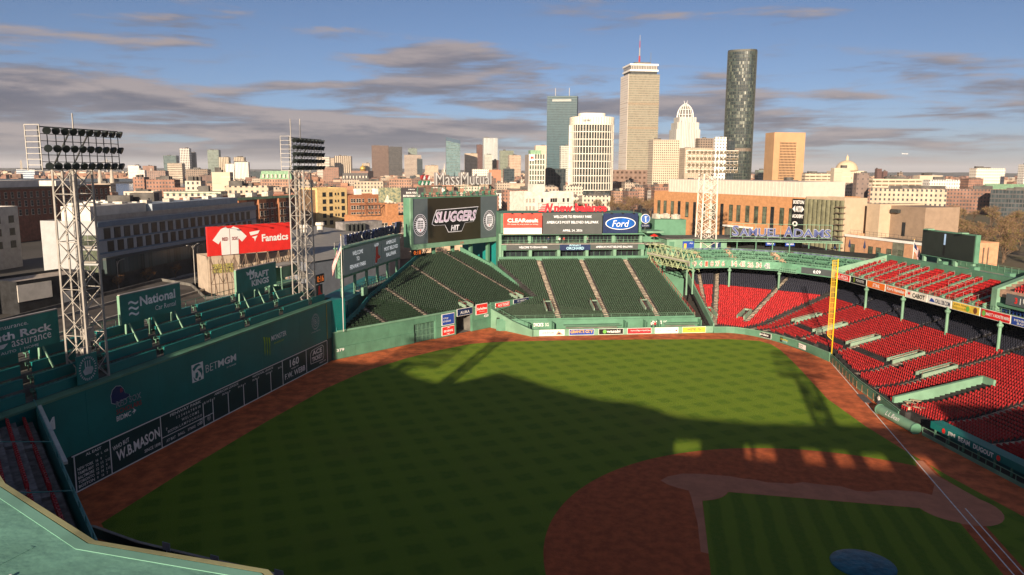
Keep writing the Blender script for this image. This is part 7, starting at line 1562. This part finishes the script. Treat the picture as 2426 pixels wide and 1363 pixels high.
t = thing('billboard', 'wide rooftop travel billboard with a landscape photo and white slogan', 'billboard', (341, 172, 0)); f_ = Fr((334.6, 183.1, 0), (347.5-334.6, 161.5-183.1, 0), (0, 0, 1)); f_.slab('photo_panel', 0, 17.4, 12.2, 25.4, -.4, 0, mat('landscape_photo', (.36, .34, .20), .7, var=.9, vs=.7, col2=(.06, .11, .10)), t); f_.slab('slogan_panel', 12.2, 17.4, 25, 25.4, -.4, 0, mat('charcoal_print', (.05, .045, .05), .6), t)
f_.poly('photo_figure', [(3, 17.5), (4.6, 21.5), (5.2, 21.4), (5.6, 19), (8.5, 17.5)], mat('pale_dress', (.60, .52, .44), .7), t, .05)
for s, z, w_ in (('BOOK YOUR', 22.6, 6.2), ('ENTIRE EURO TRIP', 20.9, 9.6), ('IN ONE TRIP', 19.2, 6.8), ('DELTA', 24.4, 3.6)): f_.text(s, 18.2, z, w_, 1.1 if s != 'DELTA' else .5, WHITE_P, t, d=.1, bold=.03)
for k in range(6): MB().bar(f_.p(2+k*4, 0, -.8), f_.p(2+k*4, 17.4, -.8), .3).obj('post', STEEL_D, t)
t = thing('white_workshop', 'whitewashed two storey workshop behind the red rooftop letters', 'building', (450, 110, 0)); fr, L_ = shell(t, (436, 122), (460, 92), 20, 0, 20.2, mat('whitewash', (.66, .60, .54), .8, var=.12, vs=.4)); wins(t, fr, [14, 21, 22.8, 24.6, 30.5, 34], [15.4], winmesh(1.3, 2.2, FRD, PANE, 0, 0)); wins(t, fr, [2.2, 4.8, 7.4], [15.4, 10.4, 5.4], winmesh(1.4, 2.4, FRW, mat('pale_pane', (.30, .27, .24), .4), 1, 1)); fr.slab('roof_house', 8, 20.2, 17, 26, -9, -2, WHR, t)
for (x, y, w_, d_, h, m, lab) in ((384, 306, 11, 9, 32, ST['st_beige'], 'tan windowless vent tower over the left rooftops'), (301, 270, 28, 14, 22.5, FT[1], 'long pale block with a green edged roof behind the hotel'), (512, 440, 22, 16, 25, FB[0], 'square brown brick block left of the tan vent tower'), (648, 410, 30, 18, 25, FB[2], 'ornate brick hotel with a green mansard roof'), (865, 418, 33, 16, 22, FT[2], 'brownstone row with a dark mansard roof'), (350, 268, 24, 16, 24.5, FT[0], 'tan flat roofed block between vent tower and brick apartments'), (409, 342, 10, 12, 26, FT[1], 'small pale gabled block left of the tan vent tower'), (200, 236, 30, 16, 22, FWH, 'white plant building rising behind the hotel roof')):
    o = bld('city_building', x, y, w_, d_, h, m, lab)
    if 'mansard' in lab or 'green edged' in lab:
        b = MB(); hw_, hd, hh = w_/2+.3, d_/2+.3, (1.0 if 'edged' in lab else 8.0); k = .82
        b.hexa([(-hd, -hw_, h), (hd, -hw_, h), (hd, hw_, h), (-hd, hw_, h), (-hd*k, -hw_*.9, h+hh), (hd*k, -hw_*.9, h+hh), (hd*k, hw_*.9, h+hh), (-hd*k, hw_*.9, h+hh)]); ro = bpy.data.objects.new('roof', b.mesh(MATS['verdigris'] if 'green' in lab else mat('slate_mansard', (.09, .085, .085), .7), name='roof')); COL.objects.link(ro); ro.parent = o
        if hh > 2:
            for i in range(int(w_/4)): MB_ = MB(); MB_.box((-hd-.2, -hw_+3+i*4, h+3), (1.6, 1.5, 3.4)); dm = bpy.data.objects.new('dormer', MB_.mesh(FRW, name='dormer')); COL.objects.link(dm); dm.parent = o
# arts school
t = thing('school_building', 'long tan brick school with tall slot windows behind the roof deck', 'building', (236, 14, 0)); fr, L_ = shell(t, (262.8, 35.8), (201.1, -12.1), 26, 0, 26.4, mat('tan_brick', (.46, .235, .11), .85, var=.1, vs=.9, bump=.08, bs=5)); fr.slab('roof_storey', 6, 26.4, L_-3, 32.0, -22, -2.5, mat('pink_white_sheet', (.62, .53, .47), .6, var=.04), t)
for k in range(42): fr.slab('sheet_rib', 7+k*1.62, 26.5, 7.1+k*1.62, 31.9, -2.5, -2.38, MATS['pink_white_sheet'], t)
WS = winmesh(1.6, 5.4, FRD, PANEG, 0, 3, .15); WS2 = winmesh(1.3, 12.5, FRD, PANE, 0, 5, .15)
for i, u_ in enumerate((3.4, 7.4, 12.0, 16.2, 21.0, 25.4, 30.6, 36.0, 40.5, 45.2, 49.0, 53.4, 57.6, 61.5, 65.0, 69.2, 73.2)):
    if i in (3, 5, 8, 14): wins(t, fr, [u_], [17.2], WS2)
    else: wins(t, fr, [u_], [20.6], WS)
fr.slab('entrance_glazing', 43, 9, 56, 15.6, .05, .6, facade('entry_glass', (.10, .10, .08), (.05, .06, .05), 3, 1.4, .85, .8), t); fr.slab('entrance_hood', 42.5, 15.6, 56.5, 16.2, 0, 1.2, WHITE, t)
sg = thing('banner_sign', 'black school banner sign with white lettering and eye emblem', 'sign', fr.p(L_-1.6, 15)); fr.slab('panel', L_-4.2, 14, L_+1.0, 26.6, .1, .5, BLACK, sg)
for s, z, w_, h, a_ in (('BOSTON', 25.6, 4.4, 1.2, .0), ('ARTS', 23.4, 2.2, 1.9, 0), ('ACADEMY', 21.1, 4.6, 1.2, 0)): fr.text(s, L_-1.6, z, w_, h, WHITE_P, sg, d=.55, bold=.04)
fr.poly('emblem', [(L_-4.0, 23.4), (L_-2.9, 24.5), (L_-2.9, 22.3)], WHITE_P, sg, .55); fr.poly('emblem', [(L_+.8, 23.4), (L_-.3, 22.3), (L_-.3, 24.5)], WHITE_P, sg, .55); fr.poly('emblem', fr.ell(L_-2.6, 18.6, 1.1, .8, 16), WHITE_P, sg, .55); fr.poly('emblem', fr.ell(L_-2.6, 18.6, .5, .5, 12), BLACK, sg, .57)
f3, L3 = shell(t, (200.6, -12.6), (187.1, -21.3), 9, 0, 26.8, mat('beige_panel', (.46, .36, .26), .7, var=.05), name='glazed_wing'); f3.slab('curtain_wall', 0, 0, L3, 26.7, .0, .06, mat('curtain_glass', (.03, .045, .045), .2, spec=.4, var=.4, vs=.3), t)
for k in range(9): f3.slab('fin', .6+k*1.85, 0, 1.3+k*1.85, 26.8, 0, .9, mat('olive_fin', (.20, .20, .13), .6), t)
for k in range(5): f3.slab('spandrel', 0, 4.5+k*5.2, L3, 5.2+k*5.2, 0, .2, MATS['olive_fin'], t)
for k in range(14): f3.slab('sun_louvre', L3-2.2, 2+k*1.75, L3+.9, 2.2+k*1.75, .2, 1.6, mat('brown_louvre', (.16, .12, .09), .6), t)
t = thing('school_annex', 'low brick school wing with beige upper box right of the glazed wing', 'building', (182, -36, 0)); fr, L_ = shell(t, (186.4, -22.2), (157.6, -37.2), 22, 0, 16.2, mat('pink_brick', (.50, .28, .165), .85, var=.1, vs=.9, bump=.08)); wins(t, fr, [3.2, 10.5, 13.6, 17.6, 21.8, 29.3], [11.8], winmesh(1.5, 4.4, FRD, PANEG, 1, 3, .15)); wins(t, fr, [3.2, 8.2, 13.6, 21.8], [5.6], winmesh(1.4, 4.6, FRD, PANE, 1, 3, .15)); fr.slab('roof_edge', -.3, 16.2, L_+.2, 16.9, -.2, .3, WHITE, t)
f5 = Fr(fr.p(1.0, 0, -6), fr.r, (0, 0, 1)); f5.slab('upper_box', 0, 16.2, 5.2, 26.0, -16, 0, mat('beige_panel', (.46, .36, .26), .7, var=.05), t); f5.slab('upper_box', 5.2, 16.2, 18, 25.6, -16, -4, mat('brown_panel', (.30, .22, .16), .7, var=.08), t); f5.slab('roof_door', 10, 17, 11.2, 21, -4, -3.9, PANE, t); f5.slab('louvre', 6, 23.6, 9, 24.6, -4, -3.0, STEEL_D, t)
b = MB(); rail(b, [fr.p(1, 16.9, -.6), fr.p(L_, 16.9, -.6)], 1.3, .04, 1.6); b.obj('roof_rail', STEEL_D, t)
f6, L6 = shell(t, (157.4, -37.6), (166.5, -54), 14, 0, 15.6, mat('green_grey_glass', (.16, .17, .13), .3, var=.3), name='glazed_wing')
for k in range(12): f6.slab('fin', .4+k*1.6, 0, .6+k*1.6, 15.6, 0, .4, MATS['brown_louvre'], t)
# sheds by the wall
t = thing('shed_building', 'pale corrugated shed under the red billboard', 'building', (120, 135, 0)); fr, L_ = shell(t, (104.5, 137.5), (121, 123.5), 8, 0, 14.0, SHT)
for k in range(21): fr.slab('sheet_rib', .4+k, .2, .5+k, 13.8, 0, .1, SHT, t)
fr.slab('graffiti', 1, 10.6, 6, 12.8, .1, .14, mat('graffiti_paint', (.45, .40, .10), .7, var=.9, vs=2.5, col2=(.05, .06, .05)), t)
t = thing('billboard', 'big red billboard with a white baseball shirt over a pale shed', 'billboard', (108, 127, 0)); f_ = Fr((97.8, 132.7, 0), (19.9, -10.4, 0), (0, 0, 1)); BL_ = 22.4; f_.slab('panel', 0, 15.6, BL_, 22.3, -.5, 0, RED, t)
shirt = [(1.2, 19.2), (3.3, 21.6), (4.6, 22.1), (5.1, 21.7), (5.9, 21.7), (6.5, 22.1), (7.8, 21.6), (9.9, 19.6), (8.6, 18.4), (7.7, 19.3), (7.6, 15.65), (3.3, 15.65), (3.2, 19.0), (2.6, 18.2)]
f_.poly('emblem', shirt, WHITE_P, t, .05); f_.text('RED', 4.3, 19.3, 1.5, .8, PR, t, d=.09, bold=.03); f_.text('SOX', 6.8, 19.3, 1.5, .8, PR, t, d=.09, bold=.03); f_.rect('emblem', 5.45, 15.7, 5.53, 21.6, PR, t, .08)
f_.poly('emblem', [(10.6, 20.5), (13.4, 20.8), (12.9, 20.0), (10.9, 19.7)], WHITE_P, t, .05); f_.poly('emblem', [(11.2, 19.3), (12.8, 19.6), (12.3, 18.9), (12.0, 18.2), (11.9, 18.9)], WHITE_P, t, .05); f_.text('Fanatics', 17.6, 18.9, 7.4, 1.75, WHITE_P, t, d=.06, bold=.03)
for k in range(5): b = MB(); x = 2.5+k*4.4; b.bar(f_.p(x, 22.3, 0), f_.p(x+.5, 22.7, 2.3), .06); b.bar(f_.p(x+.3, 22.6, 2.3), f_.p(x+.9, 22.6, 2.3), .16); b.obj('sign_lamp', STEEL_D, t)
b = MB()
for k in range(8):
    x = .6+k*3.0; b.bar(f_.p(x, 5, -.5), f_.p(x, 15.6, -.5), .12); b.bar(f_.p(x, 5, 2.5), f_.p(x, 15.6, -.3), .12)
    if k < 7: b.bar(f_.p(x, 9, -.5), f_.p(x+3, 15, -.5), .07); b.bar(f_.p(x+3, 9, -.5), f_.p(x, 15, -.5), .07)
for z in (9, 12.5): b.bar(f_.p(.6, z, -.5), f_.p(21.6, z, -.5), .08)
b.obj('support_frame', mat('rust_steel', (.16, .11, .08), .8), t)
t = thing('arena_shed', 'large grey blue shed with a pale sloping roof behind the flagpole', 'building', (150, 125, 0)); MB().prism([(117, 118.5), (150, 109), (190, 120), (190, 150), (128, 148)], 0, lambda x, y: 12.4+.0*x).obj('wall', mat('blue_grey_sheet', (.17, .19, .23), .6, var=.08), t)
b = MB(); b.raw([(116.5, 118.2, 12.4), (150, 108.5, 12.4), (190.5, 119.5, 12.4), (190.5, 151, 15.6), (127, 149, 15.6)], [(0, 1, 2, 3, 4)]); b.raw([(127, 149, 12.4), (190.5, 151, 12.4), (190.5, 151, 15.6), (127, 149, 15.6)], [(0, 1, 2, 3)]); b.obj('roof', mat('pale_metal_roof', (.27, .26, .24), .6, var=.06), t)
for k in range(4): q = Vector((138+k*11, 140, 15.2)); MB().lathe(q, [(1.0, 0), (1.0, 2.0), (1.5, 2.3), (1.4, 3.2)], 10).obj('roof_vent', WHR, t)
t = thing('rooftop_container', 'grey slatted rooftop plant container near the orange brick works', 'plant', (205, 140, 12.4)); MB().box((196, 137, 14.6), (16, 5, 5.2), -.6).obj('case', mat('slat_grey', (.22, .21, .21), .6, var=.2), t)
for k in range(5): MB().box((191.5-.9*k*.0+k*1.4-3, 136.5-k*.95+2, 14.6), (.3, 2.4, 4.2), -.6).obj('louvre', STEEL_D, t)
t = thing('low_garage_block', 'low pale roofed dark sided block left of the hotel', 'building', (110, 186, 0)); fr, L_ = shell(t, (97, 183.5), (119, 180.5), 12, 0, 7.5, mat('black_cladding', (.022, .023, .026), .6, var=.3), mat('pale_roof', (.36, .31, .27), .8)); fr.slab('roller_door', 12, .1, 15, 4, .02, .12, GYP, t); fr.slab('pale_flank', -.2, 3.2, 9, 7.3, .02, .2, WHR, t)
# streets at left ----------------------------------------------------------
sd0, sd1 = Vector((75, 172)), Vector((225, 184)); sdv = (sd1-sd0).normalized(); snv = Vector((-sdv.y, sdv.x)); SP = lambda u_, v: tuple(sd0+sdv*u_+snv*v)
sheet('road', [SP(-60, -12), SP(240, -12), SP(240, 6.5), SP(-60, 6.5)], .01, mat('sunlit_asphalt', (.11, .10, .09), .9, var=.2), label='wide grey road passing in front of the long hotel'); MB().prism([SP(-60, 6.5), SP(240, 6.5), SP(240, 9.5), SP(-60, 9.5)], -.1, .14).obj('pavement', CONC, kind='structure', label='concrete pavement before the hotel')
for v in (-6, 0): 
    for k in range(30): sheet('lane_mark', [SP(-50+k*9, v-.08), SP(-46.5+k*9, v-.08), SP(-46.5+k*9, v+.08), SP(-50+k*9, v+.08)], .02, LINE)
t = thing('road_barrier', 'dark panelled barrier wall along the road behind the tall green wall', 'barrier', (*SP(60, -13), 0)); MB().wall([SP(-60, -12.6), SP(240, -12.6)], -.1, 2.2, .5).obj('wall', mat('barrier_concrete', (.12, .10, .085), .9, var=.25), t)
for k in range(42): MB().prism([SP(-55+k*6.6, -13.4), SP(-49.4+k*6.6, -13.4), SP(-49.4+k*6.6, -12.7), SP(-55+k*6.6, -12.7)], .2, 2.7).obj('panel', mat('black_panel', (.018, .018, .018), .7), t)
t = thing('parking_garage', 'flat asphalt garage roof with kerb walls behind the green wall', 'garage', (85, 135, 0)); gp = [(-10, 116), (98, 112), (104, 121), (95, 132), (112, 147), (118, 160), (40, 153), (-10, 148)]; MB().prism(gp, -.1, 6.2).obj('deck', mat('garage_asphalt', (.075, .066, .058), .9, var=.35, vs=.12), t)
b = MB(); b.wall(gp+[gp[0]], 6.2, 6.9, .25); b.obj('kerb_wall', CONC_D, t)
for (x0, y0, x1, y1) in ((20, 132, 108, 140), (20, 142, 110, 151)): MB().wall([(x0, y0), (x1, y1)], 6.2, 6.7, .4).obj('kerb_wall', CONC, t)
sheet('street', [(-40, 106), (110, 100.5), (110, 111), (-40, 115)], .012, ASPH, label='narrow street between the tall green wall and the garage')
def car(x, y, rz, m, lab, z=.02):
    t = thing('car', lab, 'car', (x, y, z), 'cars'); ca, sa = math.cos(rz), math.sin(rz)
    P = lambda a, b_, c: (x+a*ca-b_*sa, y+a*sa+b_*ca, z+c)
    def sect(pr, w_): return [P(a, s*w_/2, c) for s in (-1, 1) for a, c in pr]
    pr = [(-2.25, .3), (-2.3, .75), (-1.6, .95), (1.0, .95), (2.1, .8), (2.25, .3)]; n = len(pr); f = [tuple(range(n)), tuple(range(2*n-1, n-1, -1))]+[(i, i+n, (i+1) % n+n, (i+1) % n) for i in range(n)]; MB().raw(sect(pr, 1.8), f).obj('body', m, t)
    pr2 = [(-1.7, .93), (-1.2, 1.48), (.3, 1.5), (1.05, .93)]; n = 4; f = [tuple(range(n)), tuple(range(2*n-1, n-1, -1))]+[(i, i+n, (i+1) % n+n, (i+1) % n) for i in range(n)]; MB().raw(sect(pr2, 1.55), f).obj('cabin', GLASS, t); MB().hexa([P(-1.15, -.72, 1.46), P(.3, -.72, 1.48), P(.3, .72, 1.48), P(-1.15, .72, 1.46), P(-1.1, -.7, 1.54), P(.25, -.7, 1.56), P(.25, .7, 1.56), P(-1.1, .7, 1.54)]).obj('roof', m, t)
    for a in (-1.4, 1.4):
        for s in (-1, 1): MB().bar(P(a, s*.72, .33), P(a, s*.92, .33), .33, n=10).obj('wheel', BLACK, t)
CWH = mat('white_car_paint', (.62, .60, .57), .3, coat=.5, var=.03); CSI = mat('blue_car_paint', (.06, .09, .16), .3, coat=.5, var=.03); CDK = mat('dark_car_paint', (.02, .02, .022), .3, coat=.5, var=.03)
sa_ = math.atan2(sdv.y, sdv.x)
for u_, v, m, lab in ((64, 4.2, CWH, 'white estate car passing in front of the hotel base'), (122, 4.4, CWH, 'white car parked at the far end of the hotel'), (20, 1.0, CSI, 'blue car on the road left of the hotel'), (2, -3.5, CDK, 'dark car on the road at the far left')): x, y = SP(u_, v); car(x, y, sa_, m, lab)
def street_lamp(x, y, z, h, double, rz, lab):
    t = thing('street_lamp', lab, 'street lamp', (x, y, z), 'street lamps'); MB().bar((x, y, z), (x, y, z+h), .14, n=6, r2=.09).obj('post', STEEL, t)
    for s in ((-1, 1) if double else (1,)):
        dx, dy = s*math.cos(rz), s*math.sin(rz); b = MB(); b.path([(x, y, z+h-1.2), (x+dx*.9, y+dy*.9, z+h), (x+dx*2.6, y+dy*2.6, z+h+.35)], .07); b.obj('arm', STEEL, t); MB().box((x+dx*2.9, y+dy*2.9, z+h+.33), (.9, .35, .14), rz).obj('lamp_head', STEEL, t)
x, y = SP(62, -13.5); street_lamp(x, y, 0, 13.5, True, sa_, 'pale twin armed street lamp over the garage roof')
for u_, v, lab in ((10, 7.5, 'single street lamp at the left end of the hotel pavement'), (58, 7.5, 'single street lamp before the dark hotel base'), (102, 7.5, 'single street lamp near the right half of the hotel')): x, y = SP(u_, v); street_lamp(x, y, 0, 9, False, sa_, lab)
street_lamp(200, 160, 0, 14.5, True, -.6, 'twin armed street lamp left of the orange brick works'); street_lamp(160, 150, 0, 14.0, True, -.6, 'twin armed street lamp behind the grey shed')
# low sheds behind the club, water tanks -----------------------------------
for k, (a, b_, lab) in enumerate(((290, 42, 'white rooftop tank with a shallow cone lid, leftmost of a row'), (295, 20, 'white rooftop tank with a shallow cone lid, between two others'), (300, -10, 'white rooftop tank with a shallow cone lid beside the brick school'))):
    x, y = A(a, b_); MB().lathe((x, y, 10), [(5, 0), (5, 6.5), (4.8, 6.8), (.6, 8.6), (.5, 9.2)], 20).obj('roof_tank', WHR, label=lab, cat='tank', base=(x, y, 10))
t = thing('low_market_hall', 'long low roof carrying white tanks behind the club building', 'building', A(290, 10, 0)); MB().prism([A(262, 75), A(262, -24), A(330, -24), A(330, 75)], -.1, 10).obj('wall', mat('tan_wall', (.40, .30, .22), .8, var=.15), t); MB().prism([A(261, 76), A(261, -25), A(331, -25), A(331, 76)], 10, 10.4).obj('roof', mat('pale_roof', (.36, .31, .27), .8, var=.3, vs=.1), t)
for k in range(14): MB().box(A(266+10*random.random(), 70-6.5*k, 11.2), (random.uniform(2, 5), random.uniform(1.5, 3), 1.8), RA).obj('roof_unit', MATS['pale_unit'], t)
# trees -------------------------------------------------------------------
def tree_meshes(seed, h, spread, tw, buds):
    rn = random.Random(seed); tr = MB(); cr = MB(); tips = []
    def grow(p, d, l, r_, lv):
        e = p+d*l; (tr if lv < 3 else cr).bar(p, e, r_, 0, 5 if lv < 2 else 3, r_*.62)
        if lv >= 4: tips.append(e); return
        for k in range(3 if lv else 5):
            q = Vector((rn.gauss(0, 1), rn.gauss(0, 1), rn.uniform(.1, .9))).normalized(); n = (d*.75+q*spread).normalized(); grow(p+d*l*rn.uniform(.55, 1), n, l*rn.uniform(.55, .8), r_*.6, lv+1)
    grow(Vector((0, 0, 0)), Vector((rn.uniform(-.05, .05), 0, 1)), h*.32, h*.018, 0)
    for e in tips:
        for k in range(tw):
            c = e+Vector((rn.gauss(0, .5), rn.gauss(0, .5), rn.gauss(0, .4)))*h*.05; d = Vector((rn.gauss(0, 1), rn.gauss(0, 1), rn.gauss(.4, .8))).normalized(); l = h*rn.uniform(.03, .07); n = d.cross(Vector((rn.gauss(0, 1), rn.gauss(0, 1), rn.gauss(0, 1)))).normalized()*h*.0028
            cr.raw([c, c+d*l, c+d*l*.9+n*3], [(0, 1, 2)], 0)
            if rn.random() < buds: s = h*.012; v = Vector((rn.gauss(0, 1), rn.gauss(0, 1), rn.gauss(0, 1))).normalized(); q = v.orthogonal().normalized(); cr.raw([c+v*s, c+q*s, c-v*s, c-q*s], [(0, 1, 2, 3)], 1)
    return tr, cr
BARK = mat('bark', (.13, .085, .055), .9, var=.3, vs=1); TWIG = mat('twigs', (.20, .125, .072), .9, var=.35, vs=.4); BUD = mat('spring_buds', (.15, .14, .035), .8, var=.4, vs=.3); LEAFG = mat('young_leaves', (.10, .13, .025), .8, var=.4, vs=.3); RUST = mat('rust_leaves', (.24, .11, .035), .8, var=.3, vs=.5)
TV = []
for i, (sd_, h, sp_, tw, bu, lm) in enumerate(((1, 14, .75, 7, .15, BUD), (2, 13, .9, 7, .35, BUD), (3, 15, .7, 6, .2, BUD), (4, 12, .9, 8, .9, LEAFG), (5, 7, .9, 4, .8, RUST))):
    tr, cr = tree_meshes(sd_, h, sp_, tw, bu); TV.append((tr.mesh(BARK, name='trunk'), cr.mesh([TWIG, lm], name='crown')))
TL = ('bare brown spreading tree', 'bare budding tree', 'tall bare tree', 'fresh green leafing tree', 'small rusty leaved street tree')
def tree(v, x, y, z, s, rz, lab, grp):
    t = thing('tree', lab, 'tree', (x, y, z), grp); t.rotation_euler = (0, 0, rz); t.scale = (s, s, s)
    for n, me in zip(('trunk', 'crown'), TV[v]): o = bpy.data.objects.new(n, me); COL.objects.link(o); o.parent = t
random.seed(31)
park = [pol(-11.2, 330), pol(-24, 330), pol(-25, 900), pol(-11.2, 900)]; sheet('park_ground', park, .0, mat('park_lawn', (.10, .095, .04), .95, var=.5, vs=.05, col2=(.14, .11, .08)), label='brownish park ground under bare trees')
k = 0
while k < 78:
    az = random.uniform(-24, -11.5); r_ = random.uniform(345, 640)
    if az > -13.5 and r_ < 420: continue
    v = random.choices((0, 1, 2, 3), (4, 4, 3, 1.4))[0]; x, y = pol(az, r_); tree(v, x, y, 0, random.uniform(.8, 1.35), random.uniform(0, 6), TL[v]+' in the park beyond the right stands', 'park trees %d' % v); k += 1
for k in range(26):
    x, y = pol(random.uniform(-.8, 7.2), random.uniform(560, 690)); v = random.choice((0, 1, 2)); tree(v, x, y, 0, random.uniform(1.0, 1.4), random.uniform(0, 6), TL[v]+' in the row below the round white tower', 'trees below the round tower %d' % v)
for k in range(20):
    az = 17.5+random.uniform(-1.5, 8); x, y = pol(az, random.uniform(285, 330)); v = random.choice((0, 1, 2)); tree(v, x, y, 0, random.uniform(.7, 1.05), random.uniform(0, 6), TL[v]+' in the shaded hollow below the brick apartments', 'trees below the brick apartments %d' % v)
for k in range(7): x, y = SP(42+k*15, 7.2); tree(4, x, y, .1, random.uniform(.8, 1.1), random.uniform(0, 6), 'small rusty leaved street tree along the hotel pavement', 'street trees by the hotel')
for k in range(14): az = random.uniform(14, 26); x, y = pol(az, random.uniform(640, 900)); v = random.choice((0, 1, 2)); tree(v, x, y, 0, random.uniform(.9, 1.2), random.uniform(0, 6), TL[v]+' among brick roofs left of the screen', 'trees among brick roofs %d' % v)
# park-side terraces at right
for (x0, y0, x1, y1, h, m, lab) in ((560, -120, 548, -168, 22, FT[0], 'long stone terrace of bay houses behind the bare trees'), (690, -150, 660, -262, 20, FB[1], 'long brick terrace with many dormers above the park trees'), (640, -232, 618, -290, 20, FDK, 'dark grey terrace at the right edge above the park')):
    c = Vector(((x0+x1)/2, (y0+y1)/2)); v_ = Vector((x1-x0, y1-y0)); bld('terrace_row', c.x, c.y, v_.length, 16, h, m, lab, 'terrace', None, math.atan2(v_.y, v_.x)+math.pi/2)
t = thing('green_roof_hall', 'brick hall with a pale green pitched roof at the right', 'building', (662, -262, 0)); x, y = 700, -268; MB().box((x, y, 8), (24, 46, 16), RA).obj('wall', BRK, t); b = MB(); u3, v3 = UA.to_3d()*13, VA.to_3d()*24; c = Vector((x, y, 16)); top = Vector((0, 0, 9)); b.raw([c-u3-v3, c+u3-v3, c+u3+v3, c-u3+v3, c-v3*.9+top, c+v3*.9+top], [(0, 4, 5, 3), (1, 2, 5, 4), (0, 1, 4), (2, 3, 5)]); b.obj('roof', MATS['verdigris'], t)
for k, (az, r_) in enumerate(((-15.5, 420), (-16.2, 428), (-17.0, 436), (-19, 390))): x, y = pol(az, r_); car(x, y, .4, (CWH, CSI, CWH, CDK)[k], ('white car parked among the park trees', 'blue car parked among the park trees', 'pale car at the end of the park parking row', 'dark car below the park trees')[k])
t = thing('aeroplane', 'small white aeroplane low over the right skyline', 'aeroplane', pol(-15.7, 5200)+(140,)); x, y = pol(-15.7, 5200); MB().bar((x, y-17, 140), (x, y+17, 141), 2, n=8, r2=1.6).obj('fuselage', WHITE, t); MB().poly([(x-16, y, 139.6), (x+16, y, 139.6), (x+14, y+4, 139.6), (x-14, y+4, 139.6)]).obj('wing', WHITE, t); MB().poly([(x, y+12, 141), (x, y+17, 141), (x, y+17, 147)]).obj('tail_fin', WHITE, t)
# people -------------------------------------------------------------------
def person(x, y, z, rz, cloth, leg, lab, lean=0.):
    t = thing('person', lab, 'person', (x, y, z)); me = bpy.data.meshes.new('body')
    V = [(0, 0, .92), (0, 0, 1.15), (0, 0, 1.38), (0, 0, 1.52), (0, .01, 1.66), (-.2, 0, 1.38), (-.26, .02, 1.12), (-.24, -.12, .92), (.2, 0, 1.38), (.27, .02, 1.12), (.25, -.1, .9), (-.1, 0, .88), (-.11, -.03, .48), (-.11, .04, .07), (-.11, -.12, .04), (.1, 0, .88), (.12, .02, .48), (.12, .08, .07), (.12, -.08, .04)]
    E_ = [(0, 1), (1, 2), (2, 3), (3, 4), (2, 5), (5, 6), (6, 7), (2, 8), (8, 9), (9, 10), (0, 11), (11, 12), (12, 13), (13, 14), (0, 15), (15, 16), (16, 17), (17, 18)]
    rad = [.15, .14, .15, .055, .10, .075, .05, .04, .075, .05, .04, .10, .075, .05, .045, .10, .075, .05, .045]
    me.from_pydata(V, E_, []); o = bpy.data.objects.new('body', me); COL.objects.link(o); m = o.modifiers.new('skin', 'SKIN'); 
    for i, r_ in enumerate(rad): me.skin_vertices[0].data[i].radius = (r_, r_*.8)
    me.skin_vertices[0].data[0].use_root = True; o.modifiers.new('sub', 'SUBSURF').levels = 1; dg = bpy.context.evaluated_depsgraph_get(); me2 = bpy.data.meshes.new_from_object(o.evaluated_get(dg)); bpy.data.objects.remove(o)
    me2.materials.clear(); skin = mat('skin', (.42, .25, .17), .6)
    for q in (cloth, leg, skin): me2.materials.append(q)
    for p in me2.polygons: c = p.center; p.material_index = 2 if c.z > 1.48 or (abs(c.x) > .2 and c.z < 1.02) else (0 if c.z > .9 else 1)
    o = link('body', me2, t, (x, y, z), rz); MB().lathe((x, y, z+1.66), [(.105, 0), (.115, .06), (.09, .12), (.02, .15)], 10).obj('hair', mat('dark_hair', (.03, .02, .015), .7), t, smooth=True)
CL = [mat('navy_shirt', (.02, .03, .08), .8), mat('white_shirt', (.6, .58, .55), .8), mat('red_shirt', (.4, .04, .04), .8), mat('grey_shirt', (.2, .2, .2), .8)]; JN = mat('dark_trousers', (.03, .035, .05), .8)
for x, lab, k in ((12.0, 'person in a navy shirt standing on the club balcony', 0), (15.0, 'person in a white shirt standing on the club balcony', 1), (16.2, 'person in a red shirt standing on the club balcony', 2), (22.5, 'person in a grey shirt standing on the club balcony', 3)): q = ef.p(x, 16.2, -.5); person(q.x, q.y, q.z, RA-1.57, CL[k], JN, lab)
for b_, k, lab in ((-4.1, 1, 'person in a white shirt standing in the bullpen passage'), (-4.9, 2, 'person in a red shirt standing in the bullpen passage')): x, y, z = A(119.2, b_, .03); person(x, y, z, RA-1.57, CL[k], JN, lab)
x, y = A(60.4, -21.6); person(x, y, 0.0, .4, CL[1], JN, 'person in a white shirt standing by the foul line fence')
# air ---------------------------------------------------------------------
hz = MB(); hz.box((0, 0, 146), (81000, 81000, 296))
hm = bpy.data.materials.new('thin_haze'); hm.use_nodes = True; ht = NT(hm.node_tree); ht.n.clear()
hv = ht.new('ShaderNodeVolumePrincipled'); hv.inputs['Color'].default_value = (.86, .90, 1.0, 1); hv.inputs['Density'].default_value = 4e-5; hv.inputs['Anisotropy'].default_value = .0
ho = ht.new('ShaderNodeOutputMaterial'); ht.l.new(hv.outputs[0], ho.inputs['Volume'])
hz.obj('haze', hm, kind='stuff', label='thin even evening haze over the whole city')
